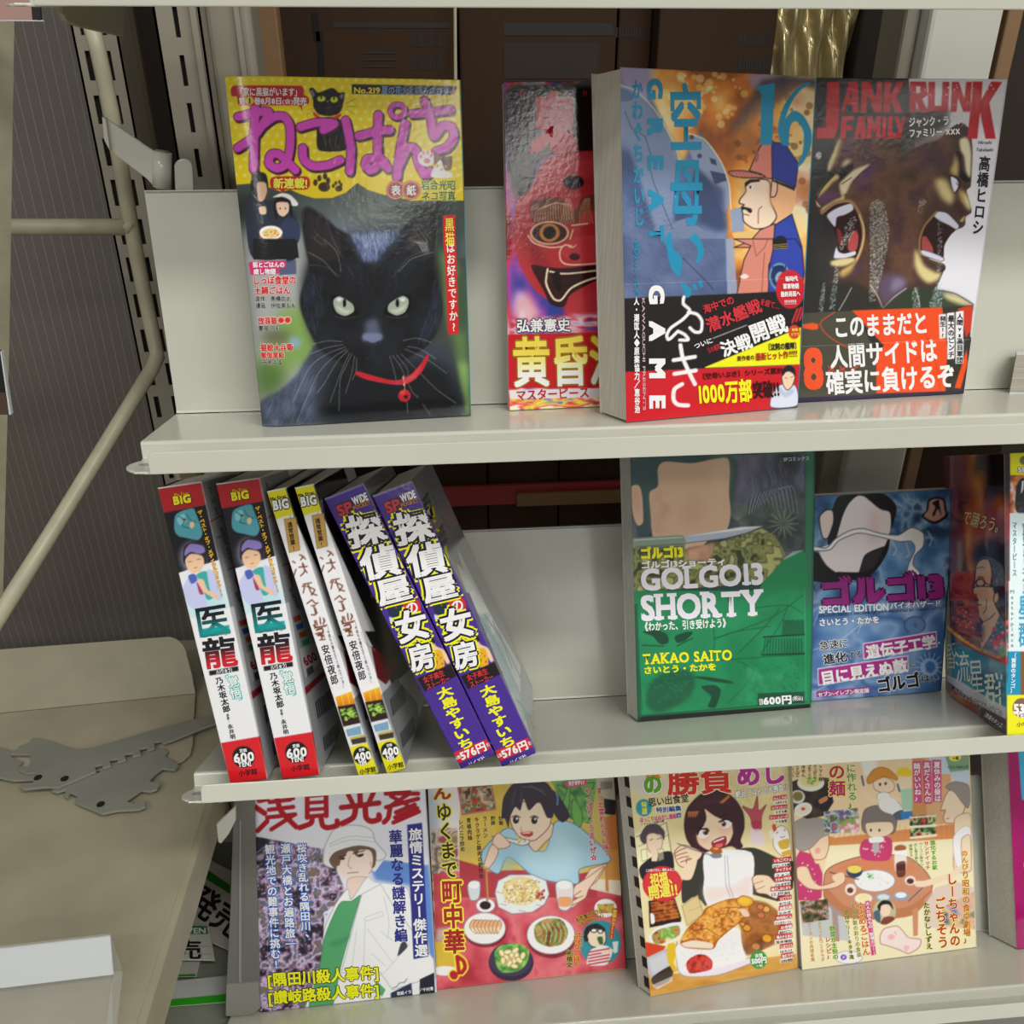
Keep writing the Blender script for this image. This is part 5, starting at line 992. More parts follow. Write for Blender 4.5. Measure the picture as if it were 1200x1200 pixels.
    c.P('123a2a', "825,640 1112,630 1112,700 825,715", 0, .8).T('定価', (832, 690, 856, 688), 40, 'eceaf2', .02).T('600円', (858, 684, 1032, 674), 54, 'f4f2f8', .08).T('(税込)', (1036, 670, 1100, 666), 28, 'eceaf2', .01)
    c.crop(730, 520, 5.217).T('SPコミックス', (980, 96, 1140, 88), 26, 'c8ccd0', .02)
    return c
def art_blue():
    c = Canvas(945, 566, 1130, 830, '4a6c9a').crop(940, 510, 4.615)
    c.noise("60,320 840,280 840,1000 60,1100", ['23406a', '3a648f', '5c86b0', '7fa0c0', '2c4a74'], 34, 9, 1, 0, 0, 4)
    c.noise("470,320 820,300 820,560 600,600 500,480", ['1c3050', '3a648f', '8aa6bc', '24405f'], 14, 19, .8, 4)
    # blank stand-in head with dark hair, drifting pale smoke
    c.P('191a20', "165,400 200,330 320,318 440,318 510,380 500,460 480,520 460,640 350,770 60,790 60,640 130,640 140,560 150,480", 1).P('d6cfd0', "175,600 220,440 255,370 300,330 340,335 420,400 475,420 480,500 465,560 400,700 330,740 200,740 180,740 130,700 90,620 160,590", 1).P('c9a59c', "370,420 410,410 420,520 390,600 360,540", 1, .5, 5).P('d8c6c2', "95,440 130,405 165,410 170,470 140,555 112,555 98,500", 1, line='1a1a20', lw=.8)
    c.P('191a20', "60,640 120,700 190,750 60,790").P('191a20', "350,640 470,600 400,720 340,790 300,790 320,700", 1, .9)
    c.P('e2dfe0', "60,600 130,610 180,560 260,515 330,505 420,530 520,540 590,500 655,530 655,600 610,650 600,700 635,740 630,760 570,760 575,700 610,620 590,575 520,575 400,545 300,530 200,570 150,620 62,625", 1, line='4a5060', lw=.6)
    for q in ("480,560 510,620 490,650", "560,580 580,640 560,660", "680,520 700,560 690,600"): c.L('a8bccc', 1.6, q, 1, .6)
    c.P('1a1a22', "680,355 720,335 770,345 782,400 790,440 740,475 700,478 645,440 672,410", 1).P('b88c7c', "690,360 722,345 762,355 770,400 775,432 735,462 705,465 660,438 684,405", 1).P('1a1a22', "715,360 740,350 745,380 755,440 735,400 715,440 705,430 722,390 705,370", 1)
    MG = '8e2c7c'
    c.T('ゴルゴ13', (92, 852, 772, 808), 150, MG, .12, '3a1034', .03)
    c.crop(940, 690, 4.615);
    c.P('15161c', "760,0 840,0 835,40 765,40", 0, .0)
    c.noise("50,85 760,50 770,560 50,610", ['34568a', '4c72a4', '7a98be', '3c5f94', '8ea6c8'], 40, 4, 1, 2)
    for q in ("60,330 200,280 330,180", "60,560 240,470 420,400 600,300", "300,240 340,150", "100,100 60,200"): c.L('c0cede', 1, q, 1, .6)
    c.E('5a7aa8', 610, 195, 56, 44, 0, 1, line='3a4a6a', lw=.8).P('3a4a6a', "620,180 600,200 615,200 605,220 630,195 615,195", 0, .8).P('5a7aa8', "575,230 650,225 640,245 585,248", 0, .8)
    for k in range(16): w = k/16*6.28; c.L('c8d4e2', 1.3, [(690+34*math.cos(w), 425+38*math.sin(w)), (690+76*math.cos(w), 425+84*math.sin(w))], 0, .7, .5)
    c.E('c8d4e2', 690, 425, 50, 48, 0, .5).P('3a6aa8', "668,410 690,392 716,402 722,430 700,458 672,446")
    WT = 'ece9f2'
    c.T('SPECIAL EDITION', (90, 112, 468, 96), 38, WT, .03).T('バイオハザード', (474, 92, 752, 76), 34, WT, .04, '30406a', .05)
    c.T("GOLGO13'S PERFECT MACHINE OF SNIPE PRESENTED BY TAKAO SAITO", (84, 146, 755, 104), 15, '20304c', 0).T('さいとう・たかを', (88, 182, 418, 165), 40, WT, .04, '30406a', .04)
    c.T('急速に', (92, 308, 250, 290), 50, '22242e', .02, 'dfe3ec', .06).T('進化', (112, 382, 242, 364), 56, '22242e', .05, 'dfe3ec', .05).T('する', (246, 362, 326, 350), 40, '22242e', .02, 'dfe3ec', .05)
    c.P('ece9f2', "330,296 728,230 732,316 334,384").P('a02c80', "334,300 724,236 727,312 338,378").T('遺伝子工学', (345, 344, 722, 282), 72, WT, .07).T('・', (725, 292, 755, 290), 40, WT, .03)
    c.P('ece9f2', "84,432 574,362 576,446 88,526").P('a02c80', "88,436 570,367 572,442 92,520").T('目に見えぬ敵', (98, 484, 568, 410), 74, WT, .07).T('に', (576, 408, 610, 402), 34, '22242e', .02, 'dfe3ec', .05)
    c.T('ゴルゴ', (402, 522, 636, 488), 82, '16161c', .07, 'dfe3ec', .05).T('は…', (640, 486, 740, 474), 40, '16161c', .02, 'dfe3ec', .05)
    c.P('a02c80', "78,556 366,532 370,562 80,588").T('セブン-イレブン限定版', (84, 572, 362, 548), 24, WT, .04)
    return c
def art_curved():
    c = Canvas(1095, 515, 1215, 875, '4a2420').crop(1100, 520, 7.06)
    c.noise("40,20 250,40 260,800 140,1200 60,1300", ['3a1c20', '6a2c38', '8c4a58', '4c2a30'], 26, 4, 1, 0, 0, 3, 3)
    c.noise("240,40 600,60 600,1200 260,1200 200,700", ['1a0e14', '2c141c', 'a8401c', 'd88a2c', '8a2c28', '3c1420', 'c86a24'], 50, 5, 1, 3, 0, 3, 2.6)
    c.P('17101c', "340,80 590,80 590,560 520,400 440,460 400,360 380,200 340,300 290,230", 1, .92, 5).P('c8782c', "300,300 370,180 380,300 330,470 300,480", 1, .8, 5).P('d0701c', "440,480 540,420 580,640 520,620 440,600", 1, .8, 6)
    c.P('17141e', "300,860 400,790 520,800 590,880 590,1100 420,1000 300,1000", 1, .9, 5).P('a8b87c', "160,800 190,820 190,1060 160,1060", 1, .7, 2).noise("100,1060 340,1050 340,1300 90,1300", ['8c2c24', 'b84a34', '6a2420'], 10, 6, .9)
    c.P('8a1c48', "250,560 560,520 590,840 400,800 270,740", 1, .5, 8).P('c8702c', "205,320 250,310 262,460 225,470 200,380", 1, .3, 3)
    def man(o):
        c.P('55555c', "330,960 380,930 470,960 540,1040 550,1300 440,1240 400,1100 310,1010", 1).P('dcae88', "310,1010 340,965 410,955 440,1060 430,1200 460,1230 480,1300 300,1300 300,1120", 1, line='1c1418', lw=.7)
    man(0)
    c.rain('9a9aa4', "430,980 530,1060 540,1250 440,1200", 80, 6, 20, .4, 3, .6).L('1c1418', .7, "320,1030 360,1020 380,1030").L('1c1418', 1, "320,1108 350,1102 372,1112", 1).E('dcae88', 345, 1150, 36, 30, 0, 1, line='1c1418', lw=.9).L('1c1418', 1, "382,1150 450,1180")
    c.crop(1100, 690, 6.667)
    c.P('dcae88', "275,-10 440,-10 450,40 440,120 470,180 480,240 340,480 320,300 345,260 310,210 290,140", 1, line='1c1418', lw=.7).P('1c1a20', "430,-10 520,-10 540,150 480,140 460,80 430,20", 1).E('d8a880', 450, 70, 20, 42, 8, 1, line='1c1418', lw=.6)
    c.L('1c1418', .9, "290,60 310,90 295,100", 1).L('1c1418', 1.2, "300,118 330,128", 0).L('1c1418', .7, "345,260 400,230 440,190", 1).L('1c1418', .6, "375,80 370,160 350,190", 1)
    c.noise("85,40 300,40 330,300 350,420 100,300", ['6a2420', '9a3a2c', 'b84a34', '4a1a1c'], 14, 7, 1, 0, 0, 2, .5).P('2a1c2c', "290,270 350,300 345,420 280,330", 1, .8, 2).dots(['c87a5c', 'd8988c'], "150,140 290,220 320,360 140,280", 40, .5, 1.3, 4, .7)
    c.noise("480,200 540,340 540,560 320,500 420,340", ['3c6a78', '4c8a8c', '2a4c5c', '6a9a7c'], 16, 8, 1); c.dots(['c4404c', 'd87a84', 'c8384a'], "400,260 540,260 540,500 380,460", 26, 1.2, 3.2, 5).dots(['e8b8bc'], "400,300 540,300 540,480 400,450", 12, .5, 1, 6)
    c.noise("75,350 330,500 545,560 545,1000 75,690", ['16505e', '2a7c8c', '3c94a0', '1c5c70'], 26, 9, 1)
    c.L('8c2420', 6.5, "75,300 180,400 330,490 540,570", 1).L('d8a41c', 3.6, "75,305 180,392 330,478 520,552", 1); c.dots(['8a4a14'], "110,330 180,370 330,455 500,540 500,552 330,485 180,395", 60, .4, .9, 3).E('c43a24', 512, 555, 24, 26)
    c.P('c9c8cc', "65,670 200,740 380,850 530,930 530,1020 300,900 65,720", 0).P('8c3a24', "40,740 150,800 300,910 400,985 535,1060 535,1145 380,1050 240,940 120,860 60,800", 0); c.P('e09a2c', "90,800 140,830 200,880 180,900 110,850", 1, .9, 4).P('1c1a26', "330,930 530,1050 535,1145 440,1090 330,1000", 0, .95).P('2a1c30', "60,750 100,790 90,810 50,780", 0, .8)
    WT = 'e9e4cc'
    c.V('昏', (95, 410, 100, 640), 90, 'cfd2b4', 0).V('流', (180, 470, 195, 745), 120, WT, 0).V('星', (285, 535, 310, 830), 120, WT, .006).V('群', (435, 640, 445, 930), 170, WT, .01)
    c.T('Masterpiece', (110, 790, 510, 965), 60, '9a9590', 0, sl=.25).T('〔黄昏のタンゴ〕', (350, 970, 520, 1085), 36, 'd9d6dc', .02)
    c.crop(1100, 520, 7.06)
    c.T('で踊ろう。', (205, 600, 545, 690), 125, 'ecdfa0', 0, sl=.0)
    # spine
    c.crop(1100, 520, 7.06); c.P('d8d41c', "590,60 900,60 900,262 592,262").noise("592,262 900,262 900,575 590,575", ['8c2c28', 'd8d0d8', 'c86a34', '2a2c50'], 14, 4, 1).P('171820', "640,380 665,310 700,285 760,290 760,570 640,560", 1).P('d9dee6', "690,310 705,306 700,380 680,420", 0)
    c.T('SPE', (652, 216, 760, 210), 40, 'ecebe0', .05, '1a1a16', .07).E('6a6a3c', 715, 140, 46, 40).P('cfdfe8', "588,575 900,575 900,1300 588,1300").V('マスターピース', (625, 640, 625, 1100), 40, '3a6a84', .0)
    c.P('3a8ab0', "690,660 720,680 730,760 700,800 700,720", 1).V('黄昏', (740, 700, 740, 1000), 110, '2c86b0', .03).V('流星群', (740, 1020, 740, 1400), 110, '5ab0d0', .02)
    c.crop(1100, 690, 6.667); c.P('d0e0e8', "548,-60 800,-60 800,490 545,490").V('Masterpiece', (572, 0, 572, 460), 46, '7a8894', 0).V('星群', (670, 40, 670, 460), 100, '3a9ac4', .02).P('1c86ac', "545,490 640,490 640,830 535,830").V('〔黄昏のタンゴ〕', (585, 500, 575, 815), 40, 'e4eef4', .03).P('7a5230', "640,490 800,490 800,830 640,830")
    c.P('dcd81c', "535,830 800,830 800,1150 532,1150").E('7c5a48', 650, 930, 72, 76).T('530', (582, 935, 720, 935), 72, 'f4f0f2', .09).T('YEN', (600, 985, 700, 985), 34, 'f4f0f2', .06).T('小学館', (605, 1060, 740, 1055), 38, '6a661c', .0)
    return c
# ================================================================== printed art, bottom shelf
def art_crime():
    c = Canvas(284, 898, 520, 1195, 'd4d5de').crop(280, 910, 5); t = lambda: c.crop(280, 910, 5); l = lambda: c.crop(280, 1040, 5)
    PK = ['2a2430', '5c4a5a', '8a7290', 'b49ab8', 'd0bcd0', '4a5a8c', '7a6a5c']
    c.noise("60,345 520,430 640,700 500,800 480,1500 100,1500", PK, 9, 3, 1, 0, 0, 3, 1, 1.5); c.dots(['c4acc8', 'dcc8dc', '3a3040', '8a8ab8', '9a7a90'], "70,360 560,440 600,700 470,900 440,1450 110,1450", 900, .4, 1.4, 5, .75)
    c.P('1e1c28', "64,345 190,370 140,440 200,480 90,530 70,520", 0, .95, 1).L('a8a4b4', .8, "90,460 150,410").P('c0a8c0', "90,470 150,450 140,490 90,490", 1, .8, 1)
    c.P('5c82c4', "770,530 840,488 1110,512 1130,640 1140,800 1160,1200 1000,640 800,610", 0, 1, 2); c.P('d4d5de', "60,130 1090,60 1110,520 850,490 800,560 520,430 64,345", 0)
    # suited man in a white bucket hat
    c.P('d8dade', "500,420 530,350 560,310 640,285 720,290 780,320 800,380 860,450 850,480 810,490 700,410 600,440 570,535 500,515 495,460", 1, line='9a9ca4', lw=.6).L('9a9ca4', .5, "530,395 650,350 800,360", 1).L('9a9ca4', .5, "530,410 660,370 805,385", 1)
    c.P('6a5344', "530,490 570,440 700,405 800,430 800,520 770,540 760,460 600,470 580,540 550,530", 1).P('e3cfc4', "575,540 590,470 640,440 760,430 785,470 780,540 750,590 690,635 640,600 600,580", 1).P('6a5344', "560,520 580,450 640,430 620,470 600,480 590,520", 1).P('6a5344', "640,430 720,412 700,440 690,470 670,440", 1)
    c.L('3a2c28', 1, "586,470 628,462").L('3a2c28', 1.1, "668,452 735,434", 0).P('3a2a26', "588,480 620,475 618,488 600,490", 1).P('3a2a26', "690,462 730,452 728,466 706,474", 1).L('8a6a60', .6, "650,470 640,520 660,540", 1).L('8a4a48', .8, "636,566 700,560", 1).L('8a6a60', .6, "770,500 780,540 760,570", 1)
    c.P('dcc4b8', "640,600 750,590 760,650 700,720 640,700", 1, line='9a8a84', lw=.4)
    c.P('dfe2e4', "750,590 800,620 980,650 1020,800 1100,900 1140,1300 1140,1450 400,1500 480,1100 500,900 560,760 600,700 640,660 660,720", 1, line='a0a4aa', lw=.5)
    l(); c.P('4f9a68', "600,85 660,80 715,45 690,130 600,450 540,710 410,720 470,480 500,300 560,150", 1, line='3a6a4c', lw=.4).P('3c7c52', "530,330 600,300 680,270 610,330 560,350", 1, .6, 2).P('4f9a68', "800,540 860,600 840,640 800,620")
    c.P('dfe2e4', "720,40 830,-20 900,100 1050,300 1140,420 1150,520 900,600 830,500 600,500 690,150", 0, line='a0a4aa', lw=.5)
    for q in ("740,190 730,480", "690,250 660,480", "750,240 900,440", "850,60 880,200 870,300", "830,260 900,310", "780,390 860,460", "1000,330 870,480 820,520"): c.L('a6aab0', .5, q, 1)
    c.L('a6aab0', .5, "735,190 740,175 840,140 848,165 740,198").P('3a4048', "930,400 950,330 975,318 988,350 950,390", 1).P('2a2c50', "890,620 1012,560 1020,650 892,662").P('1c1e30', "1060,540 1145,500 1150,620 1060,636").L('5a5c60', .8, "900,590 925,580 940,560 970,555 985,535")
    t(); RD = 'a30d1c'
    def brush(q, w): c.L(RD, w*.76, q, 1)
    for q, w in (("120,140 165,130", 8.5), ("98,180 150,215", 8.5), ("110,318 165,262", 7.5), ("180,150 300,135", 6.5), ("175,195 318,178", 6.5), ("165,240 330,222", 6.5), ("225,120 245,200 335,295", 8), ("322,225 190,310", 6.5), ("290,120 320,130", 5),
                 ("400,110 400,240", 7.5), ("510,100 512,230", 7.5), ("395,115 515,105", 6), ("400,155 510,148", 5.5), ("400,195 510,188", 5.5), ("398,235 512,226", 6.5), ("430,240 420,275 355,300", 8), ("480,235 490,285 520,300 575,285 575,260", 8),
                 ("708,85 712,170", 8.5), ("640,105 665,155", 7.5), ("790,90 765,145", 7.5), ("600,182 820,155", 8), ("685,180 670,240 605,275", 8.5), ("740,175 745,240 775,262 820,250 820,225", 8.5),
                 ("860,100 1050,100", 6.5), ("900,90 1000,90", 6), ("890,115 985,165", 6), ("1000,100 890,170", 6), ("862,180 1050,130", 6.5), ("885,180 875,240 850,268", 7.5), ("1030,165 920,210", 6.5), ("1045,185 915,240", 6.5), ("1055,205 905,270", 6.5)): brush(q, w)
    BLU = '2c2f7c'
    c.crop(280, 910, 5); c.P(BLU, "986,284 1074,272 1112,1055 1024,1072")
    c.V('旅情ミステリー傑作選', (1032, 300, 1070, 1056), 78, 'ecebf4', .04).V('華麗なる謎解き編', (915, 310, 952, 970), 78, BLU, .05)
    WB = ('f0f4fa', '2f62b8')
    c.V('桜咲き乱れる隅田川、', (366, 390, 396, 960), 60, WB[0], .03, WB[1], .11).V('瀬戸大橋とお遍路旅─', (272, 390, 305, 1010), 60, WB[0], .03, WB[1], .11).V('観光地での難事件に挑む!', (180, 395, 220, 1130), 60, WB[0], .03, WB[1], .11)
    l(); YL = 'ece21c'
    c.T('[隅田川殺人事件]', (168, 542, 820, 494), 80, YL, .05, '2a2418', .06).T('[讃岐路殺人事件]', (172, 646, 822, 597), 78, YL, .05, '2a2418', .06).T('表紙イラスト／千村青', (925, 622, 1140, 590), 22, 'e8e8ec', .01)
    return c
RDT = 'a83440'
def plate_(c, x, y, rx, ry, rim='e0e2e0'): return c.E('6a1c28', x+4, y+ry*.18, rx*1.03, ry*1.05, 0, .8).E(rim, x, y, rx, ry, 0, 1, line='8a8a94', lw=.5).E('f0f0ec', x, y, rx*.86, ry*.84)
def art_chinese():
    c = Canvas(498, 895, 742, 1168, 'c8b45c').crop(500, 900, 5); t = lambda: c.crop(500, 900, 5); l = lambda: c.crop(500, 1020, 5)
    c.noise("200,100 760,40 900,500 600,640 200,560", ['c4a83c', 'd4b84c', 'c8b060'], 30, 3, 1).P('e0dcd8', "10,110 200,90 190,500 200,700 20,1300", 0).P('b8c8dc', "10,150 60,150 80,400 20,440", 1, .7, 3).noise("30,360 180,350 190,640 200,1300 30,1300", ['8c6a48', 'c8b888', '5a4a40', 'd8d0c0', '9a3a44'], 14, 4, .9)
    c.noise("720,60 1000,60 960,330 840,300", ['3a6a3c', '5c9a4a', '7ab45c', '2c5034'], 12, 5, 1); 
    for q in ("760,100 830,130 880,190 850,200", "860,180 910,260 905,340 870,330 850,260", "900,100 980,90 940,170", "840,100 800,200 830,240"): c.P('6aa850', q, 1, 1, 0, '2c5a30', .5)
    c.P('c0bcb4', "990,50 1100,40 1110,200 1060,210 1000,120", 0, .9).P('8c8880', "1020,80 1090,80 1090,120 1020,130").P('2a2024', "1040,180 1110,190 1110,280 1040,270").P('c0743c', "1040,290 1120,270 1130,480 1060,480").P('3a2a2c', "1100,60 1120,55 1175,560 1160,600")
    # red table
    l(); c.noise("40,20 330,0 960,90 1160,150 1170,575 60,705", ['a42c38', 'b43c48', 'c85460', 'd47078', 'b03040'], 40, 7, 1, 0, 0, 4); t(); c.P('a83440', "190,540 330,580 350,620 460,600 860,600 900,620 1000,600 1000,760 200,760", 0)
    c.P('c8843c', "1010,620 1060,560 1070,720 1150,740 1150,480 1060,480", 0, .9)
    l(); c.P('e0d8c8', "960,110 1050,130 1140,150 1150,60 960,50", 0, .9).P('c07a3c', "1045,-60 1060,-60 1068,130 1050,120")
    t()
    # food photo inset
    c.P('b8586c', "180,112 385,95 410,245 208,280").noise("190,115 382,102 402,238 212,268", ['7a1c1c', 'c0442c', '4a6a34', 'd0a890', '3a2a20'], 6, 9, 1)
    for k in range(16): c.L('e0c8b0', .7, [(300+k*6, 120+k*5), (320+k*4, 200+k*2)], 0, .7)
    # woman eating
    c.P('9cc4d4', "330,480 480,350 620,470 700,480 750,320 850,320 960,400 1080,540 900,590 880,680 640,640 480,520 420,620 330,560", 1, line='4a6a8a', lw=.6).P('b4d4e0', "560,480 700,500 740,400 900,450 880,600 760,650 600,600", 1, .8, 6).P('8ab4d0', "420,520 500,480 540,560 460,600", 1, .6, 5)
    c.P('eec8b0', "600,400 700,330 740,330 730,400 690,440 640,490 600,450", 1, line='7a4a44', lw=.5).P('f0cdb4', "490,260 560,200 720,220 720,340 640,420 600,425 540,400 500,340", 1, line='7a4a44', lw=.6)
    c.P('2a2030', "440,290 450,180 500,100 560,80 690,80 740,130 780,190 820,240 835,290 790,315 750,250 740,290 705,290 660,200 600,250 570,180 550,250 520,230 490,290 480,350 460,300", 1).P('2a2030', "740,130 800,200 840,280 800,320 760,290 730,220", 1)
    for q in ("520,130 500,220", "560,110 640,120 700,160", "600,100 690,140", "560,140 550,200"): c.L('6a5c78', .9, q, 1, .8)
    c.L('5c84b8', 1.8, "760,150 768,180 765,215", 1)
    for x, y in ((524, 306), (632, 308)): c.E('1c1620', x, y, 18, 22).E('f4f0f0', x+5, y-8, 6, 7).L('1c1620', 1, [(x-26, y-18), (x, y-28), (x+24, y-16)], 1)
    c.L('a05a50', .6, "556,345 550,362 560,366", 1).P('b02c34', "552,378 620,374 622,395 590,408 560,395", 1).P('f0ece8', "560,380 612,377 608,384 565,386")
    c.P('dcd8d4', "382,402 430,400 520,420 600,420 600,440 560,455 510,440 430,415", 1, line='5a5a64', lw=.5).dots(['e0c040', 'f0e8d0', '7aa048'], "530,400 590,395 600,430 540,440", 26, .6, 1.2, 3)
    c.P('eec8b0', "385,430 420,380 470,420 490,450 460,470 410,470", 1, line='8a5a50', lw=.5).P('eec8b0', "380,450 420,480 400,540 360,590 335,580 350,520", 1, line='8a5a50', lw=.5).P('eec8b0', "960,590 1060,560 1000,660 930,720 900,690", 0, line='8a5a50', lw=.5)
    l(); c.P('eec8b0', "900,70 960,30 1000,0 1040,-20 950,110 930,160 850,220 840,190 880,160 850,150 870,90", 1, line='8a5a50', lw=.5)
    for q in ("845,185 880,165 915,150", "848,205 885,190 920,170", "842,160 875,140 905,120"): c.L('8a5a50', .9, q, 1)
    # dishes
    c.P('d8dcdc', "400,130 420,60 490,25 620,25 700,60 718,140 690,200 620,245 500,255 420,215", 0, line='7a7a84', lw=.6).E('d8c890', 556, 122, 112, 84); c.dots(['e8dca0', 'f0ecd8', 'c8a848', 'b89a7a', '9a8a5a'], "450,60 660,60 670,190 460,200", 220, .6, 1.5, 6); c.dots(['b0303c', '8c2028'], "630,130 690,115 690,170 640,165", 30, .5, 1.1, 6)
    for x, y in ((425, 130), (560, 238), (450, 200), (660, 205)): c.L('b84a3c', .7, [(x-20, y-4), (x+20, y+4)], 0, .7)
    plate_(c, 340, 340, 122, 92); 
    for k in range(8): c.P('d8a878', [(250+k*22, 330+k*2), (270+k*22, 290), (300+k*20, 300+k*3), (290+k*18, 372)], 1, .95, 0, '8a5a40', .4).P('f0e0c8', [(262+k*22, 345), (285+k*20, 330), (290+k*20, 372)], 1, .9)
    plate_(c, 728, 378, 140, 112); c.noise("640,320 700,285 790,290 830,360 800,430 720,450 650,420 630,370", ['4a2c1c', '7a4a2c', '6a9a4c', 'a85c34', '8cb86a', 'c87a5c'], 6, 4, 1, 0, 1)
    for k in range(10): c.L('a8c88c' if k % 2 else '9a4a2c', 1.1, [(660+k*15, 310), (690+k*14, 360), (680+k*14, 420)], 1, .8)
    c.E('2c2438', 496, 540, 132, 110).E('3c3450', 492, 525, 124, 98); c.noise("400,480 440,440 540,430 600,470 590,540 540,590 450,600 410,560", ['3c7a34', '6aa84c', '9ccc6c'], 6, 5, 1, 0, 1)
    for k in range(14): w = k*2.4; r = 18+k*4.2; c.E('ecdca8', 496+r*math.cos(w)*.95, 512+r*math.sin(w)*.8, 22, 14, k*50, 1, 0, 'a8885c', .5)
    c.E('e4e4e4', 345, 205, 56, 42, 0, 1, 0, '7a7a84', .5).E('2a1418', 345, 206, 33, 25).L('b88848', 2, "350,-20 358,175").L('8a6434', 1, "342,-10 352,175")
    c.P('c8dce0', "240,90 270,60 312,70 310,150 290,175 255,170", 1, .9, 0, '6a7a84', .5).E('e8f0f0', 278, 85, 32, 22, 0, .8).P('dce8e8', "755,85 800,55 858,80 852,200 820,235 775,220", 1, .85, 0, '6a7a84', .5).P('d88a4c', "775,160 848,160 842,210 780,210", 1, .8).E('f4f0ec', 806, 90, 40, 22, 0, .8)
    c.P('c8b434', "46,420 196,405 200,560 180,590 60,580", 0, .9, 1).E('e0e4e0', 110, 590, 76, 28).P('b8b8b0', "60,340 190,330 196,410 50,420", 0, .8, 2)
    c.E('e0e4e0', 1050, 222, 66, 54).noise("1000,200 1100,195 1095,250 1010,255", ['8a9a3c', 'c8a84c', 'a85c3c'], 5, 6, 1)
    # round inset with the bespectacled cartoon man
    c.E('2c8894', 1018, 425, 122, 132).P('f0d4b8', "930,370 960,330 1040,350 1050,410 1020,450 960,440", 1, line='2a2430', lw=.6).P('1c1820', "920,380 940,330 1000,312 1045,340 1040,360 980,340 945,380 950,410 930,420", 1).P('e4e0e4', "940,550 960,470 1040,440 1090,470 1060,550 990,560", 1)
    for k in range(5): c.L('c03440', 1.8, [(948, 480+k*18), (1070, 458+k*18)], 0, .95)
    c.E('f0f0f0', 980, 352, 17, 12, 0, .8, 0, '1c1820', .6).E('f0f0f0', 1018, 356, 15, 12, 0, .8, 0, '1c1820', .6).P('3c5c34', "1000,395 1030,390 1035,430 1015,435", 1).P('d8e8ec', "1090,420 1125,415 1120,480 1100,490").L('f0d4b8', 3, "1030,480 1090,470", 0)
    # lettering
    YE = 'ecd83c'
    t(); c.V('ん', (88, 100, 92, 190), 110, '9c1c24', .05, YE, .07).V('ゆくまで', (95, 200, 140, 650), 96, '2c1c14', .03, YE, .08)
    l(); c.V('町中華', (145, 45, 165, 490), 125, '9c1c24', .05, [YE], .08)
    for col, w in ((YE, 8), ('a81c24', 4.4)): c.L(col, w, "178,505 190,600").L(col, w, "180,505 215,530 225,570 205,600", 1); c.E(col, 160, 615, 33 if w > 5 else 24, 36 if w > 5 else 27, -30)
    t()
    for s_, q in (('炒飯', (435, 280, 437, 335)), ('酢豚', (388, 280, 390, 335)), ('ラーメン', (340, 280, 345, 410)), ('キクラゲと豚肉の卵炒め', (292, 285, 322, 650)), ('青椒肉絲', (245, 290, 255, 425)), ('レバニラ炒め', (198, 300, 212, 490))): c.V(s_, q, 28, '2a2014', .01)
    c.V('ずっと変わらない味。', (1010, 110, 1055, 525), 42, 'c43440', .03, 'f0dcd4', .07).V('やっぱり、うまいぜ☆', (945, 115, 980, 545), 42, 'c43440', .03, 'f0dcd4', .07)
    c.P('c85068', "810,85 930,70 940,100 860,115 820,110", 1); c.T('好評!!', (830, 90, 925, 82), 28, 'f4ecec', .04)
    l(); c.T('幻冬食セキララ', (875, 288, 1030, 230), 28, '1c1a14', .03, YE, .06).T('ごほうびエッセイ♪', (885, 318, 1045, 258), 26, '1c1a14', .03, YE, .06).P('c03c34', "1092,225 1120,220 1095,400 1068,400").V('巻頭カラー!!', (1104, 228, 1080, 400), 26, 'ecd83c', .03)
    c.V('ひとり', (905, 360, 900, 450), 34, 'b83428', .03, 'ecc83c', .07).V('ぶらりごはん', (880, 362, 880, 565), 40, 'b83428', .03, 'ecc83c', .07).V('拓植文', (838, 465, 836, 570), 36, '2c3414', .03, 'c8d04c', .06)
    return c
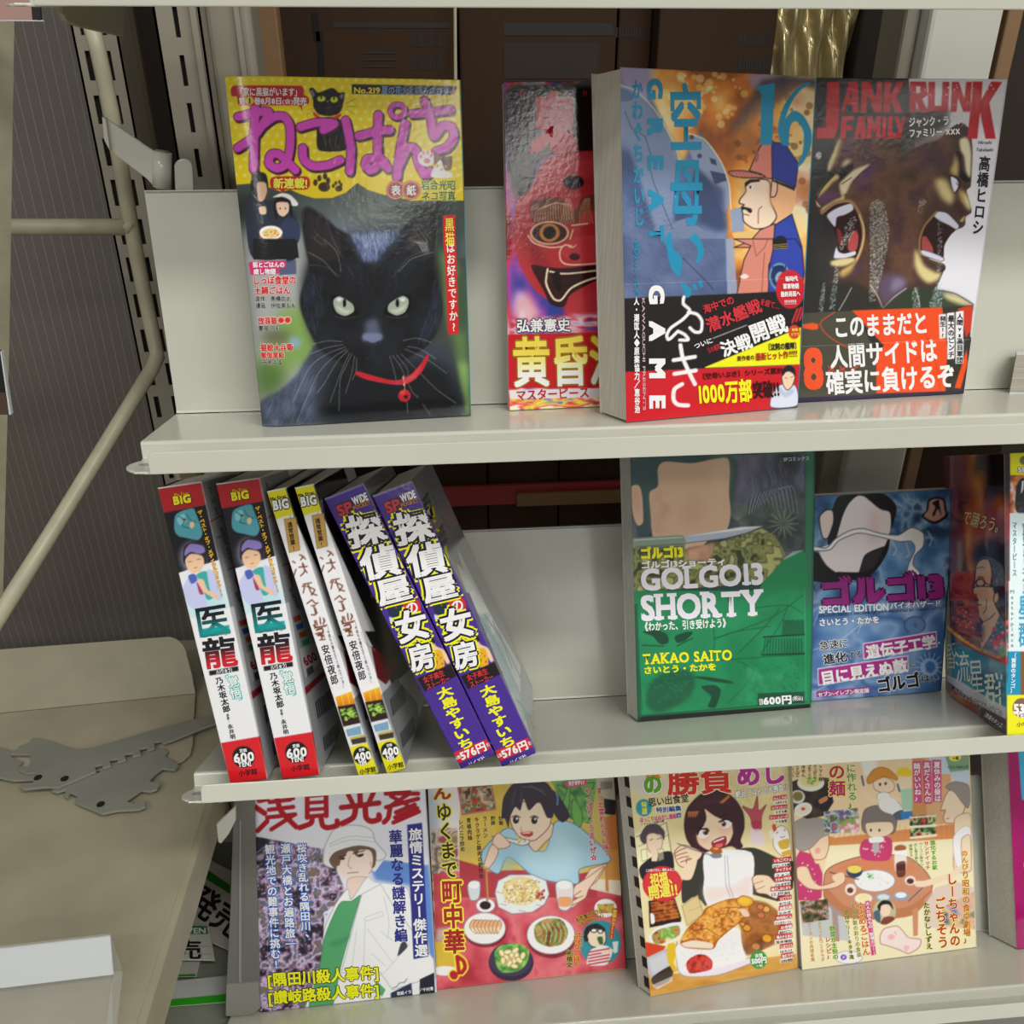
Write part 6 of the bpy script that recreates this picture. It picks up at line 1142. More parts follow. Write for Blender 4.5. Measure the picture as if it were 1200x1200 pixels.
def art_katsu():
    c = Canvas(732, 885, 945, 1176, 'd8cc98').crop(730, 880, 5.714); t = lambda: c.crop(730, 880, 5.714); l = lambda: c.crop(730, 1020, 5.714)
    c.noise("30,150 1130,90 1180,1700 120,1700", ['d0c48c', 'dccfa0', 'e4dab0'], 50, 3, 1); c.rain('b09a5c', "700,150 1100,110 1100,420 760,470", 260, 2, 20, .4, 4, .6).rain('b8a468', "400,150 760,130 740,300 440,300", 120, 8, 16, .4, 6, .5)
    c.P('c8c8d0', "40,160 180,150 290,210 240,290 120,300 50,230", 1, .7, 3).P('d0a868', "440,150 540,140 520,240 420,300", 1, .7, 3)
    # man inset
    c.P('e0d8b0', "80,560 290,470 330,700 340,760 110,790").L('4a4434', .7, "90,575 290,480 335,740").L('6a6044', .5, "100,640 180,610").L('6a6044', .5, "250,590 310,560").P('4a4048', "115,570 160,500 230,490 280,540 275,600 250,560 180,570 150,625 125,610", 1).P('e8c8b0', "160,570 200,550 250,570 265,620 240,680 200,690 165,650", 1, line='7a5a50', lw=.4).L('3a2c2c', .7, "180,598 200,590").L('3a2c2c', .7, "228,590 250,585").P('1f2028', "110,790 180,720 260,680 330,680 345,790 340,880 150,880", 1).P('e8c8b0', "190,680 240,680 230,740 195,740")
    for k in range(3): c.P('ece4c0', [(120+k*55, 665-k*3), (160+k*55, 655), (165+k*55, 725), (130+k*55, 740)], 0, .5, 0, '6a6044', .3) if k != 1 else None
    # woman
    c.P('3a2026', "415,440 440,370 520,290 600,262 680,270 760,330 810,420 815,520 790,600 805,640 770,660 720,640 560,680 480,660 430,600 410,520", 1).P('4c2a30', "470,360 600,300 720,340 700,400 560,380", 1, .7, 4)
    for x0 in range(436, 540, 14): c.P('c87c34', [(x0, 405+abs(x0-490)*.1), (x0+12, 405), (x0+10, 450), (x0+2, 440)], 0, .9)
    for x0 in range(0, 9): c.P('c87c34', [(585+x0*14, 400-x0*12), (598+x0*14, 390-x0*12), (605+x0*14, 410-x0*12), (590+x0*14, 418-x0*12)], 0, .9)
    c.P('f2c9ac', "490,520 520,430 560,380 640,420 730,440 745,520 720,600 680,640 600,670 540,650 500,610", 1, line='6a3a34', lw=.5).P('3a2026', "540,380 560,460 500,560 480,500 500,430", 1).P('3a2026', "540,370 620,440 740,480 750,400 660,350", 1).P('3a2026', "730,440 770,520 790,640 760,620 740,560", 1)
    c.P('e0a088', "510,560 560,560 570,610 520,610", 1, .6, 4).P('e0a088', "650,510 720,500 710,560 650,560", 1, .5, 4)
    c.E('f4f0f0', 541, 555, 36, 32, -20).E('7a3c28', 556, 546, 19, 20).E('1a1014', 556, 546, 9, 11).E('fff', 548, 538, 5).L('1a1014', 1.6, "500,560 515,528 560,520 575,535", 1).E('f4f0f0', 690, 492, 36, 28, -10).E('7a3c28', 676, 490, 17, 19).E('1a1014', 676, 490, 8, 10).E('fff', 670, 483, 5).L('1a1014', 1.8, "645,475 690,458 728,470", 1).L('1a1014', 1.2, "500,520 540,500", 1).L('1a1014', 1.2, "645,445 690,425", 1)
    c.P('a02830', "598,610 640,585 685,575 690,610 670,645 620,655 600,635", 1, line='5a1c20', lw=.6).P('f4f0f0', "602,610 680,578 678,590 612,616", 0).P('d87078', "620,630 670,620 660,645 630,650", 1, .9)
    c.P('eec0a4', "640,680 730,650 740,720 700,800 620,780", 1)
    c.P('34352e', "420,857 480,760 600,690 620,720 560,857", 1).P('34352e', "750,660 880,650 1000,700 1100,760 1140,880 880,900 760,700", 1).P('e4e8f2', "600,740 700,780 760,700 800,760 870,857 560,857 580,780", 1)
    l(); c.P('34352e', "400,60 480,-100 600,-100 560,120 560,240 520,200 470,180 400,220", 1).P('34352e', "860,-100 1150,-60 1140,120 1040,210 860,160", 0).P('e4e8f2', "560,-120 860,-120 870,100 850,190 590,240 540,160 545,60", 1).P('e8bca8', "550,110 720,100 860,20 870,120 850,190 720,180 590,230 545,180", 1, .55, 4).L('6a6a74', .5, "680,-100 690,100 720,180").L('6a6a74', .5, "700,-100 712,100 740,180")
    t(); c.P('f2c9ac', "345,680 400,630 500,660 530,690 500,730 430,720 420,780 370,760", 1, line='6a3a34', lw=.5).L('6a6a70', 1.3, "365,620 470,660 600,700", 0).P('7a7a84', "585,700 620,680 660,690 660,715 610,720", 1).P('a8581c', "582,665 600,645 650,650 668,680 640,690 600,685", 1).P('e0a860', "600,652 640,652 630,665", 1).P('f2c9ac', "400,800 440,740 500,720 460,857 390,857", 1)
    for q in ("345,690 380,665 420,650", "350,705 390,690 430,680", "365,725 400,712 440,705", "385,745 415,735 450,728"): c.L('6a3a34', .8, q, 1)
    l(); c.P('f2c9ac', "865,55 900,30 980,40 1040,120 1030,190 960,160 900,150 880,110", 1, line='6a3a34', lw=.5).L('6a3a34', .5, "880,90 940,70").L('6a3a34', .5, "890,130 950,105")
    # food
    c.P('d0ba84', "395,240 500,165 540,290 430,370", 0, .9, 0, '9a8450', .5).L('b09a5c', .6, "440,270 530,240").noise("100,700 380,690 850,600 1160,560 1170,655 185,845", ['c08a34', 'cc9a44', 'b87c2c'], 40, 4, 1, 0, 0, 3, .3)
    c.P('2a1418', "172,205 350,190 392,320 390,345 180,385").noise("185,215 345,198 380,318 200,355", ['5a1c08', '8c3c10', 'b86a28', '6a2408'], 7, 4, 1)
    for k in range(5): c.L('d8984c', .7, [(190, 240+k*26), (360+k*4, 215+k*24)], 1, .7)
    c.P('e8e4e0', "185,290 210,300 215,350 190,358", 1).P('dcdce0', "175,440 240,380 340,350 410,360 400,420 350,470 260,500 190,490", 1).noise("195,440 240,400 370,370 380,430 300,480 220,495", ['8a3c1c', 'c88448', '6a9a3c', 'b0c870', 'e0d0a0'], 6, 5, 1, 0, 1)
    c.dots(['7aa84c', 'a8cc6c', '5a8c34'], "230,400 310,380 330,420 250,450", 70, .4, .9, 3)
    c.P('c83c1c', "150,480 200,490 290,510 230,600 155,580", 0).P('a8a8b0', "150,590 300,520 340,640 330,720 240,790 200,770", 0).P('d0d0d8', "160,600 290,540 320,640 200,710", 0, .7, 2).P('3a2c24', "195,720 320,640 338,690 300,750 220,780", 1).P('e0dce0', "195,770 330,710 335,740 230,800", 0, .6).P('d8b02c', "300,500 350,490 360,560 340,620 370,670 340,680 300,600", 1)
    c.P('dcd4e0', "360,480 380,520 620,560 820,590 880,580 860,620 640,700 440,712 370,670", 1, line='8a8a94', lw=.5).P('e8e6ea', "370,500 700,390 780,400 820,560 820,600 600,660 400,680 365,600", 1); c.dots(['f6f4f6', 'c8c4cc', 'd8d4dc'], "380,520 720,400 800,560 600,650 400,660", 500, .4, .9, 6, .8)
    c.P('7c4a24', "780,350 830,210 960,220 1050,300 1100,460 1000,500 830,570 820,450", 1, 1, 1).noise("790,350 840,220 960,220 1060,300 1090,450 830,560", ['6a3c1c', '9a5c2c', 'b87840', '7c4a24'], 16, 8, .8, 0, 1)
    for x, y, r1, col in ((830, 385, 28, 'd8942c'), (965, 455, 34, 'd89a2c'), (925, 300, 26, 'c07040'), (960, 260, 26, 'd8a050'), (800, 360, 18, 'd8942c'), (890, 510, 30, 'b87a3c'), (920, 245, 24, 'c87848')): c.E(col, x, y, r1, r1*.8, 15, 1, 0, '6a3c1c', .5)
    c.P('a85c1c', "385,480 440,380 520,310 560,250 700,195 790,190 840,250 850,300 720,400 640,470 600,530 420,520", 1)
    c.noise("392,470 450,380 540,300 580,250 700,200 800,200 840,260 760,360 650,440 600,490 500,450", ['a0541c', 'c8802c', 'e0a850', 'd89038', 'b06420'], 8, 9, 1, 0, 1); c.dots(['e8bc6c', '8c4414', 'f0d090'], "400,470 560,300 800,200 840,270 640,460", 200, .3, .9, 3, .8)
    for q in ("480,410 560,390 640,440", "600,320 680,290 740,350", "700,250 780,250 830,300"): c.L('7a3c14', 1, q, 1, .7)
    c.P('ecd0bc', "395,490 480,470 600,490 595,525 420,515", 1).P('8c3c1c', "790,270 850,290 830,310 780,300", 1, .5).P('e0c0ac', "780,260 830,265 850,305 810,310", 1).P('e0a02c', "760,200 800,170 860,185 872,220 830,245 780,235", 1, line='8a4c14', lw=.5).E('e8b83c', 815, 205, 38, 22, 10).noise("425,640 440,600 500,565 560,570 600,610 595,660 540,680 450,690", ['7a1414', 'b02820', 'd0483c', '9a1c1c'], 5, 6, 1, 0, 1)
    t(); c.P('a8344c', "800,370 870,390 900,300 910,400 960,360 930,430 925,520 880,530 850,440", 1, .85, 0, '6a2034', .4).P('d8c8d8', "855,530 925,530 950,620 870,630", 1, .8).P('a8344c', "860,470 920,470 915,520 870,520", 1, .9)
    c.P('eeeae0', "1010,540 1060,500 1105,530 1120,600 1125,700 1060,700 1010,640", 1, line='8a7a5a', lw=.5).P('c04a34', "1000,500 1020,490 1030,530 1010,540", 1).P('e8d8d0', "978,550 1000,530 1015,560 1000,590", 1).P('c8a43c', "1040,610 1110,590 1110,650 1060,660", 1).E('c04a34', 1085, 532, 6).E('c04a34', 1035, 548, 6).L('3a2c2c', .6, "1055,575 1070,580 1085,570", 1).P('d0a030', "1060,680 1120,660 1125,700 1070,705", 0)
    # lettering
    c.V('の', (178, 150, 215, 290), 130, '5c9a1c', .08, 'e8e8e0', .05); c.V('食', (190, 100, 200, 190), 130, 'd87a1c', .06)
    c.T('勝負', (292, 210, 735, 190), 170, 'c82c20', .05, 'e8dcc0', .03).T('めし', (755, 165, 1090, 140), 150, 'b02890', .06, 'e8dcd0', .04)
    c.T('思い出食堂', (168, 345, 440, 312), 58, '3a2c2c', .03).P('e4e0d8', "220,376 392,362 394,404 222,416").T('特別編集', (222, 396, 390, 382), 36, '2c4a7a', .03).T('ほっこりはみだし漫画', (112, 462, 355, 435), 34, 'c03c88', .03).P('2c4a8c', "358,420 388,416 390,446 360,450").T('＋', (362, 434, 386, 432), 22, 'fff', .03)
    c.E('2c8c9c', 142, 382, 54, 58).V('特選', (140, 338, 144, 425), 38, 'e8d83c', .03).T('イラスト／丸岡九蔵', (118, 492, 275, 468), 17, '4a4438', 0)
    c.T('絶品ごはんで大勝負!!', (752, 290, 1100, 240), 46, 'f0f0ee', .04, '22222c', .06)
    for k, (s_, s2) in enumerate((('わんこそば', '山本おさむ'), ('モバサンセット', 'すずき真'), ('クリームソーダ', 'ナカ食堂'))):
        y = 306+k*64; c.P('b8242c', [(1005-k*12, y), (1098+k*3, y-12), (1100+k*3, y+16), (1005-k*12, y+28)]).T(s_, (1008-k*12, y+14, 1096+k*3, y+2), 20, 'f4ecec', .03).P('ece6dc', [(1015, y+32), (1100, y+20), (1102, y+42), (1015, y+54)]).T(s2, (1020, y+42, 1098, y+32), 18, '3a2c2c', .02)
    for k in range(3):
        y = 722+k*62; c.P('b8242c', [(1005+k*14, y), (1130, y-14), (1132, y+18), (1005+k*14, y+32)]).T(('いちごパフェ', 'チャプスイ', 'ショーライス')[k], (1010+k*14, y+14, 1128, y+2), 22, 'f4ecec', .03).P('ece6dc', [(1002+k*14, y+38), (1118, y+24), (1120, y+50), (1002+k*14, y+64)]).T(('はやしだ大輔', 'クォン', 'ショウジ')[k], (1006+k*14, y+52, 1116, y+38), 20, '3a2c2c', .02)
    l()
    for k in range(9):
        y = 42+k*64; x0 = (1015, 990, 1045, 1045, 1022, 1050, 1025, 1052, 1060)[k]; c.P('b8242c', [(x0, y+6), (1125+k*2, y-8), (1127+k*2, y+24), (x0, y+38)]).T(('カレーライス', '梅干しおにぎり', 'エビフライ', '麻婆豆腐', '肉肉肉どん', 'お赤飯', '鶏のからあげ', 'にぼうどん', '塩むすび')[k], (x0+4, y+22, 1123+k*2, y+8), 21, 'f4ecec', .03)
        c.P('ece6dc', [(x0-6, y+42), (1122+k*2, y+28), (1124+k*2, y+54), (x0-6, y+68)]).T(('ジュンイチ', '江戸前', 'おりは', 'たかぎ', 'テンタベーコン', '高田カビゴン', '宮本福助', 'はたけ', '杏の野太お隣寄席')[k], (x0-2, y+56, 1120+k*2, y+42), 19, '3a2c2c', .02)
    c.E('b8242c', 265, 92, 133, 120).E('c8343c', 265, 92, 124, 111)
    c.T('招福、', (182, 68, 360, 38), 88, 'ecd84c', .05).T('開運!!', (168, 150, 368, 122), 88, 'ecd84c', .05)
    t(); c.T('この味つけに、福をよぶごはん', (150, 800, 375, 790), 20, 'f0e4e0', .01, sl=0)
    l(); c.E('2c8c2c', 910, 598, 57, 62).T('本体', (882, 572, 936, 566), 30, 'f0f0ec', .04).T('500円', (860, 608, 962, 596), 42, 'f0f0ec', .07).T('＋税', (890, 640, 935, 636), 18, 'f0f0ec', .02)
    return c
def art_home():
    c = Canvas(920, 878, 1150, 1145, 'd8cdae').crop(920, 870, 4.286); t = lambda: c.crop(920, 870, 4.286); l = lambda: c.crop(920, 1010, 4.286)
    c.P('e0c8a0', "20,110 925,65 940,640 960,1030 80,1145").P('c87c44', "40,400 250,480 940,400 940,500 250,520 220,520", 0, .9).P('c08a50', "640,80 700,80 720,420 640,400", 0).P('c8986c', "700,80 830,80 840,320 900,400 710,420", 0, .8).P('b8c8d4', "720,70 920,66 930,330 830,160 740,160", 0).P('e0e0da', "380,100 460,95 470,160 400,170", 0)
    for k in range(28): c.L('b86c3c', .5, [(240+k*26, 400+10*(k % 3)), (200+k*28, 512)], 0, .6)
    c.P('e0d7b4', "220,520 940,480 950,640 960,1030 80,1145 60,900 200,640", 0)
    # round table
    l(); c.P('c08464', "200,60 260,10 400,-30 600,-30 700,40 740,120 700,200 620,250 430,270 280,260 200,190", 1, 1, 0, '7a4430', .6).P('b27450', "200,120 300,220 430,245 620,225 735,140 735,170 640,270 430,292 270,270 205,190", 1).P('c08464', "640,240 670,230 668,370 645,375").P('b27450', "235,240 265,255 275,400 245,400").P('b27450', "410,290 430,290 430,330 412,330")
    t(); c.P('c87c54', "250,640 330,600 480,585 620,610 680,645 250,645", 1)
    # left elder in a magenta dotted dress
    c.P('b83868', "45,600 75,545 130,560 160,620 175,640 40,640", 0).P('e8c4a4', "130,470 210,450 220,520 200,580 150,590 130,560 110,500", 1, line='8a5a48', lw=.5).P('98918c', "35,480 40,410 100,378 180,382 222,420 218,460 180,480 130,530 80,545 50,520", 1, line='6a6460', lw=.4).E('d08888', 165, 545, 14, 16, 0, .7)
    l(); c.P('b83868', "50,10 170,10 190,60 185,180 160,195 60,195", 0); c.dots(['f0dce0'], "55,0 170,0 180,180 70,190", 14, .7, 1, 4); c.P('e8c4a4', "60,30 110,25 140,90 180,120 260,95 290,70 300,100 250,130 170,140 110,130 60,80", 1, line='8a5a48', lw=.5).P('8c9cc0', "70,200 200,190 290,260 330,400 90,370", 0, .5)
    # middle girl
    t(); c.P('78706c', "385,400 400,340 450,318 520,325 560,380 555,440 530,460 520,410 440,410 410,455 390,440", 1, line='4a4444', lw=.4).P('ecccb0', "410,405 530,400 545,440 510,470 430,475 408,445", 1, line='8a5a48', lw=.4).P('b83868', "375,540 400,490 530,480 525,590 395,590", 1).P('f0ece8', "425,480 490,475 495,500 430,505", 1); c.dots(['f0dce0'], "390,500 520,490 520,580 400,580", 14, .7, 1, 4)
    for x in (432, 475): c.E('2c2424', x, 442, 5, 8)
    c.P('a8a4a4', "440,510 472,505 472,550 445,555", 1)
    # two boys in hats
    c.P('ecccb0', "445,190 500,175 545,200 545,240 500,255 450,235", 1, line='8a5a48', lw=.4).P('c88834', "412,185 440,140 480,125 520,135 560,170 560,190 500,172 440,200 418,208", 1, line='8a5a24', lw=.4).E('2c2424', 478, 212, 6, 8).E('2c2424', 506, 208, 6, 8).P('f0f0ee', "465,260 520,255 590,330 580,370 500,350 470,320", 1, line='8a8a84', lw=.4).L('ecccb0', 4, "395,250 440,290 470,290", 1).L('ecccb0', 4, "530,270 600,300 625,295", 1).P('505c68', "545,360 590,340 600,385 560,390", 1)
    c.P('ecccb0', "570,190 625,175 635,220 600,235 575,220", 1).P('d8c02c', "560,165 570,135 610,125 640,150 640,170 580,170", 1).P('a0c4ac', "580,240 640,230 640,340 590,340", 0).P('2c78b8', "580,350 640,345 645,380 590,390", 0).L('3a4a78', 2, "565,210 575,245").L('3a4a78', 2, "385,170 395,215")
    # right elder man
    c.P('ecccb0', "810,260 850,230 900,280 900,340 860,400 810,405 795,380 805,340 782,340", 1, line='8a5a48', lw=.5).P('8c8480', "805,225 850,198 920,215 928,300 915,330 880,290 850,250", 1, line='6a6460', lw=.4).P('ecccb0', "855,380 930,360 935,500 930,640 850,640 850,480", 1, line='8a5a48', lw=.4).P('f0f0ee', "845,480 900,420 935,440 930,640 860,620", 1, line='9a9a94', lw=.4).P('ecccb0', "885,490 930,470 935,640 895,640", 1, line='8a5a48', lw=.4).L('a84444', .8, "808,385 825,380", 0)
    l(); c.L('ecccb0', 7, "900,20 830,70 700,110 665,110", 1).L('4a5a78', 1.2, "620,198 690,130")
    # dishes
    c.E('e4e4ea', 450, 95, 102, 55, 0, 1, 0, '8a8a9a', .5).E('f4f4f4', 450, 88, 84, 42); c.dots(['e0e4e8', 'c8ccd4', 'f8f8f8'], "380,60 520,60 530,115 380,115", 90, .6, 1.3, 4); c.dots(['3c8a3c', '5cac4c'], "415,60 450,60 445,85 420,82", 26, .4, .9, 3)
    c.E('2c3a5c', 350, 48, 40, 32).E('d8c85c', 350, 38, 36, 20).E('dcd4cc', 330, 140, 28, 30).E('6a3024', 328, 144, 16, 14).E('dcd4cc', 630, 95, 28, 24).E('5a2420', 630, 98, 18, 14).E('7a9ab8', 583, 172, 38, 22).E('e8ecec', 583, 168, 28, 14).E('dcdcd4', 395, 185, 44, 26).E('e8d8a0', 395, 182, 32, 18).E('8c9cb0', 495, 180, 42, 22).E('c8d4dc', 495, 178, 30, 14)
    c.L('6a3a2c', 1.2, "225,52 370,88").P('e8c4a4', "240,70 290,55 300,90 250,100", 1); t(); c.P('e4e8ea', "555,530 605,525 608,645 555,645", 1, .8).P('4a1c18', "560,615 605,612 605,645 560,645", 0, .8).P('9a5a34', "553,525 580,515 606,522 606,540 555,545", 1)
    l(); c.P('4a1c18', "560,10 605,0 602,70 566,75", 1, .8).P('c4a8b0', "700,190 760,130 860,100 950,130 955,340 700,330", 0, .5); c.noise("790,230 950,150 955,340 800,320", ['34508c', 'd8b46c', 'c8a0a8', '4a6ab0'], 14, 5, .9)
    # pink piglet
    c.P('ecd0cc', "478,370 500,335 560,322 590,345 620,380 680,390 672,430 620,460 570,440 510,420 480,410", 1, line='9a7470', lw=.6).E('e0a0a4', 535, 378, 18, 14, 0, .8).L('9a7470', .7, "550,350 560,365").P('e0b0b0', "600,420 625,425 615,450 600,445", 1)
    # photo insets
    t(); c.noise("30,200 110,170 220,180 245,300 200,370 110,385 40,350", ['1c1814', '3a2c20', '5a4430'], 14, 5, 1); c.E('2c2018', 120, 260, 90, 80, 0, .6).E('d8dccc', 130, 205, 68, 42).E('d8cc8c', 130, 195, 54, 30).dots(['4c8a34', '7ab04c'], "110,180 160,180 150,215 115,210", 40, .4, .9, 3); c.E('c8ccc8', 65, 275, 36, 34).E('7a6a34', 65, 272, 26, 24).E('dcdcd4', 92, 338, 46, 34, -20).E('d8d0c0', 92, 338, 36, 24, -20).E('c04434', 92, 335, 10, 8).P('1c1c24', "145,300 200,260 240,280 200,340 160,330", 1).P('b87a4c', "170,290 210,270 215,290 180,310", 1)
    c.noise("195,350 365,330 375,440 290,455 200,460", ['9a3a5a', '3c7a44', 'd0ccd4', '4a5a8c', 'b85c6c'], 7, 8, 1).noise("265,400 372,370 375,450 280,458", ['4a8a34', '7ab04c', 'd87a9c', 'd8e0c8'], 6, 9, 1).noise("626,372 755,362 758,470 630,490", ['7a1c24', 'd8c8a0', '3c7a34', '2a1c1c', 'b84a3c'], 6, 10, 1).L('e8dcc0', 3, "630,425 755,418").L('e8dcc0', 3, "632,480 758,466").L('e8dcc0', 2, "628,378 755,368")
    l(); c.noise("75,200 215,188 222,290 90,310", ['2a2c28', '4a5c34', '7a3c2c', 'b0a890', '3a4a5c'], 5, 11, 1).E('b8b08c', 500, 252, 58, 64).P('e8c8b0', "470,215 500,200 530,220 525,265 495,275 475,250", 1).P('1c1a20', "465,225 490,195 530,200 545,240 520,215 485,220 478,250", 1).P('7a3c2c', "480,310 500,280 540,275 552,290 510,316", 1).P('2c4a6c', "445,255 475,245 480,305 455,295", 1, .8).E('e4e4ec', 320, 480, 68, 32, 0, .8, 0, 'a0a0b0', .5); c.E('6a4ab0', 295, 480, 16, 14).E('e8e8f8', 295, 480, 5)
    # lettering
    YE = 'ece43c'
    t(); c.V('に作れる♪', (330, 105, 340, 340), 50, '5a8a1c', .02, 'f0f0b0', .06).V('の麺', (258, 105, 262, 272), 86, 'b01c5c', .04, 'f4ec5c', .06)
    for q in ((178, 'トマト麺', 185), (150, 'さっぱりの', 175), (122, 'ざるラーメン', 170), (92, '冷めん', 165), (62, 'ちゃんぽん', 165), (36, 'いろいろ', 165)): c.V(q[1], (q[0], 112, q[0], q[2]+10), 20, '2c2410', .01, 'e0d86c', .05) if q else None
    c.P('c04878', "738,88 785,88 788,300 742,300").P('c04878', "690,92 734,92 738,310 700,310").P('c04878', "640,95 684,95 690,305 650,305").V('夏休みの昼は', (762, 95, 766, 298), 34, 'f4ecf0', .02).V('具だくさんの', (710, 98, 718, 302), 34, 'f4ecf0', .02).V('麺がいいね♪', (660, 102, 668, 298), 34, 'f4ecf0', .02)
    c.P('7a9a7c', "805,70 925,66 926,140 830,150").E('ecd84c', 855, 76, 30, 20).T('＋税', (840, 80, 872, 78), 18, '2c2410', .02).T('イラスト／たかなししずえ', (815, 126, 922, 122), 16, '2c3a2c', .01)
    c.V('のんび', (900, 540, 905, 640), 34, 'c8781c', .03, 'f4ec8c', .06); l(); c.V('り昭和の食卓劇場♪', (905, 45, 915, 415), 38, 'b8641c', .02, 'f4ec8c', .05)
    c.V('しーちゃんの', (835, 55, 855, 425), 54, 'b03428', .04, 'f4ec8c', .05).V('ごちそう', (775, 175, 795, 435), 58, 'b03428', .04, 'f4ec8c', .05).V('たかなししずえ', (708, 200, 725, 440), 34, '3c4414', .03, 'e4e47c', .05)
    c.P('c03478', "402,200 425,195 458,465 435,472").V('大人の読みもの、登場カツ!!', (412, 200, 448, 468), 22, 'f4ecf0', .02).V('ゆるめるごはん', (375, 200, 410, 470), 40, 'c8541c', .02, 'f4ec9c', .06).V('平山夢館の彩りの食卓', (340, 210, 372, 480), 24, '7a6a1c', .0, 'f4ec9c', .05).V('芝田サリー・キタキ滝', (305, 240, 335, 490), 24, '3c4414', .02, 'e4e47c', .05)
    c.V('野菜が主役の', (235, 320, 255, 490), 30, '4a8a1c', .02, 'f4ec9c', .05).V('レシピ♪', (212, 375, 225, 490), 28, 'b03428', .02, 'f4ec9c', .05); [c.V(s_, (172-k*50, 300+k*5, 190-k*50, 500), 20, 'b86a1c', .0, 'f4ecac', .05) for k, s_ in enumerate(('ささっと丸ごとサラダ', 'ピーマンの肉詰め風', ))]
    t(); c.V('進化するお家', (740, 490, 752, 640), 28, '5a9a1c', .03, 'f0f0b0', .05).V('サンドイッチ', (708, 495, 718, 640), 26, 'b86a1c', .03, 'f0f0b0', .05).V('ベーコン版サンド', (680, 500, 688, 640), 18, '5a8a1c', 0, 'f0f0b0', .05).V('だし巻き卵サンド', (655, 505, 662, 640), 18, '5a8a1c', 0, 'f0f0b0', .05).V('厚焼きサンド', (630, 510, 636, 610), 18, '5a8a1c', 0, 'f0f0b0', .05)
    return c
def art_magenta():
    c = Canvas(1176, 872, 1330, 1125, '98105c').crop(920, 870, 4.286); c.noise("1100,0 1800,0 1800,1200 1100,1200", ['8c0c54', 'a01464'], 60, 4, 1); c.P('3aa8d0', "1172,40 1700,40 1700,280 1190,290")
    c.V('おひとりさま', (1235, 310, 1245, 700), 90, 'd8b43c', .02).V('特集', (1205, 600, 1215, 700), 20, 'd8b43c', 0); c.V('増刊', (1218, 320, 1225, 500), 30, 'd8b43c', .02)
    return c
# ================================================================== books
DEBUG = 0
def lean_quad(i, BLp, BRp, TRp, TLp, th0=None):
    """cover corners: bottom edge stands on shelf i, the lean is the one that makes the cover rectangular"""
    BL, BR = onshelf(i, *BLp, .0004), onshelf(i, *BRp, .0004); e = nrm(BR-BL); O, S, N = SH[i]; best = None
    b = nrm(np.cross(e, (0, 0, 1)));  b = -b if b[1] > 0 else b
    for th in ([math.radians(th0)] if th0 is not None else np.radians(np.arange(-5, 50, .5))):
        u = nrm(np.array((0, 0, 1))*math.cos(th)-b*math.sin(th)); u = nrm(u-(u@e)*e); n = np.cross(e, u)
        TL, TR = hit(*TLp, BL, n), hit(*TRp, BL, n); l1, l2 = TL-BL, TR-BR
        cost = abs(l1@e)+abs(l2@e)+abs(np.linalg.norm(l1)-np.linalg.norm(l2))
        if best is None or cost < best[0]: best = (cost, TL, TR, th)
    if DEBUG: print('lean', BLp, 'deg %.1f cost %.4f w %.3f h %.3f' % (math.degrees(best[3]), best[0], np.linalg.norm(BR-BL), np.linalg.norm(best[1]-BL)))
    return BL, BR, best[2], best[1]
def hexa(A, B):     # A, B: four corners each (front, back)
    V = np.vstack([A, B]); return V, [[0, 1, 2, 3], [7, 6, 5, 4]]+[[i, 4+i, 4+(i+1) % 4, (i+1) % 4] for i in range(4)]
def facing_book(name, label, cat, i, quad, cv, m='gloss', T=.012, backpx=None, group=None, bulge=None, obi=None, spine='d0d0d0', bleft=None, dens=1.0, q3=None, th=None, pages='pages', backcol=None):
    c = lean_quad(i, *quad, th) if q3 is None else q3
    sh = Sheet(*c, bulge=bulge)
    root = thing(name, label, cat, (c[0]+c[1])/2, group)
    bk = (-sh.n if sh.n[2] < math.sin(math.radians(TILT[i])) else SH[i][1])*T
    if backpx is not None: bk = onshelf(i, *backpx, .0006)-c[0]
    C = [np.asarray(q) for q in c]; e = nrm(C[1]-C[0]); up = nrm(C[3]-C[0]); ins = .0007
    v1 = 1
    if obi: printed('front_cover', sh, cv, m, root, dens=dens, v0=obi-.01); printed('paper_band', sh, cv, m, root, v1=obi, lift=.0004, dens=dens, letters='band_lettering')
    else: printed('front_cover', sh, cv, m, root, dens=dens)
    e0 = -sh.n*.0005
    A = [C[0]+e*ins+up*ins+e0, C[1]-e*.0004+up*ins+e0, C[2]-e*.0004-up*ins+e0, C[3]+e*ins-up*ins+e0]
    if obi: A = [A[0], A[1], A[2], A[3]]
    B = [q+bk*.97-e0 for q in A]
    mesh('page_block', *hexa(A, B), pages, root=root)
    mesh('back_cover', *hexa([C[0]+bk*.975, C[1]+bk*.975, C[2]+bk*.975, C[3]+bk*.975], [q+bk for q in C]), mat(name+'_back', backcol or 'b9b7b0', .35), root=root)
    mesh('spine', *hexa([C[1]+e*.0001, C[1]+e*.0006, C[2]+e*.0006, C[2]+e*.0001], [q+bk for q in (C[1]+e*.0001, C[1]+e*.0006, C[2]+e*.0006, C[2]+e*.0001)]), mat(name+'_spine', spine, .3), root=root)
    return root, sh
facing_book('cat_magazine', 'glossy magazine with a black cat in a red collar under a yellow header', 'magazine', 1, ((307.5, 499.5), (551, 486.7), (538.6, 93.8), (263.4, 89.4)), art_cat(), T=.006, bulge=lambda u, v: .0035*(1-np.exp(-np.clip(u,0,2)*12))*np.exp(-u*1.2), spine='3a8a9a')
facing_book('comic_book', 'comic book with a red oni mask cover, half hidden behind a pale page block', 'book', 1, ((596.3, 481), (755, 474), (752, 94), (590, 96.5)), art_oni(), T=.009, th=9.0, spine='a3232c')
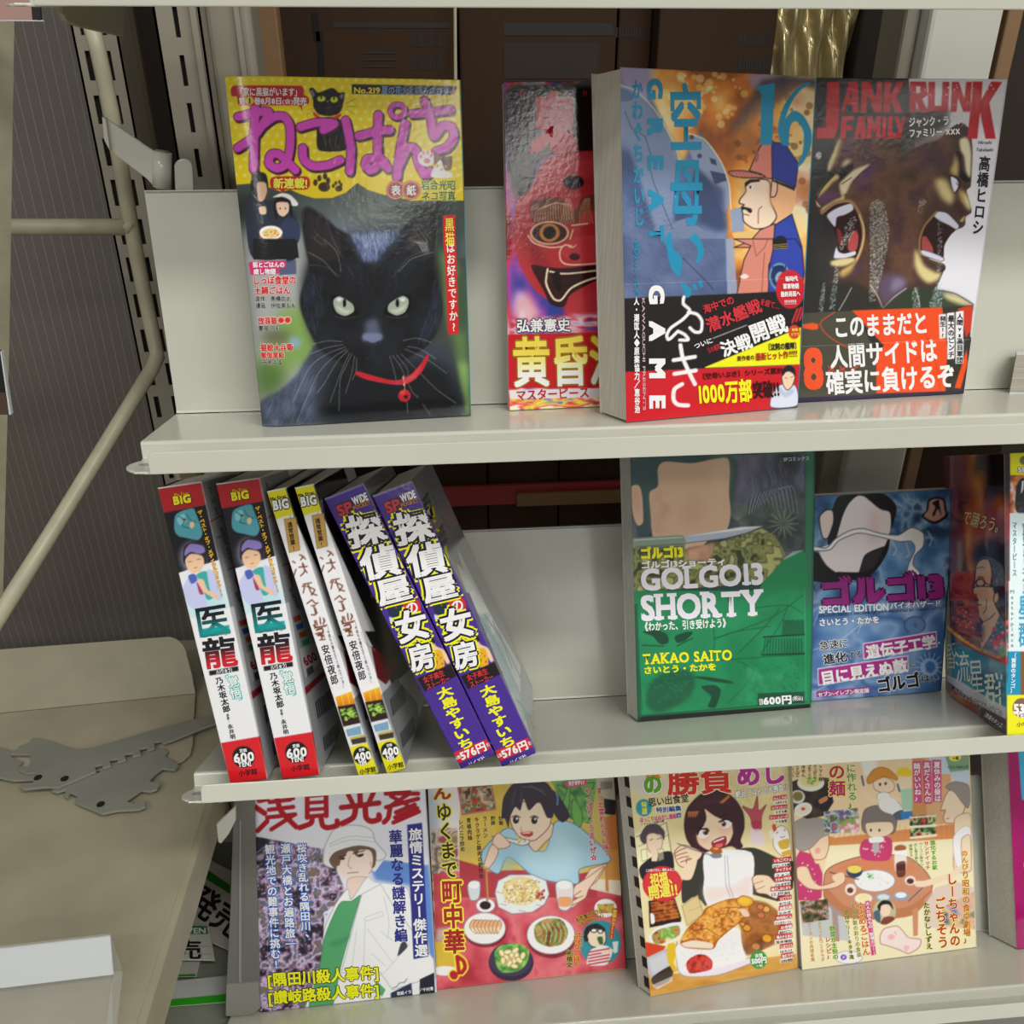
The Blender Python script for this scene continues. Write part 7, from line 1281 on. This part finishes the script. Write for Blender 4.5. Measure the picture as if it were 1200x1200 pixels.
facing_book('comic_book', 'war comic numbered 16 with a capped naval officer above a black and red band', 'book', 1, ((733.6, 495), (934, 477), (956, 90), (727, 78.6)), art_ibuki(), 'satin', backpx=(703, 484), th=8.5, obi=.42, spine='1c83a8')
facing_book('comic_book', 'comic book with two screaming bronze faces and an orange paper band', 'book', 1, ((925, 472), (1129, 461), (1179.8, 92.8), (949, 91)), art_jank(), T=.007, th=8.0, obi=.19, spine='d5d4dc')
# -------- leaning spine-out books (spine plane just behind the front lip), each pair shares its meshes
def spine_pair(name, labels, group, art, quadB, quadA, depth, vp, m='gloss'):
    S = nrm(R@np.array((vp[0]-600., vp[1]-600., F)))                          # the books are turned a little: their backs run to the right
    fit = lambda q: (lambda P0: [hit(*p, P0, S)+SH[2][2]*.0009 for p in q])(onfront(2, *q[1], -.0205))
    Q = fit(quadB); QA = [q+SH[2][2]*.0007 for q in fit(quadA)]                                # BL, BR, TR, TL
    root = thing(name, labels[1], 'book', Q[0], group)
    cv = art(); D = S*depth; sp_ = Sheet(*Q)
    parts = []
    printed('spine', sp_, cv, m, root, lift=.0002)
    BR, TR = Q[1], Q[2]; r = nrm(Q[1]-Q[0]); up = nrm(Q[3]-Q[0])
    side = Sheet(BR, BR+D, TR+D, TR)
    printed('back_cover', side, cv, m, root, dens=1.0)
    ins = .0008; A = [Q[0]+r*.0006+up*ins+S*.0006, Q[1]-r*.0006+up*ins+S*.0006, Q[2]-r*.0006-up*ins+S*.0006, Q[3]+r*.0006-up*ins+S*.0006]
    mesh('page_block', *hexa(A, [q+D-S*.0014 for q in A]), 'pages', root=root)
    mesh('front_cover', *hexa([Q[0], Q[0]+r*.0005, Q[3]+r*.0005, Q[3]], [Q[0]+D, Q[0]+r*.0005+D, Q[3]+r*.0005+D, Q[3]+D]), mat(name+'_front', '17151a', .3), root=root)
    # rigid motion that carries the right-hand book onto the left-hand one
    A_, B_ = np.array(QA), np.array(Q); ca, cb = A_.mean(0), B_.mean(0); U_, _, Vt = np.linalg.svd((B_-cb).T@(A_-ca)); d = np.sign(np.linalg.det(Vt.T@U_.T)); Rm = Vt.T@np.diag((1, 1, d))@U_.T
    G4 = np.eye(4); G4[:3, :3] = Rm; G4[:3, 3] = ca-Rm@cb
    r2 = root.copy(); r2['label'] = labels[0]; COL.objects.link(r2); r2.matrix_world = Matrix((G4@np.array(root.matrix_world)).tolist())
    for ch in list(root.children):
        c2 = ch.copy(); COL.objects.link(c2); c2.parent = r2
        for g in ch.children: g2 = g.copy(); COL.objects.link(g2); g2.parent = c2
    return root
spine_pair('comic_book', ('left-most red-topped medical comic standing spine out on the middle shelf', 'second red-topped medical comic, spine out, beside the thin yellow-topped books'), 'spine-out paperbacks on the middle shelf', art_dragon,
           ((331.7, 914.8), (374.8, 909), (304.2, 561.5), (253.3, 568.5)), ((269.8, 921.8), (315.3, 918.3), (235.8, 566.2), (184.5, 573.2)), .112, (622, 405))
spine_pair('comic_book', ('thin yellow-topped paperback with brown brush title, next to the red-topped comics', 'thin yellow-topped paperback with brown brush title, next to the purple books'), 'spine-out paperbacks on the middle shelf', art_diner,
           ((453.8, 908.8), (476, 901.5), (367.7, 568.5), (345.5, 573.2)), ((422.7, 918.3), (444.8, 912.5), (336.2, 569.7), (309.3, 575.5)), .112, (606, 405))
spine_pair('comic_book', ('purple leaning paperback, left one of the purple pair', 'right-most purple leaning paperback with its pale back cover showing'), 'spine-out paperbacks on the middle shelf', art_detective,
           ((588.8, 900), (628, 884), (482.5, 565), (436.3, 582.5)), ((540, 903.8), (579, 885), (424.5, 570), (382.5, 588.8)), .112, (606, 435))
facing_book('comic_book', 'thick green comic book with white slab title and yellow author name', 'book', 2, ((747.3, 846.2), (949.5, 829), (954.3, 524.8), (738.6, 534.4)), art_green(), 'satin', backpx=(735, 837), spine='2f6f52')
facing_book('comic_book', 'blue comic book with magenta block title and drifting smoke', 'book', 2, ((950.8, 822), (1102, 810), (1118.5, 573), (955, 581.5)), art_blue(), 'satin', T=.010, spine='1c1d26', pages='pages')
# book with a bowed cover turned sideways at the right edge
O2, S2, N2 = SH[2]
bp = [onshelf(2, x, y, .0005) for x, y in ((1108, 807), (1119.5, 820.5), (1140.5, 834), (1160, 850), (1180, 862))]
bp = chaikin(np.array(bp), False, 3); tpnt = hit(1186, 531, bp[-1], SH[2][1]); Hh = (tpnt-bp[-1])@N2
root = thing('comic_book', 'bowed comic book with flames and a bespectacled man at the right photo edge', 'book', bp[-1])
cv = art_curved()
sh = Sheet(bp[0], bp[-1], bp[-1]+N2*Hh, bp[0]+N2*Hh, base=bp, top=bp+N2*Hh)
printed('front_cover', sh, cv, 'gloss', root)
sr = bp[-1]+np.array((.024, 0, 0)); sps = Sheet(bp[-1], sr, sr+N2*Hh, bp[-1]+N2*Hh)
printed('spine', sps, cv, 'gloss', root, lift=.0002)
outl = np.vstack([bp+np.array((.0006, .0004, 0)), bp[::-1]+np.array((.0232, .0006, 0))]); v, f = prism(outl+N2*.0006, N2*(Hh-.0012)); mesh('page_block', v, f, 'pages', root=root)
v, f = prism(np.vstack([bp+np.array((.0235, .0, 0)), bp[::-1]+np.array((.0241, .0, 0))]), N2*Hh); mesh('back_cover', v, f, 'white', root=root)
facing_book('crime_magazine', 'white manga magazine with red kanji title and a man in a white bucket hat', 'magazine', 3, ((305, 1186.6), (511.5, 1163), (497, 908), (288.5, 912)), art_crime(), 'satin', T=.008, spine='c8c8cc')
facing_book('food_magazine', 'red-table food magazine with a dark-haired woman eating from a spoon', 'magazine', 3, ((512, 1160), (733.6, 1135.6), (719, 900), (500.5, 912)), art_chinese(), 'satin', T=.006, th=28, spine='3a2a2c')
kr, ks = facing_book('food_magazine', 'food magazine with a brown-haired woman above a breaded cutlet curry plate', 'magazine', 3, ((762.4, 1167.9), (934.8, 1134.6), (924.5, 889), (736, 900)), art_katsu(), 'gloss', backpx=(748, 1157), spine='c08a34')
bkv = onshelf(3, 748, 1157, .0006)-ks.c[0]; upk = ks.c[3]-ks.c[0]; ek = nrm(ks.c[0]-ks.c[1]); bars = []
for k in range(11):      # black index bars printed on the fore-edge
    v0_ = .03+k*.088; q0 = ks.c[0]+upk*v0_+bkv*.02; bars.append(prism([q0, q0+bkv*.42, q0+bkv*.42+upk*.045, q0+upk*.045], ek*.0004))
mesh('index_marks', *merge([(np.asarray(v)-ek*.0006, f) for v, f in bars]), 'ink', root=kr)
facing_book('food_magazine', 'cream food magazine with a family around a low round table', 'magazine', 3, ((940, 1137), (1144, 1110), (1135.5, 880), (927, 888)), art_home(), 'satin', T=.007, spine='dfd4a4')
root, _ = facing_book('thick_magazine', 'thick magenta magazine at the right edge with grey page edges toward the panel', 'magazine', 3, ((1191.8, 1112.7), (1330, 1101), (1312, 864), (1180.5, 872)), art_magenta(), 'gloss', backpx=(1159, 1096), th=28, spine='98105c')
# lying book at the right end of the top display shelf
O1, S1, N1 = SH[1]
a = onshelf(1, 1183, 461); hh = .0225
root = thing('lying_book', 'thick book lying flat at the right edge of the top display shelf', 'book', a)
b1_ = a+np.array((.006, .048, 0)); b1_ = sp(1, b1_[0], min(((b1_-O1)@S1), .060)); ff = [a, a+np.array((.12, -.012, 0)), b1_+np.array((.12, 0, 0)), b1_]
mesh('page_block', *prism([q+N1*.0008 for q in ff], N1*hh), 'pages_h', root=root)
mesh('back_cover', *prism(ff, N1*.0007), 'white', root=root); mesh('front_cover', *prism([q+N1*(hh+.0009) for q in ff], N1*.0006), 'white', root=root)
# pink magazine and brown magazine of the neighbouring rack, upper left
yq = .06
root = thing('pink_magazine', 'corner of a pink magazine at the top left edge of the photo', 'magazine', tp(20, 24, yq))
mesh('cover', *prism([tp(-60, 23, yq), tp(38, 23.5, yq), tp(30, -60, yq), tp(-60, -60, yq)], (0, .002, 0)), mat('pink_cover', 'a8857c', .4), root=root)
mesh('cover_border', *prism([tp(38.2, 23.5, yq), tp(48, 24, yq), tp(40, -60, yq), tp(30.2, -60, yq)], (0, .002, 0)), mat('dark_cover_border', '1a1214', .4), root=root)
mesh('page_edge', *prism([tp(-60, 24, yq), tp(51, 25, yq), tp(50, 23.5, yq), tp(-60, 22.5, yq)], (0, .0015, 0)), 'white', root=root)
root = thing('brown_magazine', 'dark brown magazine corner cut by the left edge of the photo', 'magazine', tp(5, 485, yq))
mesh('cover', *prism([tp(-40, 486, yq), tp(10.5, 486, yq), tp(6, 460, yq), tp(-40, 460, yq)], (0, .003, 0)), mat('brown_cover', '4a372c', .5), root=root)
mesh('cover_upper', *prism([tp(-40, 459.7, yq), tp(6, 459.7, yq), tp(0, 412, yq), tp(-40, 412, yq)], (0, .003, 0)), mat('black_cover', '100d0c', .5), root=root)
mesh('page_edge', *prism([tp(10.7, 486, yq), tp(12.8, 486, yq), tp(1.5, 412, yq), tp(.2, 412, yq)], (0, .003, 0)), 'white', root=root)
# sale strips lying on the board at lower left
def strip(name, label, pts, z, art=None, m='flat', col=None, th=.0006):
    P_ = [onZ(x, y, z) for x, y in pts]; root = thing(name, label, 'sign', np.mean(P_, 0))
    if art: printed('strip_face', Sheet(*P_), art, m, root, letters='strip_lettering', thick=th)
    else: mesh('strip_face', *prism(P_, (0, 0, -th)), col, root=root)
    return root
def gz(c, q, col): c.P(col, q); return c
cA = Canvas(205, 990, 300, 1130, 'a9a79c').crop(0, 940, 4); cA.P('1c6a1c', "940,295 1080,390 1080,432 925,335")
for q in ("920,360 890,420", "985,395 905,500", "1040,430 960,560", "890,430 1070,560", "905,500 1050,610"): cA.L('6c6a62', .5, q)
cA.T('発売', (900, 430, 1130, 590), 150, '151412', .03)
strip('sale_strip', 'tilted sale strip with black kanji and a green stripe under the smoky divider', ((205, 1085), (300, 1128), (300, 1035), (238, 1003)), ZB+.012, cA)
cB = Canvas(175, 1078, 262, 1132, 'b2b1a8').crop(0, 940, 4); cB.P('1f6a3c', "700,578 970,582 978,618 700,622").T('7-ELEVEN', (760, 602, 966, 602), 24, 'c8ccc4', .03).T('発売', (680, 690, 948, 690), 92, '151412', .03)
for q in ("700,672 985,676", "700,706 990,712", "925,640 948,740"): cB.L('6c6a62', .5, q)
strip('sale_strip', 'small sale strip with a green lettered band above a black kanji', ((183, 1124), (252, 1125.5), (245, 1085.5), (188, 1084)), ZB+.016, cB)
cC = Canvas(160, 1120, 245, 1150, '9c9b92').crop(0, 940, 4); cC.P('1c6a1c', "700,815 915,806 920,820 700,835")
strip('sale_strip', 'grey strip with a thin green lower edge below the lettered strips', ((170, 1146), (230, 1144), (235, 1124), (175, 1125)), ZB+.008, cC)
cD = Canvas(150, 1138, 275, 1186, 'a6a8a4').crop(0, 940, 4); cD.P('2c8c1c', "700,935 1060,900 1060,938 700,968")
strip('sale_strip', 'long pale strip with a broad green lower edge resting on the base board', ((165, 1182), (272, 1174), (272, 1142), (180, 1152)), ZB+.004, cD)
bpy.data.objects.remove(_fo); bpy.data.curves.remove(_fc)
